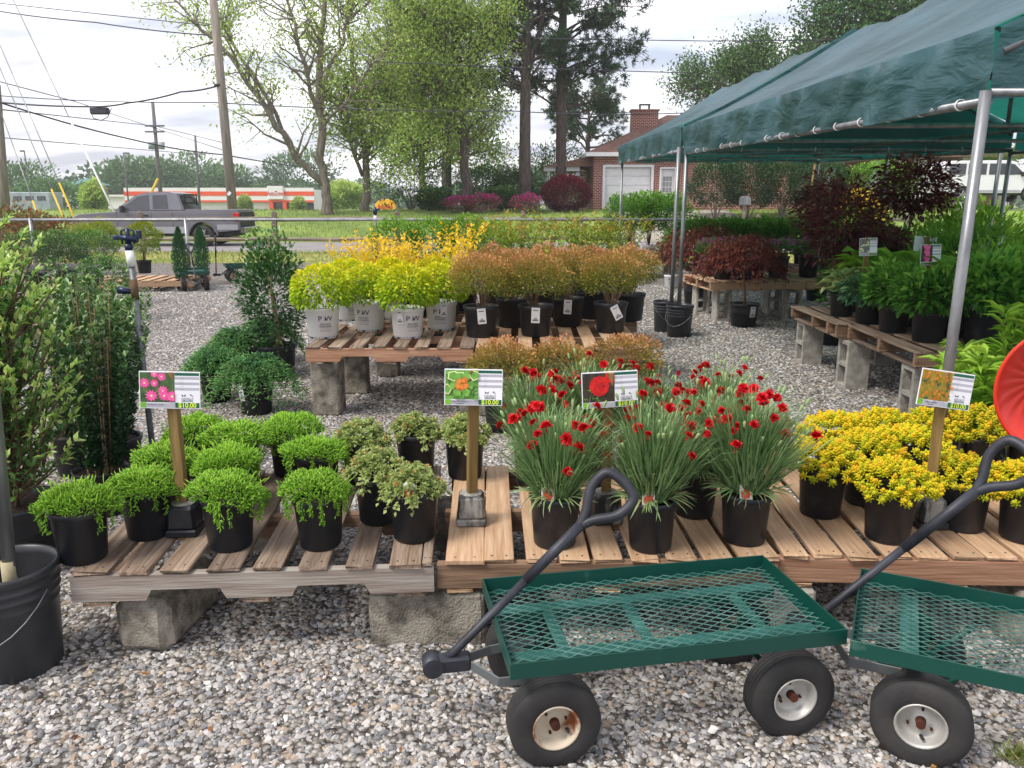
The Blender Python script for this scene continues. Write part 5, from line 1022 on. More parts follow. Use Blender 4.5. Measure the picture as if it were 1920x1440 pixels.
# maples
def maple(mat, seed, trunk, crownc, rx, rz, N, L, weep=False):
    g = np.random.default_rng(seed); P, d, r = cloud(g, N, rx, rx, rz, 0, -1 if not weep else -.5, .35, .35, 4); 
    if weep:
        q = np.linalg.norm(P[:, :2], axis=1) / rx; P[:, 2] -= q ** 2 * rz * .9
        D = d * [1, 1, .2] + [0, 0, -.9] + g.normal(0, .4, (N, 3))
    else:
        P[:, 2] = np.round(P[:, 2] / (rz * .22)) * rz * .22 + g.normal(0, rz * .06, N); D = d * [1.2, 1.2, .4] + [0, 0, -.2] + g.normal(0, .5, (N, 3))
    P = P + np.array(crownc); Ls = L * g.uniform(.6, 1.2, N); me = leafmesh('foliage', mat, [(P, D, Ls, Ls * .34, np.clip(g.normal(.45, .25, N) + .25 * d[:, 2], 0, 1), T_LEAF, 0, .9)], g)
    mb = MB(); c = Vector(crownc); mb.tube([(0, 0, .22), (.03, 0, trunk * .6), c - Vector((0, 0, rz * .2))], [.018, .015, .010], 7)
    for i in range(16):
        e = c + Vector(d[i * 37]) * rx * .75; e.z = c.z + d[i * 37][2] * rz * .7; s_ = Vector((.02, 0, trunk * .8)).lerp(c, .5); mb.tube([s_, s_.lerp(e, .5) + Vector((0, 0, .05)), e], [.007, .005, .002], 4, cap=False)
    return me, mb.mesh('trunk', TWIG)
GMa = 'dark-leaved Japanese maples'
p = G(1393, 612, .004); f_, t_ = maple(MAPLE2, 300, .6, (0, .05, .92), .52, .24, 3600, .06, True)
t = plant('weeping_maple_pot', 'small weeping reddish maple in a tagged black pot on the gravel', GMa, p, [('trunk', t_, None), ('foliage', f_, 1.0)], POT7, SOIL7, .26); side_tag(t, -math.pi / 2 + .35, .178, .2, .075, .13)
f_, t_ = maple(MAPLE2, 301, .5, (0, 0, .72), .62, .22, 3000, .06, True)
plant('weeping_maple_pot', 'weeping reddish maple behind the small flower pots beside the poles', GMa, (2.75, 11.9, .004), [('trunk', t_, None), ('foliage', f_, 1.0)], POT7, SOIL7, .26, sc=1.25)
for i, (px, py, Y, rx, rz, lb) in enumerate([(1580, 420, 8.6, .42, .44, 'dark purple maple between the fresh bench and the black and white sign'), (1715, 350, 9.3, .45, .34, 'dark purple maple spreading in front of the parked van'), (1545, 385, 12.6, .45, .40, 'dark red maple further back under the far canopy'), (1640, 470, 8.9, .4, .25, 'low bronze-leaved maple in the shade behind the signs')]):
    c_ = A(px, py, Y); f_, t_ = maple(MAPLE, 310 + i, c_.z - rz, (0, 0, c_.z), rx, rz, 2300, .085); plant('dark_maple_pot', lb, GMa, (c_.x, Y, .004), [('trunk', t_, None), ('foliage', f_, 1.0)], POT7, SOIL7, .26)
yl = A(1615, 355, 15.5); plant('golden_conifer_pot', 'bright golden shrub glowing between the dark maples', 'golden upright shrubs', (yl.x, 15.5, .004), [('foliage', mound(GOLD, 330, 2400, .5, .62, 1.15, .07, .4, zmin=-1, shell=.4, lump=.25, tint=(.2, .9)), 1.0)], POT7, SOIL7, .26)
# small flower pots on the fresh bench
PT = [mound(PETP, 340 + i, 620, .14, .09, .22, .03, .6, zmin=-.3, shell=.5, lump=.2, tint=(.1, .75), rndt=.25) for i in range(2)]
for i, (x, y, lb) in enumerate([(2.74, 10.5, 'small pot of pink petunias nearest the poles'), (2.98, 10.42, 'small pot of pink petunias second from the poles'), (3.22, 10.75, 'small pot of pink petunias set back behind the weeping maple'), (3.5, 10.65, 'small flower pot in the middle of the fresh bench'), (3.95, 10.8, 'small flower pot on the inner fresh bench, near end'), (4.3, 10.95, 'small flower pot on the inner fresh bench, middle'), (4.65, 11.0, 'small flower pot on the inner fresh bench, far end'), (2.68, 10.95, 'small flower pot at the outer back of the fresh bench'), (3.05, 11.05, 'small flower pot at the back behind the petunias')]):
    t = plant('petunia_pot', lb, 'small flower pots on the fresh bench', (x, y, hz_ + .001), [('foliage', PT[i % 2], 1.0)], POT1, SOIL1, .145, sc=1.6)
# dark low shrubs at the back of the far canopy
DL = [mound(MIDG, 350 + i, 1900, .5, .3, .5, .09, .4, zmin=-.7, shell=.5, lump=.2, tint=(.0, .7)) for i in range(2)]
for i in range(6):
    px = 1315 + i * 38; Y = 14.2 + (i % 2) * .5; p = A(px, 430, Y); plant('dark_leafy_pot', 'low dark leafy shrub in the far canopy row, ' + ('first', 'second', 'third', 'fourth', 'fifth', 'sixth')[i] + ' from the outer poles', 'low leafy row under the far canopy', (p.x, Y, .42), [('foliage', DL[i % 2], 1.0)])
pallet('pallet bench under the dark leafy row, outer half', (3.1, 13.9), 0, even(1.3, 7, .1), 1.3, 1.2, .295, WOOD_OLD, WOOD_STR, group=GR2); pallet('pallet bench under the dark leafy row, inner half', (4.45, 13.9), 0, even(1.3, 7, .1), 1.3, 1.2, .295, WOOD_OLD, WOOD_STR, group=GR2)
for i in range(3): block('block under the dark leafy row, ' + ('outer', 'middle', 'inner')[i] + ' one', (3.3 + i * 1.1, 14.5, -.1), 0, SU, 'blocks under the leafy row')
# lily clumps by the near pole and plastic scoop
for i, (px, py, Y, h, lb) in enumerate([(1840, 790, 4.0, .62, 'lily clump with whorled bright leaves behind the tilted sign'), (1905, 760, 4.35, .85, 'taller lily clump behind the red plastic scoop'), (1800, 760, 4.5, .55, 'lily clump right behind the near canopy pole')]):
    p = A(px, py, Y); plant('lily_pot', lb, 'lily clumps by the near pole', (p.x, Y, .004), [('foliage', upright(LILY, 360 + i, 9, h, .2, .2, .15, .22, 42, tint=(.1, .9), ang=.55, start=.1, tpl=T_HOSTA, stemr=.08), 1.0)])
def scoop():
    mb = MB(); n, m_ = 30, 14; v = []
    for i in range(n + 1):
        a = math.pi * (.02 + .96 * i / n)
        for j in range(m_ + 1):
            r = .05 + .27 * j / m_; rib = .008 * math.cos(i * math.pi / 1.5) * min(1, j / 4) * (1 - (j / m_) ** 3); x = -r * math.sin(a) * .60; z = r * math.cos(a) * .80 - .02 * (j / m_); y = -.11 * (j / m_) ** 2 + .10 * math.sin(a) * (j / m_) + rib; v.append((x, y, z))
    f_ = [(i * (m_ + 1) + j, (i + 1) * (m_ + 1) + j, (i + 1) * (m_ + 1) + j + 1, i * (m_ + 1) + j + 1) for i in range(n) for j in range(m_)]
    mb.raw(v, f_, 0, True); me = mb.mesh('shell', RED); bm = bmesh.new(); bm.from_mesh(me); bmesh.ops.solidify(bm, geom=bm.faces[:], thickness=.004); bm.to_mesh(me); bm.free(); return me, v, n, m_
sc_me, sv_, n_, m__ = scoop(); p = A(1950, 712, 3.02)
ro = thing('plastic_scoop', 'bright red ribbed plastic leaf scoop at the picture edge', 'leaf scoop', (p.x, 3.02, PZ), 0)
add('shell', sc_me, ro, (0, 0, p.z - PZ), (R(4), R(-14), R(6))); rim = [Vector(sv_[i * (m__ + 1) + m__]) for i in range(n_ + 1)]; rm = add('rim', MB().tube(rim, .007, 8).mesh('rim', RED), ro, (0, 0, p.z - PZ), (R(4), R(-14), R(6)))
add('handle', MB().tube([(.02, .01, 0), (.03, .01, p.z - PZ)], .016, 10).mesh('handle', RED), ro)
# bench signs further back
def small_sign(label, px, py, Y, style, w, h, yaw, back=False, stake_h=None):
    p = A(px, py, Y); t = thing('bench_sign', label, 'price sign', (p.x, Y, .53 if Y < 8 else .004), 0, 'signs on stakes under the canopy'); z0 = t.location.z
    if back: b = add('sign_board', MB().box((0, 0, 0), (w, .003, h), ch=.0008).mesh('sign_board', PAPER), t)
    else: b = board_face(t, style, w, h, full=False)
    b.location = (0, 0, p.z - z0); b.rotation_euler = (R(-5), R(rnd.uniform(-4, 4)), yaw); add('stake', MB().box((0, 0, 0), (.04, .022, p.z - z0 + .08), ch=.002).mesh('stake', STAKE), t, (0, -.022 if back else .020, (p.z - z0 + .08) / 2)); return t
small_sign('small sign with a black and white leaf photo above the hostas', 1628, 463, 6.75, 'silver', .135, .145, R(-28))
small_sign('small sign with a pink plume photo above the leafy perennials', 1745, 478, 6.05, 'plume', .135, .155, R(-22))
small_sign('blank white back of a sign beyond the pink plume photo', 1735, 460, 7.7, 'silver', .235, .165, R(8), True)
small_sign('blank white back of a sign beside the inner canopy poles', 1860, 456, 7.9, 'silver', .235, .155, R(-3), True)
# ------------------------------------------------------------------ canopies
def cloth_mat():
    m = bpy.data.materials.new('green_shade_cloth'); m.use_nodes = True; t = m.node_tree; n, l = t.nodes, t.links; p = n['Principled BSDF']; p.inputs['Roughness'].default_value = .42; p.inputs['Specular IOR Level'].default_value = .55
    tc = n.new('ShaderNodeTexCoord'); no = n.new('ShaderNodeTexNoise'); no.inputs['Scale'].default_value = 1.6; no.inputs['Detail'].default_value = 7; l.new(tc.outputs['Object'], no.inputs['Vector'])
    rp = n.new('ShaderNodeValToRGB'); e = rp.color_ramp.elements; e[0].position = .35; e[1].position = .7; e[0].color = (*lin('1d3f45'), 1); e[1].color = (*lin('40606a'), 1); l.new(no.outputs[0], rp.inputs[0]); l.new(rp.outputs[0], p.inputs['Base Color'])
    n2 = n.new('ShaderNodeTexNoise'); n2.inputs['Scale'].default_value = 4; n2.inputs['Detail'].default_value = 5; n2.inputs['Distortion'].default_value = .6; mq = n.new('ShaderNodeMapping'); mq.inputs['Rotation'].default_value = (.5, .2, .3); mq.inputs['Scale'].default_value = (1, .7, 2.2); l.new(tc.outputs['Object'], mq.inputs[0]); l.new(mq.outputs[0], n2.inputs['Vector'])
    b = n.new('ShaderNodeBump'); b.inputs['Strength'].default_value = .6; b.inputs['Distance'].default_value = .06; l.new(n2.outputs[0], b.inputs['Height']); l.new(b.outputs[0], p.inputs['Normal'])
    tr = n.new('ShaderNodeBsdfTranslucent'); tr.inputs[0].default_value = (.05, .46, .34, 1); mx = n.new('ShaderNodeMixShader'); mx.inputs[0].default_value = .22; l.new(p.outputs[0], mx.inputs[1]); l.new(tr.outputs[0], mx.inputs[2]); l.new(mx.outputs[0], n['Material Output'].inputs[0]); return m
CLOTH = cloth_mat()
def canopy(label, x0, x1, y0, y1, ze, bay, seed, buckets=True):
    t = thing('shade_canopy', label, 'canopy', (x0, y0, 0), 0, 'green shade canopies'); g = random.Random(seed); W, D = x1 - x0, y1 - y0; zs = ze + .24; zr = zs + W / 2 * .56
    prof = []
    for k in range(5): prof.append((-.02 - .01 * k / 4, ze - .03 + (zs - ze + .03) * k / 4, 1))
    for k in range(1, 9): prof.append((W / 2 * k / 8, zs + (zr - zs) * k / 8 - .05 * math.sin(math.pi * k / 8), 0))
    prof += [(W - x, z, v_) for x, z, v_ in prof[-2::-1]]
    ny = 110; v = []; n = len(prof); ph = [g.uniform(0, 6.28) for _ in range(6)]
    for j in range(ny + 1):
        y = D * j / ny; sag = math.sin(math.pi * ((j / ny * bay) % 1.0))
        for i, (x, z, val) in enumerate(prof):
            wv = .018 * math.sin(y * 5.1 + ph[0] + x * 2) + .014 * math.sin(y * 11.3 + ph[1] + i * .9) + .011 * math.sin(y * 19 + i * 1.9 + ph[2]) + .008 * math.sin(y * 3 - i * 2.2 + ph[3])
            dx = (wv + g.uniform(-.004, .004)) * (1.0 if val else .3) * (1 if x < W / 2 else -1); dz = -.05 * sag * (0 if val else 1) + wv * .35 + (-.02 * sag if i in (0, n - 1) else 0)
            v.append((x + dx, y, z + dz))
    f_ = [(j * n + i, j * n + i + 1, (j + 1) * n + i + 1, (j + 1) * n + i) for j in range(ny) for i in range(n - 1)]
    mb = MB().raw(v, f_, 0, True)
    add('cover', mb.mesh('cover', CLOTH), t)
    for nm, yy in (('front_panel', -.012), ('back_panel', D + .012)):
        vv = []; m_ = 28
        for i in range(m_ + 1):
            x = W * i / m_; zt = zs + (zr - zs) * (1 - abs(2 * i / m_ - 1)) - .05 * abs(math.sin(2 * math.pi * i / m_)); 
            for k in range(5): vv.append((x, yy + .012 * math.sin(x * 7 + k), ze - .03 + (zt - ze + .03) * k / 4 + (.012 * math.sin(x * 9) if k == 0 else 0)))
        add(nm, MB().raw(vv, [(i * 5 + k, (i + 1) * 5 + k, (i + 1) * 5 + k + 1, i * 5 + k + 1) for i in range(m_) for k in range(4)], 0, True).mesh(nm, CLOTH), t)
    for sx in (0, W):
        add('eave_pipe', MB().tube([(sx, 0, ze - .035), (sx, D, ze - .035)], .019, 10).mesh('eave_pipe', GALV), t)
    for yy in [D * k / bay for k in range(bay + 1)]:
        add('tie_pipe', MB().tube([(0, yy, ze - .001), (W, yy, ze - .001)], .017, 10).mesh('tie_pipe', GALV), t)
        add('rafter', MB().tube([(.03, yy, zs - .09), (W / 2, yy, zr - .14), (W - .03, yy, zs - .09)], .017, 10).mesh('rafter', GALV_D), t)
    for zz_, xx in ((zr - .17, W / 2), (zs - .16, .09), (zs - .16, W - .09), (ze + .02, W * .5)): add('purlin', MB().tube([(xx, .03, zz_), (xx, D - .03, zz_)], .016, 8).mesh('purlin', GALV_D), t)
    add('king_post', MB().tube([(W / 2, D / 2, ze), (W / 2, D / 2, zr - .16)], .015, 8).mesh('king_post', GALV_D), t)
    nt = int(D / .33)
    TIE = MB().lathe([(.021, -.0035), (.0245, -.0035), (.0245, .0035), (.021, .0035)], 14, close=True, M=Matrix.Rotation(R(90), 4, 'X')).mesh('cable_tie', WHITE)
    for i in range(nt): add('cable_tie', TIE, t, (-.004, .2 + i * .33, ze - .032))
    for i in range(int(W / .4)): add('cable_tie', TIE, t, (.2 + i * .4, D, ze), (0, 0, R(90))); add('cable_tie', TIE, t, (.2 + i * .4, 0, ze), (0, 0, R(90)))
    return t
def leg(t, x, y, z0, z1, r=.0225, lean=(0, 0), mat=GALV): add('post', MB().tube([(x, y, z0), (x + lean[0], y + lean[1], z1)], r, 14).mesh('post', mat), t)
CX0, CX1 = 1.90, 5.45
c1 = canopy('near green shade canopy on pipe posts over the hosta benches', CX0, CX1, 3.42, 9.15, 1.93, 3, 1)
for (x, y) in ((0, 0), (.02, 5.73), (3.55, 0), (3.55, 5.73), (3.52, 2.9)): leg(c1, x - .015, y, -.02 - .0236 * y + (0 if (y < 5 or x > 1) else .24), 1.935)
c2 = canopy('far green shade canopy behind the near one', CX0, CX1, 9.36, 14.9, 2.10, 3, 2)
for (x, y) in ((-.04, 0), (.06, 5.5), (3.55, 0), (3.55, 5.5), (3.55, 2.8)): leg(c2, x, y, -.02 - .0236 * y + (0 if x > 1 or y > 1 else .24), 2.105)
bucket('black bucket under the near canopy pole beside the aisle', (1.915, 9.13, -.004), .3); bucket('black bucket just behind it under the far canopy pole', (1.83, 9.50, -.004), 1.3)
c1.rotation_euler.x = R(1.35); c2.rotation_euler.x = R(1.35)
st_ = A(1500, 392, 15.6); o = thing('wooden_stakes', 'pair of bare wooden stakes leaning together at the far canopy end', 'stakes', (st_.x, 15.6, 0))
for k in (0, .12): add('stake', MB().tube([(k, 0, 0), (.22 + k * .6, 0, 2.2)], .018, 6).mesh('stake', STAKE), o)
# ------------------------------------------------------------------ irrigation pipe, fence
GALV_F = M('pale_irrigation_pipe', '9a9da0', '7b7e82', rough=.4, metal=.5, scale=6)
pr = thing('irrigation_pipe_rail', 'long horizontal metal irrigation pipe on short posts across the yard', 'pipe rail', (0, 15.2, 0)); zp = A(600, 412, 15.2).z
add('pipe', MB().tube([(-14.5, .1, zp - .01), (-6, 0, zp), (0, 0, zp), (3.2, -.05, zp + .0)], .026, 10).mesh('pipe', GALV_F), pr)
for px in (350, 60, 1090):
    x = A(px, 440, 15.2).x; add('post', MB().tube([(x, 0, 0), (x, 0, zp + .03)], .032, 10).mesh('post', GALV_F), pr)
p = A(706, 470, 13.6); rs_ = thing('sprinkler_riser', 'far sprinkler riser with a dark head beyond the golden shrubs', 'sprinkler', (p.x, 13.6, 0), 0, 'sprinkler risers'); zt = A(706, 402, 13.6).z
add('pipe', MB().tube([(0, 0, 0), (0, 0, zt)], .022, 10).mesh('pipe', GALV_D), rs_); add('sprinkler_head', MB().tube([(0, 0, zt), (0, 0, zt + .06), (0, 0, zt + .12)], [.03, .04, .02], 8).box((.05, 0, zt + .08), (.07, .03, .03)).mesh('sprinkler_head', BLUE), rs_); add('white_adapter', MB().tube([(0, 0, zt - .1), (0, 0, zt - .02)], .027, 10).mesh('white_adapter', WHITE), rs_)
FW = M('weathered_fence_rail', '8a7f74', '5f564d', rough=.9, scale=3, stretch=(.6, 6, 6), bump=.5, rnd=.15)
def rail_fence(label, pts, zoff, h1=.44, h2=1.02, hp=1.22):
    t = thing('split_rail_fence', label, 'fence', (pts[0][0], pts[0][1], 0), 0, 'split rail fences'); o = Vector((pts[0][0], pts[0][1], 0)); r_ = random.Random(int(pts[0][0] * 10))
    for i, (x, y) in enumerate(pts):
        z = gz(x, y) + zoff; mb = MB().box((0, 0, hp / 2 - .05), (.14, .12, hp + .1), ch=.015, rot=(0, r_.uniform(-.02, .02), 0)); mb.tube([(0, 0, hp - .02), (0, 0, hp + .05)], [.07, .03], 8); add('post', mb.mesh('post', FW), t, (x - o.x, y - o.y, z))
        if i + 1 < len(pts):
            x2, y2 = pts[i + 1]; z2 = gz(x2, y2) + zoff
            for hh in (h1, h2):
                a_ = Vector((x - o.x - .1, y - o.y, z + hh + r_.uniform(-.03, .03))); b_ = Vector((x2 - o.x + .1, y2 - o.y, z2 + hh + r_.uniform(-.03, .03))); m_ = a_.lerp(b_, .5) + Vector((0, 0, r_.uniform(-.03, .02)))
                add('rail', MB().tube([a_, a_.lerp(m_, .15), m_, m_.lerp(b_, .85), b_], [.03, .055, .062, .055, .03], 6, smooth=False).mesh('rail', FW), t)
    return t
rail_fence('split rail fence running in front of the grey pickup', [(-18.6, 24.3), (-15.2, 24.3), (-11.0, 24.3), (-7.05, 24.3), (-3.4, 24.3), (.32, 24.3), (3.6, 24.3)], 0)
rail_fence('split rail fence beyond the road beside the mailbox', [(7.4, 33.0), (9.9, 33.0), (12.9, 33.0), (16.0, 33.2)], -.1, .42, .85, 1.05)
# ------------------------------------------------------------------ vehicles
PAINT = M('graphite_truck_paint', '77767c', '717076', rough=.28, metal=.45, scale=2, coat=.5); LOWER = M('silver_truck_paint', 'a9aab0', '9fa0a6', rough=.3, metal=.45, scale=2, coat=.4)
CHROME = M('chrome_bumper', 'b8b8ba', '88888c', rough=.15, metal=.95); TAIL = M('red_tail_light', (.55, .02, .02), (.45, .02, .02), rough=.15); BLK = M('black_trim', (.02, .02, .022), (.03, .03, .03), rough=.6); VANP = M('white_van_paint', (.72, .72, .74), (.68, .68, .7), rough=.3, scale=1, coat=.4)
def arch(cx, r, zc, z0, n=9, rev=False):
    pts = []
    a0 = math.asin(max(-1, min(1, (z0 - zc) / r)))
    for i in range(n + 1):
        a = math.pi - a0 - (math.pi - 2 * a0) * i / n; pts.append((cx + r * math.cos(a), zc + r * math.sin(a)))
    return pts
def car_wheel(t, x, y, r, out, w=.26):
    k = add('wheel', None, t, (x, y, r), (0, 0, 0 if out < 0 else math.pi)); k.empty_display_size = .1; MX = Matrix.Rotation(R(90), 4, 'X')
    add('tyre', MB().lathe([(r * .62, -w / 2 + .02), (r * .75, -w / 2), (r * .93, -w / 2 + .01), (r, -w / 2 + .05), (r, w / 2 - .05), (r * .93, w / 2), (r * .62, w / 2)], 28, M=MX).mesh('tyre', RUBBER), k)
    mb = MB().lathe([(r * .64, w / 2 - .005), (r * .60, w / 2 - .02), (r * .56, w / 2 - .07), (.001, w / 2 - .09)], 24, M=MX)
    for i in range(5):
        a = i * 2 * math.pi / 5; mb.box((math.cos(a) * r * .34, -w / 2 + .035, math.sin(a) * r * .34), (r * .55, .03, .06), rot=(0, -a, 0))
    mb.tube([(0, -w / 2 + .06, 0), (0, -w / 2 + .01, 0)], .07, 10); add('rim', mb.mesh('rim', [CHROME][0]), k)
def pickup(label, loc, rz):
    """nose towards -x, driver's side towards -y"""
    t = thing('pickup_truck', label, 'pickup truck', loc, rz); wf, wr_, zr = -1.90, 1.62, .37; hw = .98; zb = .48
    low = [(-2.82, .52), (-2.86, .75), (-2.80, 1.00), (-2.62, 1.10), (-1.40, 1.19), (-1.22, 1.21), (1.0, 1.22), (2.86, 1.22), (2.90, 1.10), (2.90, .62), (2.86, .55)]
    bot = [(2.86, .55)] + arch(wr_, .47, zr, zb)[::-1] + arch(wf, .47, zr, zb)[::-1] + [(-2.82, .52)]
    outline = low[:-1] + bot[:-1]
    add('body', MB().prism(outline, -hw, hw, 0, .025).mesh('body', PAINT), t)
    for y, s_ in ((-hw - .004, -1), (hw + .004, 1)):
        sil = MB().box((-.14, y, .56), (2.44, .012, .22), ch=.003); sil.box((2.48, y, .66), (.72, .012, .18), ch=.003); sil.box((-2.6, y, .62), (.36, .012, .2), ch=.003); add('lower_cladding', sil.mesh('lower_cladding', LOWER), t)
        for cx in (wf, wr_):
            a_ = [(cx + .52 * math.cos(q), zr + .52 * math.sin(q)) for q in [math.pi * i / 14 for i in range(15)]]; b_ = [(cx + .465 * math.cos(q), zr + .465 * math.sin(q)) for q in [math.pi * i / 14 for i in range(15)]][::-1]
            m2 = MB()
            for i in range(14): m2.box((cx + .5 * math.cos(math.pi * (i + .5) / 14), y + s_ * .012, zr + .5 * math.sin(math.pi * (i + .5) / 14)), (.05, .03, .118), rot=(0, -math.pi * (i + .5) / 14, 0))
            add('wheel_arch', m2.mesh('wheel_arch', PAINT), t)
    # cab
    cab = [(-1.42, 1.19), (-.62, 1.76), (-.35, 1.84), (.55, 1.86), (.80, 1.80), (1.02, 1.22)]
    n0 = len(cab); mb = MB(); ins = .17
    rings = []
    for y, k in ((-hw + .03, 0), (hw - .03, 0)): rings.append([(x, (y + math.copysign(ins * max(0, (z - 1.19) / .66), -y)), z) for x, z in cab])
    v = rings[0] + rings[1]; f_ = [tuple(range(n0))[::-1], tuple(range(n0, 2 * n0))] + [(i, (i + 1) % n0, n0 + (i + 1) % n0, n0 + i) for i in range(n0)]
    cabm = mb.raw(v, f_).mesh('cab', PAINT); bm = bmesh.new(); bm.from_mesh(cabm); bmesh.ops.recalc_face_normals(bm, faces=bm.faces); bmesh.ops.bevel(bm, geom=[e for e in bm.edges if e.calc_length() > .3], offset=.04, segments=2, affect='EDGES'); bm.to_mesh(cabm); bm.free(); add('cab', cabm, t)
    def yy(z, o=.012): return hw - .03 - ins * max(0, (z - 1.19) / .66) + o
    def win(nm, pts, s_): 
        m2 = MB(); a_ = [(x, s_ * yy(z), z) for x, z in pts]; b_ = [(x, s_ * (yy(z) - .02), z) for x, z in pts]; n_ = len(pts); m2.raw(a_ + b_, [tuple(range(n_)) if s_ > 0 else tuple(range(n_))[::-1]] + [(i, n_ + i, n_ + (i + 1) % n_, (i + 1) % n_) for i in range(n_)]); add(nm, m2.mesh(nm, GLASS), t)
    for s_ in (-1, 1):
        win('window', [(-1.16, 1.27), (-.56, 1.70), (-.20, 1.76), (-.16, 1.27)], s_); win('window', [(-.04, 1.29), (-.06, 1.75), (.42, 1.76), (.48, 1.29)], s_)
        add('door_handle', MB().box((-.28, s_ * (hw + .012), 1.06), (.16, .02, .07), ch=.006).mesh('door_handle', BLK), t)
        add('mirror', MB().box((-1.02, s_ * (hw + .13), 1.28), (.12, .2, .24), ch=.03).mesh('mirror', BLK), t)
        for xs_ in (-1.28, -.10, .62): add('door_seam', MB().box((xs_, s_ * (hw + .001), .92), (.012, .008, .52)).mesh('door_seam', BLK), t)
        add('tail_light', MB().box((2.80, s_ * (hw - .06), 1.0), (.2, .16, .30), ch=.02).mesh('tail_light', TAIL), t)
        add('head_light', MB().box((-2.76, s_ * (hw - .16), .92), (.14, .30, .18), ch=.02).mesh('head_light', CHROME), t)
        add('bed_rail', MB().box((1.95, s_ * (hw - .07), 1.235), (1.78, .11, .05), ch=.012).mesh('bed_rail', PAINT), t)
    add('windscreen', MB().poly([(-1.36, -.86, 1.25), (-1.36, .86, 1.25), (-.66, .74, 1.75), (-.66, -.74, 1.75)]).mesh('windscreen', GLASS), t); add('rear_window', MB().poly([(1.00, -.80, 1.30), (.835, -.70, 1.76), (.835, .70, 1.76), (1.00, .80, 1.30)]).mesh('rear_window', GLASS), t)
    add('bed_floor', MB().box((1.95, 0, 1.224), (1.74, 1.74, .006)).mesh('bed_floor', BLK), t)
    add('tailgate', MB().box((2.915, 0, .92), (.03, 1.66, .52), ch=.012).mesh('tailgate', BLK), t); add('rear_bumper', MB().box((2.98, 0, .56), (.2, 1.9, .2), ch=.03).mesh('rear_bumper', CHROME), t); add('front_bumper', MB().box((-2.88, 0, .58), (.2, 1.9, .22), ch=.04).mesh('front_bumper', LOWER), t); add('underbody', MB().box((0, 0, .42), (5.2, 1.4, .16)).mesh('underbody', BLK), t)
    lg = MB()
    for y in (-.6, .6): lg.box((.95, y, 1.52), (.04, .04, .5))
    lg.box((.95, 0, 1.77), (.04, 1.24, .04)); lg.box((.95, 0, 1.5), (.03, 1.24, .03)); add('headache_rack', lg.mesh('headache_rack', BLK), t)
    for x in (wf, wr_):
        for s_ in (-1, 1): car_wheel(t, x, s_ * (hw - .12), zr, s_)
    return t
tp = A(318, 456, 29.2); pickup('graphite grey extended-cab pickup truck parked beyond the rail fence', (tp.x - .15, 29.4, .004), R(2))
def van(label, loc, rz):
    t = thing('passenger_van', label, 'van', loc, rz); hw = 1.0; wf, wr_, zr = 1.75, -1.7, .37
    out = [(-2.75, .45), (-2.8, .8), (-2.78, 1.3), (-2.6, 1.95), (-2.4, 2.08), (.55, 2.10), (.85, 2.02), (1.55, 1.36), (2.55, 1.18), (2.78, 1.0), (2.82, .6), (2.76, .45)] + arch(wf, .46, zr, .45)[::-1] + arch(wr_, .46, zr, .45)[::-1]
    add('body', MB().prism(out, -hw, hw, 0, .03).mesh('body', VANP), t)
    for s_ in (-1, 1):
        for pts in ([(.55, 1.36), (.55, 1.94), (.80, 1.90), (1.36, 1.40)], [(-.45, 1.38), (-.45, 1.94), (.42, 1.94), (.42, 1.38)], [(-1.5, 1.38), (-1.5, 1.94), (-.58, 1.94), (-.58, 1.38)], [(-2.5, 1.38), (-2.42, 1.92), (-1.62, 1.94), (-1.62, 1.38)]):
            n_ = len(pts); a_ = [(x, s_ * (hw + .012), z) for x, z in pts]; b_ = [(x, s_ * (hw - .01), z) for x, z in pts]; add('window', MB().raw(a_ + b_, [tuple(range(n_)), tuple(range(n_, 2 * n_))] + [(i, n_ + i, n_ + (i + 1) % n_, (i + 1) % n_) for i in range(n_)]).mesh('window', GLASS), t)
        add('lower_trim', MB().box((0, s_ * (hw + .004), .55), (2.5, .012, .12)).mesh('lower_trim', LOWER), t)
        for x in (wf, wr_): car_wheel(t, x, s_ * (hw - .1), zr, s_)
        add('mirror', MB().box((1.2, s_ * (hw + .12), 1.4), (.1, .2, .24), ch=.03).mesh('mirror', BLK), t)
    add('windscreen', MB().poly([(.90, -.86, 1.99), (.90, .86, 1.99), (1.56, .92, 1.39), (1.56, -.92, 1.39)]).mesh('windscreen', GLASS), t); add('front_bumper', MB().box((2.85, 0, .58), (.16, 1.9, .24), ch=.04).mesh('front_bumper', CHROME), t); add('underbody', MB().box((0, 0, .42), (5, 1.4, .14)).mesh('underbody', BLK), t); return t
vp = A(1856, 378, 44); van('white passenger van parked beyond the canopy', (vp.x - .3, 44.0, vp.z - .02), R(-3))
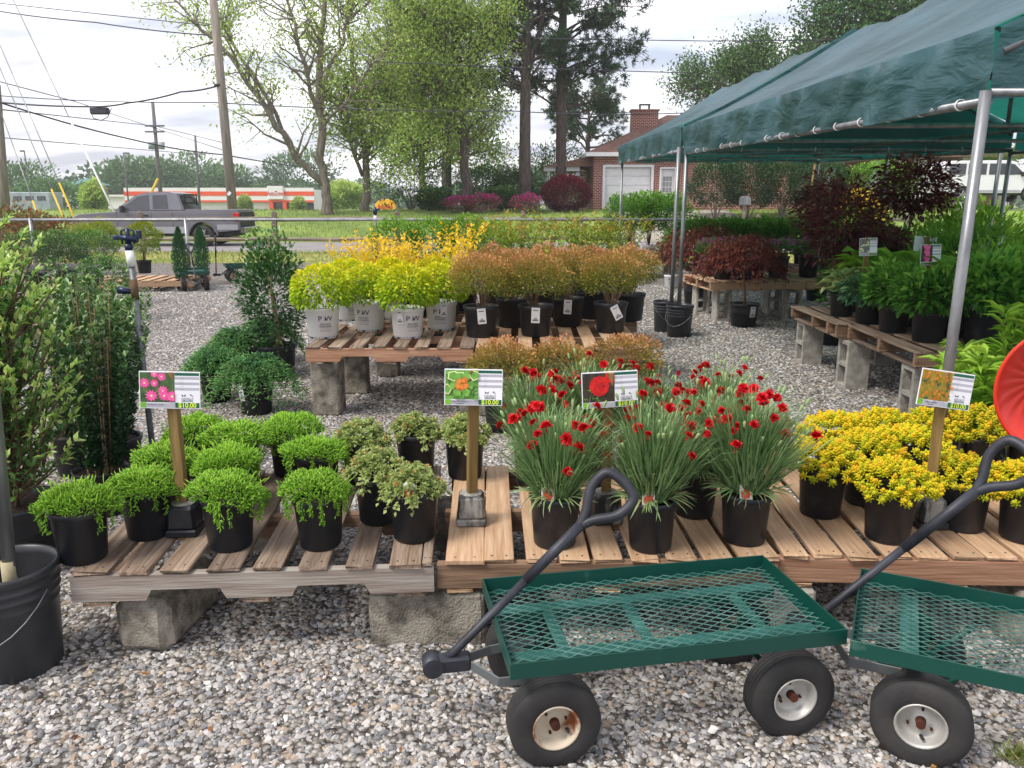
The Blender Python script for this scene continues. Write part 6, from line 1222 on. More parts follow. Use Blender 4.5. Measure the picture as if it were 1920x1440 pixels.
# ------------------------------------------------------------------ brick house
def brick_mat(name, c1, c2, mortar, scale=1.0):
    m = bpy.data.materials.new(name); m.use_nodes = True; t = m.node_tree; n, l = t.nodes, t.links; p = n['Principled BSDF']; p.inputs['Roughness'].default_value = .9
    tc = n.new('ShaderNodeTexCoord'); sp = n.new('ShaderNodeSeparateXYZ'); cb = n.new('ShaderNodeCombineXYZ'); l.new(tc.outputs['Object'], sp.inputs[0]); ad = n.new('ShaderNodeMath'); ad.operation = 'ADD'; l.new(sp.outputs[0], ad.inputs[0]); l.new(sp.outputs[1], ad.inputs[1]); l.new(ad.outputs[0], cb.inputs[0]); l.new(sp.outputs[2], cb.inputs[1])
    b = n.new('ShaderNodeTexBrick'); l.new(cb.outputs[0], b.inputs['Vector']); b.inputs['Color1'].default_value = (*lin(c1), 1); b.inputs['Color2'].default_value = (*lin(c2), 1); b.inputs['Mortar'].default_value = (*lin(mortar), 1); b.inputs['Scale'].default_value = scale
    b.inputs['Brick Width'].default_value = .215; b.inputs['Row Height'].default_value = .085; b.inputs['Mortar Size'].default_value = .012; b.inputs['Mortar Smooth'].default_value = .1; l.new(b.outputs[0], p.inputs['Base Color']); return m
BRICK = brick_mat('red_brick', '86443a', '6a2f2a', 'b9a294'); SHING = M('brown_shingles', '84665a', '6a5046', rough=.95, scale=3, stretch=(1, 1, 3)); SOFF = M('greyish_white_paint', (.62, .61, .60), (.58, .57, .56))  # SOFF is one even greyish white, used on soffit and piers
HY = 43.0; h0 = A(1112, 392, HY); hx0 = h0.x; hx1 = hx0 + 11.5; hz0 = gz(hx0 + 3, HY) - .1; zeave = A(1112, 287, HY).z
ho = thing('brick_house', 'red brick house with a white garage door and brown hip roof', 'house', (hx0, HY, hz0)); HE = zeave - hz0; HD = 9.0
gx0, gx1 = A(1134, 340, HY).x - hx0, A(1221, 340, HY).x - hx0; gzt = A(1160, 313, HY).z - hz0; dx0, dx1 = A(1239, 350, HY).x - hx0, A(1264, 350, HY).x - hx0; dzt = A(1250, 316, HY).z - hz0
W_ = hx1 - hx0; wallb = MB()
def wallbox(a, b, c, d): wallb.box(((a + b) / 2, .12, (c + d) / 2), (b - a, .24, d - c))
wallbox(0, gx0, 0, HE); wallbox(gx0, gx1, gzt, HE); wallbox(gx1, dx0, 0, HE); wallbox(dx0, dx1, dzt, HE); wallbox(dx1, W_, 0, HE)
wallb.box((.12, HD / 2 + .12, HE / 2), (.24, HD - .24, HE)); wallb.box((W_ - .12, HD / 2 + .12, HE / 2), (.24, HD - .24, HE)); wallb.box((W_ / 2, HD - .12, HE / 2), (W_ - .48, .24, HE)); add('wall', wallb.mesh('wall', BRICK), ho)
ov = .42; rz_ = HE + .02; rh = 2.3
rf = add('roof', MB().raw([(-ov, -ov, rz_), (W_ + ov, -ov, rz_), (W_ + ov, HD + ov, rz_), (-ov, HD + ov, rz_), (HD / 2, HD / 2, rz_ + rh), (W_ - HD / 2, HD / 2, rz_ + rh)], [(0, 1, 5, 4), (1, 2, 5), (2, 3, 4, 5), (3, 0, 4), (3, 2, 1, 0)]).mesh('roof', SHING), ho)
fa = MB(); fa.box((W_ / 2, -ov - .02, rz_ - .10), (W_ + 2 * ov + .1, .04, .2)); fa.box((-ov - .02, HD / 2, rz_ - .10), (.04, HD + 2 * ov, .2)); add('fascia', fa.mesh('fascia', WHITE), ho)
add('soffit', MB().box((W_ / 2, HD / 2, rz_ - .03), (W_ + 2 * ov - .02, HD + 2 * ov - .02, .02)).mesh('soffit', SOFF), ho)
ch0, ch1 = A(1183, 230, HY + 3.2).x - hx0, A(1232, 230, HY + 3.2).x - hx0; chz = A(1200, 209, HY + 3.2).z - hz0
cm_ = MB().box(((ch0 + ch1) / 2, 3.2, (HE + chz) / 2), (ch1 - ch0, .75, chz - HE)); cm_.box(((ch0 + ch1) / 2, 3.2, chz + .04), (ch1 - ch0 + .12, .87, .08)); add('chimney', cm_.mesh('chimney', BRICK), ho); add('chimney_cap', MB().box(((ch0 + ch1) / 2, 3.2, chz + .35), (.6, .5, .03)).box(((ch0 + ch1) / 2 - .25, 3.2, chz + .2), (.04, .4, .3)).box(((ch0 + ch1) / 2 + .25, 3.2, chz + .2), (.04, .4, .3)).mesh('chimney_cap', BLK), ho)
gd_ = add('garage_door', MB().box(((gx0 + gx1) / 2, .17, gzt / 2), (gx1 - gx0, .03, gzt)).mesh('garage_door', WHITE), ho); np2 = 5
for i in range(np2): add('panel', MB().box(((gx0 + gx1) / 2, .14, gzt * (i + .5) / np2), (gx1 - gx0 - .03, .03, gzt / np2 - .025), ch=.008).mesh('panel', WHITE), gd_)
add('handle', MB().box(((gx0 + gx1) / 2, .11, gzt * .22), (.18, .05, .05), ch=.01).mesh('handle', BLK), gd_)
ft = MB().box((gx0 - .05, -.02, gzt / 2 + .05), (.13, .06, gzt + .1)); ft.box((gx1 + .05, -.02, gzt / 2 + .05), (.13, .06, gzt + .1)); ft.box(((gx0 + gx1) / 2, -.02, gzt + .05), (gx1 - gx0 - .03, .058, .13)); add('garage_trim', ft.mesh('garage_trim', WHITE), ho)
sd = add('side_door', MB().box(((dx0 + dx1) / 2, .12, dzt / 2), (dx1 - dx0, .05, dzt)).mesh('side_door', WHITE), ho)
for r_ in range(3):
    for c_ in range(3): add('pane', MB().box((dx0 + (dx1 - dx0) * (.27 + .23 * c_), .09, dzt * (.52 + .125 * r_)), ((dx1 - dx0) * .19, .02, dzt * .105)).mesh('pane', M('pale_pane', '9a9c9c', '83878a', rough=.15, spec=.6) if (r_, c_) == (0, 0) else bpy.data.materials['pale_pane']), sd)
add('handle', MB().box((dx0 + .1, .07, dzt * .42), (.06, .06, .1), ch=.01).mesh('handle', BLK), sd)
dt = MB().box((dx0 - .04, -.02, dzt / 2 + .03), (.1, .06, dzt + .06)); dt.box((dx1 + .04, -.02, dzt / 2 + .03), (.1, .06, dzt + .06)); dt.box(((dx0 + dx1) / 2, -.02, dzt + .03), (dx1 - dx0 - .02, .058, .1)); add('door_trim', dt.mesh('door_trim', WHITE), ho)
add('meter_box', MB().box((dx1 + .6, -.06, 1.25), (.3, .14, .45), ch=.01).tube([(dx1 + .6, -.13, 1.36), (dx1 + .6, -.2, 1.36)], .09, 12).mesh('meter_box', M('meter_grey', '8d9290', '7a7f7d')), ho)
po = MB(); po.box((-1.6, 3.0, HE - .75), (1.9, 4.0, .22)); 
for y in (1.2, 2.6): po.box((-2.3, y, (HE - .8) / 2), (.16, .16, HE - .85))
add('porch', po.mesh('porch', WHITE), ho); add('porch_roof', MB().raw([(-2.7, .8, HE - .64), (0, .8, HE - .64), (0, 5, HE - .64), (-2.7, 5, HE - .64), (0, .8, HE - .1), (0, 5, HE - .1)], [(0, 4, 5, 3), (0, 1, 4), (3, 5, 2), (0, 3, 2, 1), (1, 2, 5, 4)]).mesh('porch_roof', SHING), ho)
def bin_(label, px, py0, Y, col, lidcol, w):
    p = A(px, py0, Y); zg = gz(p.x, Y); h = p.z - zg; t = thing('wheeled_bin', label, 'bin', (p.x, Y, zg), R(6), 'bins by the house'); add('bin_body', MB().box((0, 0, (h - .08) / 2 + .02), (w * .85, w * .8, h - .1), ch=.03, taper=1.15).mesh('bin_body', col), t); add('lid', MB().box((0, 0, h - .04), (w * 1.06, w * 1.0, .08), ch=.025).mesh('lid', lidcol), t)
    for s_ in (-1, 1): add('wheel', MB().tube([(s_ * w * .4, w * .38, .12), (s_ * w * .46, w * .38, .12)], .12, 12).mesh('wheel', RUBBER), t)
BBL = M('blue_bin_plastic', '2038a8', '1a2c8c', rough=.45); GBN = M('green_bin_plastic', '1f5546', '174438', rough=.45)
bin_('blue recycling bin in front of the house side door', 1254, 368, 40.5, BBL, BBL, .82); bin_('dark green bin in front of the garage door', 1166, 370, 40.2, GBN, GBN, .9)
mp_ = A(1397, 372, 34.0); mo = thing('mailbox', 'grey mailbox on a post beside the far rail fence', 'mailbox', (mp_.x, 34.0, gz(mp_.x, 34))); hb = mp_.z - gz(mp_.x, 34) - .25
add('post', MB().box((0, 0, hb / 2), (.1, .1, hb)).mesh('post', FW), mo); add('box', MB().prism([(-.09, 0), (.09, 0), (.09, .14)] + [(.09 * math.cos(q), .14 + .09 * math.sin(q)) for q in [math.pi * i / 8 for i in range(1, 8)]] + [(-.09, .14)], -.25, .25).mesh('box', GALV), mo, (0, 0, hb), scale=1.5); add('flag', MB().box((.16, 0, hb + .35), (.01, .05, .16)).mesh('flag', TAIL), mo)
# ------------------------------------------------------------------ far buildings
ORG = M('orange_red_stripe', 'e2552e', 'd64c28', rough=.6, scale=1, rnd=0); STW = M('store_white', (.74, .72, .72), (.69, .67, .67), rough=.6, scale=.4, rnd=0)
SY = 120.0; s0, s1 = A(236, 380, SY).x, A(590, 380, SY).x; zt = A(400, 351, SY).z; zb = gz(0, SY); sg_ = thing('auto_parts_store', 'long white store with orange-red stripes and lettering beyond the road', 'store', ((s0 + s1) / 2, SY, zb)); SW = s1 - s0; SH = zt - zb
add('wall', MB().box((0, 6, SH / 2 - .15), (SW - .6, 11.6, SH - .3)).mesh('wall', STW), sg_)
pz = lambda y: A(400, y, SY).z - zb
tf0 = A(508, 370, SY).x - (s0 + s1) / 2
for nm, ya, yb, mt, pr_ in (('parapet', 352, 359, STW, .30), ('stripe', 359, 367, ORG, .34), ('fascia', 367, 375.5, STW, .30), ('lower_stripe', 375.5, 379, ORG, .33)):
    za, zc = pz(yb), pz(ya); add(nm, MB().box((0, -pr_ / 2, (za + zc) / 2), (SW, pr_, zc - za - .004)).mesh(nm, mt), sg_)
tw = A(534, 370, SY).x - A(500, 370, SY).x
tower = add('sign_panel', MB().box((A(519, 370, SY).x - (s0 + s1) / 2, -.5, (pz(373.5) + pz(349)) / 2), (tw * .86, .5, pz(349) - pz(373.5)), ch=.03).mesh('sign_panel', STW), sg_)
add('lettering', text_mesh('AutoZone', TAIL, bold=True), tower, (A(519, 370, SY).x - (s0 + s1) / 2, -.78, pz(363)), (math.pi / 2, 0, 0), scale=(.55, .9, 1))
for i in range(9):
    x = tf0 + i * (SW / 2 - tf0) / 9 - .2; add('window', MB().box((x + .4, -.02, pz(389)), (.75, .08, pz(380) - pz(397))).mesh('window', GLASS), sg_)
for x in (tf0 + .2, tf0 + 2.1): add('pillar', MB().box((x, -.5, pz(379) / 2), (.5, .5, pz(379))).mesh('pillar', ORG), sg_)
TY = 130.0; tx0, tx1 = A(143, 370, TY).x, A(192, 370, TY).x; tb = thing('brick_tower_building', 'small brick building with white corner stones and a green pyramid roof', 'building', ((tx0 + tx1) / 2, TY, 0)); twd = tx1 - tx0; zz1 = A(160, 347, TY).z; zz2 = A(160, 334, TY).z
add('wall', MB().box((0, 0, zz1 / 2), (twd, twd, zz1)).mesh('wall', BRICK), tb); add('roof', MB().raw([(-twd * .62, -twd * .62, zz1), (twd * .62, -twd * .62, zz1), (twd * .62, twd * .62, zz1), (-twd * .62, twd * .62, zz1), (0, 0, zz2)], [(0, 1, 4), (1, 2, 4), (2, 3, 4), (3, 0, 4), (3, 2, 1, 0)]).mesh('roof', M('green_metal_roof', '5f8a84', '4d756f')), tb)
for s_ in (-1, 1):
    for k in range(5): add('corner_stone', MB().box((s_ * twd * .46, -twd / 2 - .02, zz1 * (.12 + .2 * k)), (twd * .12, .1, zz1 * .09)).mesh('corner_stone', STW), tb)
lb_ = thing('low_white_building', 'low pale building between the brick tower and the pickup', 'building', (A(205, 385, 125).x, 125, 0)); add('wall', MB().box((0, 0, 1.2), (10, 6, 2.4)).mesh('wall', STW), lb_); add('roof', MB().box((0, 0, 2.5), (10.6, 6.6, .3)).mesh('roof', STW), lb_)
TRL = M('trailer_grey', '9aa4aa', '7f8990', rough=.5, scale=2); tp_ = A(60, 395, 70); tr = thing('stock_trailer', 'pale grey trailer half hidden behind the rose bush', 'trailer', (tp_.x, 70, gz(tp_.x, 70)))
add('trailer_body', MB().box((0, 0, 1.25), (4.4, 2, 1.5), ch=.05).mesh('trailer_body', TRL), tr)
for i in range(4): add('slot_window', MB().box((-1.5 + i, -1.01, 1.5), (.7, .03, .35)).mesh('slot_window', GLASS), tr)
for x in (-.5, .5): add('wheel', MB().tube([(x, -1.0, .35), (x, -.8, .35)], .35, 14).mesh('wheel', RUBBER), tr)
# oval restaurant sign
YEL = M('yellow_sign', 'f0b020', 'e8a81c', rough=.5, rnd=0); op = A(723, 388, 75.0); os_ = thing('oval_sign', 'yellow oval road sign with red script lettering', 'sign', (op.x, 75, gz(op.x, 75))); oz = op.z - os_.location.z
add('sign_face', MB().lathe([(.001, .12), (1.0, .12), (1.05, 0), (1.0, -.12), (.001, -.12)], 28, smooth=False, M=Matrix.Diagonal((.92, 1, .68, 1)) @ Matrix.Rotation(R(90), 4, 'X')).mesh('sign_face', YEL), os_, (0, 0, oz)); add('lettering', text_mesh('Bojangles', TAIL, bold=True), os_, (0, -.16, oz), (math.pi / 2, 0, R(0)), scale=(.36, .5, 1)); add('post', MB().tube([(0, .1, 0), (0, .1, oz)], .1, 8).mesh('post', GALV_D), os_)
# ------------------------------------------------------------------ poles, lamps and wires
POLE = M('weathered_utility_pole', '8f877d', '6e675f', rough=.95, scale=2, stretch=(6, 6, .5), bump=.4); DPOLE = M('grey_far_pole', '6d6a6c', '575557', rough=.9); YGUARD = M('yellow_guy_guard', 'd9b332', 'c29d28', rough=.5); WIRE = M('black_cable', (.035, .035, .05), (.03, .03, .045), rough=.5); STEELW = M('guy_wire_steel', '8c8c90', '78787c', rough=.4, metal=.6)
def pole(label, px0, py0, px1, py1, Y, r0, r1, group='wooden utility poles', mat=POLE):
    a_ = A(px0, py0, Y); b_ = A(px1, py1, Y); d = b_ - a_; z0 = gz(a_.x, Y) - .2; k = (z0 - a_.z) / d.z; base = a_ + d * k; t = thing('utility_pole', label, 'utility pole', base, 0, group); tp2 = b_ + d * .35 - base
    add('shaft', MB().tube([(0, 0, 0), tp2 * .5, tp2], [r0, (r0 + r1) / 2, r1], 12).mesh('shaft', mat), t); return t, base
up1, b_ = pole('tall weathered utility pole rising behind the pickup bed', 435, 380, 400, 0, 33.2, .20, .135)
add('tag_plate', MB().box((A(430, 363, 33.0).x - b_.x, -.22, A(430, 363, 33.0).z - b_.z), (.12, .02, .16), rot=(0, .7, 0)).mesh('tag_plate', WHITE), up1)
add('band', MB().tube([(A(411, 160, 33.2) - b_) + Vector((0, 0, -.04)), (A(411, 160, 33.2) - b_) + Vector((0, 0, .04))], .19, 12).mesh('band', BLK), up1)
up2, b2_ = pole('weathered utility pole at the picture edge beyond the rose bush', 10, 390, -2, 220, 36, .21, .15)
up3, b3_ = pole('far utility pole with crossarms and transformers', 301, 362, 290, 236, 85, .22, .16, mat=DPOLE)
for py, w in ((236, 17), (247, 17)): add('crossarm', MB().box(A(290, py, 84.8) - b3_, (w * 2 / 1507 * 85, .18, .16)).mesh('crossarm', DPOLE), up3)
for px in (284, 303): add('transformer', MB().tube([A(px, 280, 84.5) - b3_, A(px, 266, 84.5) - b3_], .30, 12).mesh('transformer', TRL), up3)
up4, b4_ = pole('slim far pole standing in front of the store roof', 374, 380, 368, 287, 95, .16, .12, mat=DPOLE)
add('crossarm', MB().box(A(368, 289, 94.8) - b4_, (1.9, .14, .12)).mesh('crossarm', DPOLE), up4)
def lamp_post(label, px, pyb, pyt, Y, arm):
    a_ = A(px, pyb, Y); z = A(px, pyt, Y).z; t = thing('street_lamp', label, 'street lamp', (a_.x, Y, gz(a_.x, Y) - .1), 0, 'parking lot lamps'); hh = z - t.location.z
    add('post', MB().tube([(0, 0, 0), (0, 0, hh)], [.11, .07], 8).mesh('post', DPOLE), t); add('lamp_head', MB().box((arm, 0, hh + .05), (abs(arm) * 2, .3, .18), ch=.03).mesh('lamp_head', DPOLE), t)
lamp_post('slim parking lot lamp at the end of the store', 240, 370, 288, 100, .3); lamp_post('slim parking lot lamp above the brick tower', 58, 380, 284, 100, -.25)
def wire(label, pts, r, sag=0.0, name='power_line', group='overhead lines', mat=None):
    P = [A(x, y, Y) for x, y, Y in pts]; out = []
    for i in range(len(P) - 1):
        for k in range(10):
            s_ = k / 10; q = P[i].lerp(P[i + 1], s_); q.z -= sag * 4 * s_ * (1 - s_); out.append(q)
    out.append(P[-1]); o = add(name, MB().tube(out, r * .68, 5).mesh(name, mat or WIRE)); tag(o, label, 'cable', group)
wire('thick dark cable falling from the picture edge toward the trees', [(-30, 182, 36), (250, 262, 42), (420, 290, 50), (620, 318, 62)], .055, .1)
wire('dark cable carrying a splice box from the picture edge to the pole', [(-20, 190, 36), (165, 200, 35), (240, 193, 34.5), (340, 172, 33.5), (412, 160, 33.2)], .05, .05)
wire('level cable crossing behind the tall pole toward the trees', [(-20, 178, 36), (400, 192, 33.2), (960, 208, 33), (1300, 211, 33)], .028, .1)
wire('high cable running down from the upper picture edge', [(-20, 18, 37), (180, 42, 35), (390, 66, 33.2)], .035, .05); wire('topmost thin cable at the upper picture edge', [(-20, 4, 37), (390, 48, 33.2)], .025)
wire('thin cable crossing the open sky beside the canopy', [(1000, 72, 33), (1330, 77, 33), (1700, 74, 33)], .025); wire('second thin cable crossing below it beside the canopy', [(700, 115, 33), (1000, 128, 33), (1300, 137, 33)], .025)
wire('faint cable sloping from the picture edge to the far pole', [(-20, 203, 38), (290, 236, 85), (420, 268, 70)], .045); wire('lower faint cable from the picture edge to the slim far pole', [(-20, 256, 60), (368, 289, 95)], .05); wire('diagonal service wire from the picture edge to the far pole', [(-20, 148, 40), (140, 190, 50), (290, 240, 85), (430, 285, 70)], .04)
for i, (a0, a1, g0, lb) in enumerate([((25, 0), (232, 402), .80, 'long steel guy wire slanting down beside the pickup hood'), ((0, 85), (150, 400), .83, 'guy wire with a yellow guard nearest the hood'), ((0, 128), (130, 402), .80, 'guy wire with a yellow guard in the middle of three'), ((0, 205), (80, 395), .72, 'guy wire with a yellow guard nearest the picture edge')]):
    pa, pb = A(*a0, 36), A(*a1, 33.4); pb.z = gz(pb.x, 33.4); t = thing('guy_wire', lb, 'guy wire', pb, 0, 'guy wires at the picture edge'); add('wire', MB().tube([(0, 0, 0), pa - pb], .022, 5).mesh('wire', STEELW), t); add('guard', MB().tube([(0, 0, 0), (pa - pb) * (.5 if i == 0 else .28)], .04, 6).mesh('guard', WHITE if i == 0 else YGUARD), t)
yg = [A(276, 365, 80), A(296, 335, 80)]; t = thing('guy_wire', 'yellow guy guard below the far transformer pole', 'guy wire', (yg[0].x, 80, 0)); add('guard', MB().tube([(0, 0, 0), yg[0] - Vector((yg[0].x, 80, 0)) + Vector((.3, 0, 0)), yg[1] - Vector((yg[0].x, 80, 0))], .13, 6).mesh('guard', YGUARD), t)
sb = A(187, 208, 35); o = thing('splice_box', 'dark cable splice box hanging from the overhead line', 'cable box', sb, 0); add('case', MB().box((0, 0, 0), (.75, .28, .28), ch=.05).mesh('case', WIRE), o); add('loop', MB().tube([(-.4, 0, .05), (-.3, 0, -.28), (0, 0, -.38), (.3, 0, -.25), (.5, 0, .1)], .018, 5).mesh('loop', WIRE), o)
# ------------------------------------------------------------------ trees
SPRING = leafmat('spring_leaf', [(0, '6f8f3a'), (.5, '9fba54'), (1, 'c8d880')], transl=.5); PINEN = leafmat('pine_needle', [(0, '1d3320'), (.6, '34502e'), (1, '55703f')], transl=.2); EVERG = leafmat('evergreen_leaf', [(0, '294a26'), (.6, '4a7238'), (1, '7a9a4e')], transl=.25)
FARL = leafmat('far_tree_leaf', [(0, '3c5a3c'), (.6, '587a50'), (1, '7c9a66')], transl=.3); AZA = leafmat('azalea', [(0, '3a4a22'), (.45, '5a6a34'), (.55, 'b81f7c'), (1, 'd63a9c')], transl=.3); MARO = leafmat('maroon_maple', [(0, '3a1018'), (.6, '641c28'), (1, '86343a')], transl=.35); HEDGE = leafmat('hedge_leaf', [(0, '1c361e'), (.6, '34562c'), (.93, '54783c'), (.97, 'c8c8b4'), (1, 'd8d8c8')], transl=.25)
def tree(name, label, limbs, Y, seed, mat, bark, nb=26, bl=(1.2, 3.0), leaf=.17, per=13, clr=.5, tint=(.1, .95), start=.3, up=.35, group=None, sub=4, wr=.5, keep=None):
    """limbs: lists of (px, py, depth offset, radius); branches and leaf clusters grow from them"""
    g = np.random.default_rng(seed); base = A(limbs[0][0][0], limbs[0][0][1], Y); zg = gz(base.x, Y) - .15; O = Vector((base.x, Y, zg)); t = thing(name, label, 'tree', O, 0, group); mb = MB(); tips = []; seg = []
    for li, lm in enumerate(limbs):
        W3 = [A(x, y, Y + dy) - O for x, y, dy, r in lm]; rs = [q[3] for q in lm]
        if li == 0: W3[0].z = 0
        P = [];Rr = []
        for i in range(len(W3) - 1):
            for k in range(4):
                s_ = k / 4; P.append(W3[i].lerp(W3[i + 1], s_) + Vector(g.normal(0, .05, 3)) * (1 if i + k else 0)); Rr.append(rs[i] + (rs[i + 1] - rs[i]) * s_)
        P.append(W3[-1]); Rr.append(rs[-1]); mb.tube(P, [q * .74 for q in Rr], 9); n = len(P)
        for b in range(int(nb * (1 if li else 1.2))):
            k = g.uniform(start if li == 0 else .15, 1) * (n - 1); i = min(int(k), n - 2); p0 = P[i].lerp(P[i + 1], k - i); ax = (P[i + 1] - P[i]).normalized(); a = g.uniform(0, 6.28); o1 = ax.orthogonal().normalized(); o2 = ax.cross(o1); d = (o1 * math.cos(a) + o2 * math.sin(a)) + ax * g.uniform(.2, .8) + Vector((0, 0, up)); d.normalize()
            L = g.uniform(*bl) * (1.1 - .4 * k / n); e = p0 + d * L; m_ = p0.lerp(e, .5) + Vector(g.normal(0, .12, 3)); r0 = min(Rr[i] * .5, .07); mb.tube([p0, m_, e], [r0, r0 * .6, .012], 5, cap=False); tips.append((e, d))
            for q in range(sub):
                s0 = m_.lerp(e, g.uniform(-.3, .9)); d2 = (d + Vector(g.normal(0, .75, 3))).normalized(); e2 = s0 + d2 * L * g.uniform(.25, .55); mb.tube([s0, e2], [r0 * .4, .008], 4, cap=False); tips.append((e2, d2)); tips.append((s0.lerp(e2, .5), d2))
    if keep: tips = [q for q in tips if keep(q[0] + O)]
    C = np.array([tuple(q[0]) for q in tips]); N = len(C); P = np.repeat(C, per, 0) + g.normal(0, clr * .5, (N * per, 3)); D = dirs(g, N * per) + [0, 0, -.15]; cl = np.repeat(g.uniform(-.3, .3, N), per)
    T = np.clip(.5 + cl + g.normal(0, .2, N * per), 0, 1) * (tint[1] - tint[0]) + tint[0]; Ls = leaf * g.uniform(.6, 1.25, N * per)
    add('trunk', mb.mesh('trunk', bark), t); add('crown', leafmesh('crown', mat, [(P, D, Ls, Ls * wr, T, T_RHOMB, 0, 3)], g), t, kind='stuff'); return t
GTR = 'broadleaf trees along the bank'
tree('broadleaf_tree', 'forked tree with fresh sparse leaves and a long leaning limb behind the pickup', [
    [(616, 394, 0, .42), (612, 365, 0, .29), (604, 300, 0, .27), (598, 200, 0, .24), (600, 90, .5, .19), (612, -20, .8, .13), (600, -140, 1, .06)],
    [(606, 345, 0, .22), (560, 300, -.3, .2), (520, 235, -.8, .18), (470, 165, -1.2, .15), (420, 90, -1.6, .12), (370, 50, -2, .08), (322, -5, -2.2, .05)],
    [(545, 280, -.4, .13), (505, 190, -.2, .12), (440, 90, .4, .09), (405, 20, .8, .06), (400, -70, 1, .04)],
    [(600, 220, 0, .14), (570, 120, -1, .11), (545, 20, -1.5, .08), (520, -80, -2, .05)],
    [(600, 160, 0, .13), (640, 80, 1, .1), (665, -10, 1.5, .07), (680, -90, 1.8, .04)],
    [(602, 240, 0, .11), (650, 190, -.8, .08), (700, 120, -1.2, .06), (740, 60, -1.4, .03)]], 39.0, 1, SPRING, BARK, nb=24, bl=(1.2, 3.0), leaf=.16, per=8, clr=.55, tint=(.2, 1), start=.45, group=GTR)
tree('broadleaf_tree', 'multi-stemmed tree with fresh leaves standing right of the forked one', [
    [(686, 394, 0, .34), (688, 350, 0, .26), (684, 270, 0, .2), (668, 180, .4, .16), (655, 60, .8, .12), (650, -60, 1, .06)], [(686, 300, 0, .14), (700, 220, -.5, .12), (716, 120, -1, .09), (740, 10, -1.4, .05)], [(680, 330, 0, .13), (650, 250, -.6, .1), (630, 180, -1, .07)],
    [(676, 225, 0, .12), (725, 190, .4, .1), (790, 160, .8, .07), (850, 120, 1.0, .04)], [(688, 285, 0, .11), (740, 235, -.6, .09), (800, 215, -1, .06), (860, 200, -1.2, .03)]], 41.0, 2, SPRING, BARK, nb=30, bl=(1.0, 2.6), leaf=.16, per=12, clr=.6, tint=(.1, .95), start=.3, group=GTR)
tree('broadleaf_tree', 'leafy tree wrapped round a dark trunk in the middle of the bank', [
    [(876, 384, 0, .34), (872, 330, 0, .30), (866, 240, 0, .27), (858, 120, 0, .22), (850, 0, 0, .16), (845, -90, 0, .08)], [(868, 250, 0, .12), (820, 190, -1, .09), (770, 130, -1.8, .05)], [(862, 170, 0, .11), (900, 100, -.8, .08), (915, 30, -1, .04)], [(868, 290, 0, .1), (800, 270, -1.4, .08), (740, 280, -2, .05)], [(860, 140, 0, .1), (810, 70, -1, .07), (780, 10, -1.5, .04)]], 40.0, 3, SPRING, BARK_P, nb=40, bl=(1.0, 2.4), leaf=.16, per=12, clr=.6, tint=(0, .85), start=.3, group=GTR)
tree('broadleaf_tree', 'dense leafy tree filling the gap behind the dark trunk', [[(790, 384, 0, .3), (792, 300, 0, .25), (795, 200, 0, .2), (800, 110, 0, .12), (800, 60, 0, .05)], [(792, 290, 0, .14), (740, 220, 0, .1), (715, 180, 0, .05)], [(793, 270, 0, .14), (850, 220, 0, .1), (905, 180, 0, .05)], [(794, 220, 0, .1), (760, 130, 0, .07), (745, 90, 0, .04)], [(792, 320, 0, .1), (860, 300, 0, .08), (920, 280, 0, .04)]], 48.0, 31, SPRING, BARK, nb=40, bl=(1.2, 2.6), leaf=.19, per=11, clr=.8, tint=(.0, .7), start=.25, group=GTR)
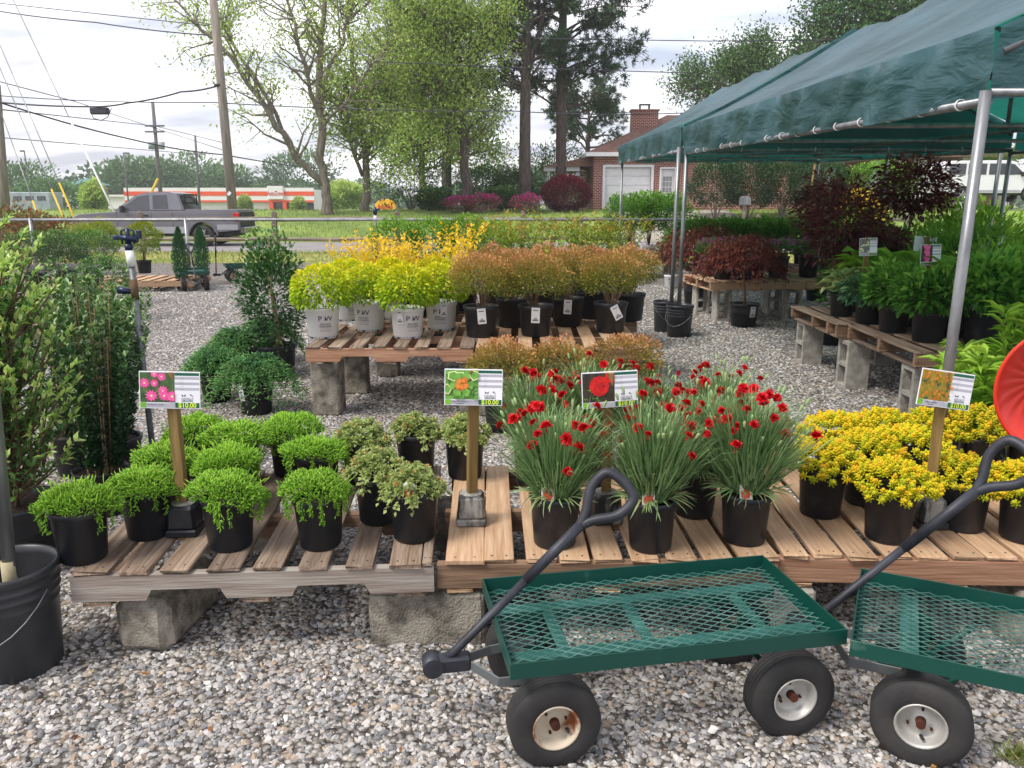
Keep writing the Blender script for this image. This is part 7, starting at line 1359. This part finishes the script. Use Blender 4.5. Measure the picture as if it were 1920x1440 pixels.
def pine(label, pts, Y, seed, branches, nt=1.0, low=.25, group='tall pines', spread=4.6, fork=None):
    g = np.random.default_rng(seed); base = A(pts[0][0], pts[0][1], Y); zg = gz(base.x, Y) - .15; O = Vector((base.x, Y, zg)); t = thing('pine_tree', label, 'tree', O, 0, group); W3 = [A(x, y, Y) - O for x, y, r in pts]; W3[0].z = 0; rs = [q[2] for q in pts]; mb = MB(); P = []; Rr = []
    for i in range(len(W3) - 1):
        for k in range(5): P.append(W3[i].lerp(W3[i + 1], k / 5)); Rr.append(rs[i] + (rs[i + 1] - rs[i]) * k / 5)
    P.append(W3[-1]); Rr.append(rs[-1]); mb.tube(P, Rr, 10); n = len(P); C = []; CD = []
    if fork: mb.tube([A(x, y, Y) - O for x, y, r in fork], [r for x, y, r in fork], 8)
    for b in range(branches):
        k = (low + (1 - low) * ((b + g.random()) / branches)) * (n - 1); i = min(int(k), n - 2); p0 = P[i].lerp(P[i + 1], k - i); a = g.uniform(0, 6.28); rel = k / n; L = spread * g.uniform(.45, 1.0) * (1 if rel < .8 else .75); d = Vector((math.cos(a), math.sin(a) * .8, g.uniform(-.05, .55))).normalized(); e = p0 + d * L; m_ = p0.lerp(e, .5) + Vector((0, 0, .25)) + Vector(g.normal(0, .15, 3)); r0 = g.uniform(.05, .085); mb.tube([p0, p0.lerp(m_, .5) + Vector(g.normal(0, .06, 3)), m_, m_.lerp(e, .5) + Vector(g.normal(0, .06, 3)), e], [r0, r0 * .85, r0 * .65, r0 * .4, .012], 5, cap=False)
        if g.random() < .13: continue
        for q in range(int(21 * nt)):
            s_ = g.uniform(.35, 1.02); q0 = (p0.lerp(m_, s_ * 2) if s_ < .5 else m_.lerp(e, s_ * 2 - 1)); d2 = (d + Vector(g.normal(0, .8, 3)) + Vector((0, 0, .25))).normalized(); e2 = q0 + d2 * g.uniform(.3, 1.1); mb.tube([q0, e2], [.014, .006], 4, cap=False)
            for w in range(3): C.append(tuple(q0.lerp(e2, g.uniform(.4, 1.05)) + Vector(g.normal(0, .10, 3)))); CD.append(tuple(d2))
    C = np.array(C); CD = np.array(CD); per = 13; N = len(C); Pp = np.repeat(C, per, 0) + g.normal(0, .05, (N * per, 3)); D = nrm(np.repeat(CD, per, 0)) * .5 + dirs(g, N * per); T = np.clip(np.repeat(g.normal(.45, .25, N), per) + g.normal(0, .1, N * per), 0, 1)
    add('trunk', mb.mesh('trunk', BARK_P), t); add('crown', leafmesh('crown', PINEN, [(Pp, D, g.uniform(.18, .36, N * per), .05, T, T_NEEDLE, 0, 3)], g), t, kind='stuff'); return t
pine('tall pine with a forked upper trunk nearest the leafy middle tree', [(985, 384, .33), (984, 300, .30), (985, 180, .26), (987, 90, .22), (988, 0, .17), (985, -110, .06)], 42.0, 11, 40, .9, .42, spread=3.6, fork=[(986, 150, .15), (998, 105, .14), (1012, 60, .12), (1022, 0, .09), (1030, -80, .04)])
pine('tall pine with wide layered branches beside the house roof', [(1052, 384, .31), (1052, 280, .28), (1053, 140, .25), (1056, 20, .2), (1058, -110, .07)], 44.0, 12, 46, 1.0, .36, spread=4.6)
pine('pine top rising behind the leafy middle tree', [(838, 384, .3), (836, 200, .24), (834, 60, .16), (832, -80, .05)], 47.0, 13, 30, .9, .5, spread=3.2)
pine('smaller pine far behind the garage roof', [(1100, 384, .2), (1102, 280, .17), (1104, 215, .08), (1104, 190, .03)], 58.0, 14, 30, .8, .3, spread=3.6)
tree('broadleaf_tree', 'round leafy tree showing above the far canopy', [[(1375, 384, 0, .35), (1375, 250, 0, .28), (1380, 160, 0, .2), (1385, 110, 0, .08)], [(1375, 230, 0, .15), (1320, 170, 0, .1), (1290, 150, 0, .05)], [(1376, 220, 0, .15), (1430, 160, 0, .1), (1465, 140, 0, .05)], [(1376, 200, 0, .12), (1400, 120, 1, .08), (1420, 100, 1, .04)]], 52.0, 21, EVERG, BARK, nb=46, bl=(1.0, 2.0), leaf=.2, per=9, clr=.8, tint=(.3, 1), start=.4, group='trees behind the canopies')
tree('broadleaf_tree', 'huge dark tree looming above the near canopy roof', [[(1680, 384, 0, .5), (1680, 250, 0, .42), (1680, 120, 0, .34), (1690, 0, 0, .26), (1690, -120, 0, .1)], [(1680, 160, 0, .2), (1600, 90, -.5, .14), (1540, 60, -1, .06)], [(1682, 110, 0, .2), (1620, 20, 0, .13), (1580, -40, 0, .06)], [(1682, 120, 0, .2), (1760, 40, 0, .13), (1830, -10, 0, .06)], [(1680, 180, 0, .15), (1570, 130, .6, .1), (1510, 120, .8, .04)]], 46.0, 22, EVERG, BARK_P, nb=46, bl=(1.4, 3.0), leaf=.22, per=11, clr=.8, tint=(0, .8), start=.3, group='trees behind the canopies')
def bush(name, label, px, py, Y, rx, rz, mat, seed, N=2600, L=.13, tint=(.1, .9), rndt=.2, group=None, cat='bush', shell=.5, lump=.2, zmin=-.9, wr=.5):
    c_ = A(px, py, Y); zg = gz(c_.x, Y); t = thing(name, label, cat, (c_.x, Y, zg - .05), 0, group); hc = c_.z - zg + .05; me = mound(mat, seed, N, rx, rz, hc, L, wr, zmin, shell, lump, tint=tint, rndt=rndt); me.name = 'crown'
    add('crown', me, t, kind='stuff'); add('stems', twigs(seed, 10, max(.3, hc), rx * .5, 0, .03, .1, BARK), t); return t
bush('maroon_maple', 'dense rounded maroon maple at the corner of the brick house', 1062, 363, 40.6, 1.22, .86, MARO, 401, 6500, .12, zmin=-.95, shell=.72, lump=.09, group=None)
for i, (px, py, rx, rz, lb) in enumerate([(862, 382, .8, .34, 'magenta azalea at the foot of the dark trunk'), (905, 380, .95, .42, 'magenta azalea flowering past the dark trunk'), (988, 380, .75, .4, 'magenta azalea between the pines')]): bush('azalea_bush', lb, px, py, 39.5, rx, rz, AZA, 410 + i, 1700, .10, tint=(.15, .75), rndt=.22, group='azaleas on the bank')
for i, (px, py, Y, rx, rz, lb) in enumerate([(770, 330, 43, 2.1, 1.75, 'large evergreen shrub between the fresh trees and the dark trunk'), (905, 350, 44.5, 1.5, 1.2, 'dark evergreen shrub beside the dark trunk'), (965, 350, 43.5, 1.5, 1.1, 'dark evergreen shrub below the forked pine'), (1040, 325, 46, 2.2, 1.7, 'dark evergreen shrub behind the maroon maple'), (940, 372, 41.5, .9, .55, 'low olive shrub among the azaleas'), (815, 375, 41.5, 1.0, .6, 'low dark shrub left of the dark trunk'), (1110, 345, 60, 2.0, 1.4, 'green shrub seen through the house porch')]): bush('evergreen_shrub', lb, px, py, Y, rx, rz, EVERG, 420 + i, 4200, .15, tint=(0, .9), group='evergreen shrubs on the bank', shell=.35, lump=.3)
for i, (px, py, Y, rx, rz, lb) in enumerate([(1345, 345, 37.5, 1.35, 1.15, 'tall hedge with pale blossoms next to the house'), (1405, 340, 37.8, 1.4, 1.25, 'tall hedge with pale blossoms behind the mailbox'), (1470, 345, 38, 1.5, 1.15, 'tall dark hedge next to the leaning stakes'), (1535, 340, 38.3, 1.5, 1.2, 'tall dark hedge behind the far maples'), (1640, 345, 38, 2.0, 1.0, 'green hedge behind the golden shrub'), (1905, 320, 48, 2.4, 1.5, 'yellow-green tree behind the white van')]): bush('tall_hedge', lb, px, py, Y, rx, rz, HEDGE if i < 4 else BOXW, 440 + i, 5200, .12, tint=(.0, .85), rndt=.16 if i < 2 else .1, group='tall hedges beyond the canopies', shell=.55, lump=.14, cat='hedge')
# low brick wall with piers behind the maples
wp = A(1600, 300, 56); bw = thing('brick_building', 'dim brick porch with pale piers behind the dark maples', 'building', (wp.x + 3, 56, gz(wp.x, 56))); bh_ = A(1600, 296, 56).z - gz(wp.x, 56); add('wall', MB().box((0, 1.5, bh_ / 2), (17, .3, bh_)).mesh('wall', BRICK), bw)
for i in range(6): add('pier', MB().box((-7.5 + i * 3, 0, bh_ / 2), (.6, .6, bh_)).mesh('pier', SOFF), bw)
add('roof', MB().box((0, .8, bh_ + .3), (18, 4, .6)).mesh('roof', SHING), bw)
# far trees to the left, and the distant line of woods
for i, (px, py, Y, rx, rz, lb) in enumerate([(25, 352, 110, 5, 3.6, 'far round tree at the picture edge beyond the trailer'), (100, 372, 90, 4, 2.0, 'far low tree beside the trailer'), (175, 374, 80, 1.1, 1.5, 'small pale tree in front of the brick tower'), (560, 338, 170, 9, 5.5, 'far dark tree rising behind the store sign'), (345, 345, 150, 8, 4.5, 'far tree behind the store beside the slim pole'), (290, 343, 150, 7, 4.2, 'far tree behind the transformer pole'), (235, 345, 150, 6, 4.2, 'far tree behind the end of the store'), (425, 350, 160, 6, 3.8, 'far tree behind the tall pole'), (643, 368, 90, 2.2, 1.6, 'small fresh tree between the forked trunk and the second tree'), (460, 388, 100, .6, .9, 'sapling in front of the store nearest the tall pole'), (560, 388, 100, .6, .9, 'sapling in front of the store entrance')]):
    bush('far_tree', lb, px, py, Y, rx, rz, FARL if i not in (2, 8, 9, 10) else SPRING, 460 + i, 2600, .012 * Y * .45, tint=(0, 1), group='far trees beyond the road', cat='tree', shell=.4, lump=.3)
gw = np.random.default_rng(9); n = 26000; ang = gw.uniform(-.75, .75, n); Yw = gw.uniform(190, 230, n); xw = np.tan(ang) * Yw; hw_ = 6.5 + 2.0 * np.sin(xw * .05) + 1.6 * np.sin(xw * .13 + 1) + 1.2 * np.sin(xw * .31); Pw = np.stack([xw, Yw, hw_ * gw.random(n) ** .6], 1)
wd = add('distant_woods', leafmesh('distant_woods', FARL, [(Pw, dirs(gw, n), gw.uniform(.9, 1.8, n), 1.0, np.clip(gw.normal(.45, .25, n), 0, 1), T_RHOMB, 0, 3)], gw), kind='stuff'); tag(wd, 'distant hazy woods along the horizon', 'woods')
# ------------------------------------------------------------------ small litter on the stones
gl = np.random.default_rng(77); DRY = leafmat('dry_leaf', [(0, '6b4226'), (.5, '9a6a3c'), (1, 'b99a62')], transl=.2)
n = 90; x = gl.uniform(-2.0, 2.0, n); y = gl.uniform(1.55, 6.5, n) ; x = x * (y / 3.2); P = np.stack([x, y, np.full(n, .026)], 1)
o = add('leaf_litter', leafmesh('leaf_litter', DRY, [(P, dirs(gl, n) * [1, 1, .2], gl.uniform(.018, .042, n), gl.uniform(.008, .018, n), gl.random(n), T_LEAF, 0, 1.0)], gl), kind='stuff'); tag(o, 'dry brown leaf scraps scattered over the gravel', 'leaf litter')
p = G(1905, 1425, 0); t = thing('weed_tuft', 'small grassy weed tuft in the gravel at the lower picture corner', 'weed', (p.x, p.y, 0)); n = 120; P = np.stack([gl.normal(0, .02, n), gl.normal(0, .02, n), np.zeros(n)], 1)
add('blades', leafmesh('blades', GB, [(P, np.stack([gl.normal(0, .6, n), gl.normal(0, .6, n), np.ones(n)], 1), gl.uniform(.03, .07, n), .004, gl.random(n), T_BLADE, 0, 3)], gl), t, kind='stuff')
p = G(1335, 1380, 0); o = add('white_stone', stone_mesh(40, stone_mat('white_quartz', 'd8d4cc', 'c4c0b8')), None, (p.x, p.y, .022), (0, 0, .4), scale=.042); tag(o, 'single white stone on the gravel between the cart wheels', 'stone')
# ------------------------------------------------------------------ light haze in the air
hzm = bpy.data.materials.new('thin_haze'); hzm.use_nodes = True; hn = hzm.node_tree.nodes; hn.remove(hn['Principled BSDF']); pv_ = hn.new('ShaderNodeVolumePrincipled'); pv_.inputs['Density'].default_value = .0008; pv_.inputs['Color'].default_value = (.97, .97, 1, 1); pv_.inputs['Anisotropy'].default_value = .2
hzm.node_tree.links.new(pv_.outputs[0], hn['Material Output'].inputs['Volume'])
hz_o = add('haze', MB().box((0, 115, 13), (900, 290, 30)).mesh('haze', hzm)); hz_o['kind'] = 'stuff'; tag(hz_o, 'thin pale haze filling the air over the yard', 'haze')
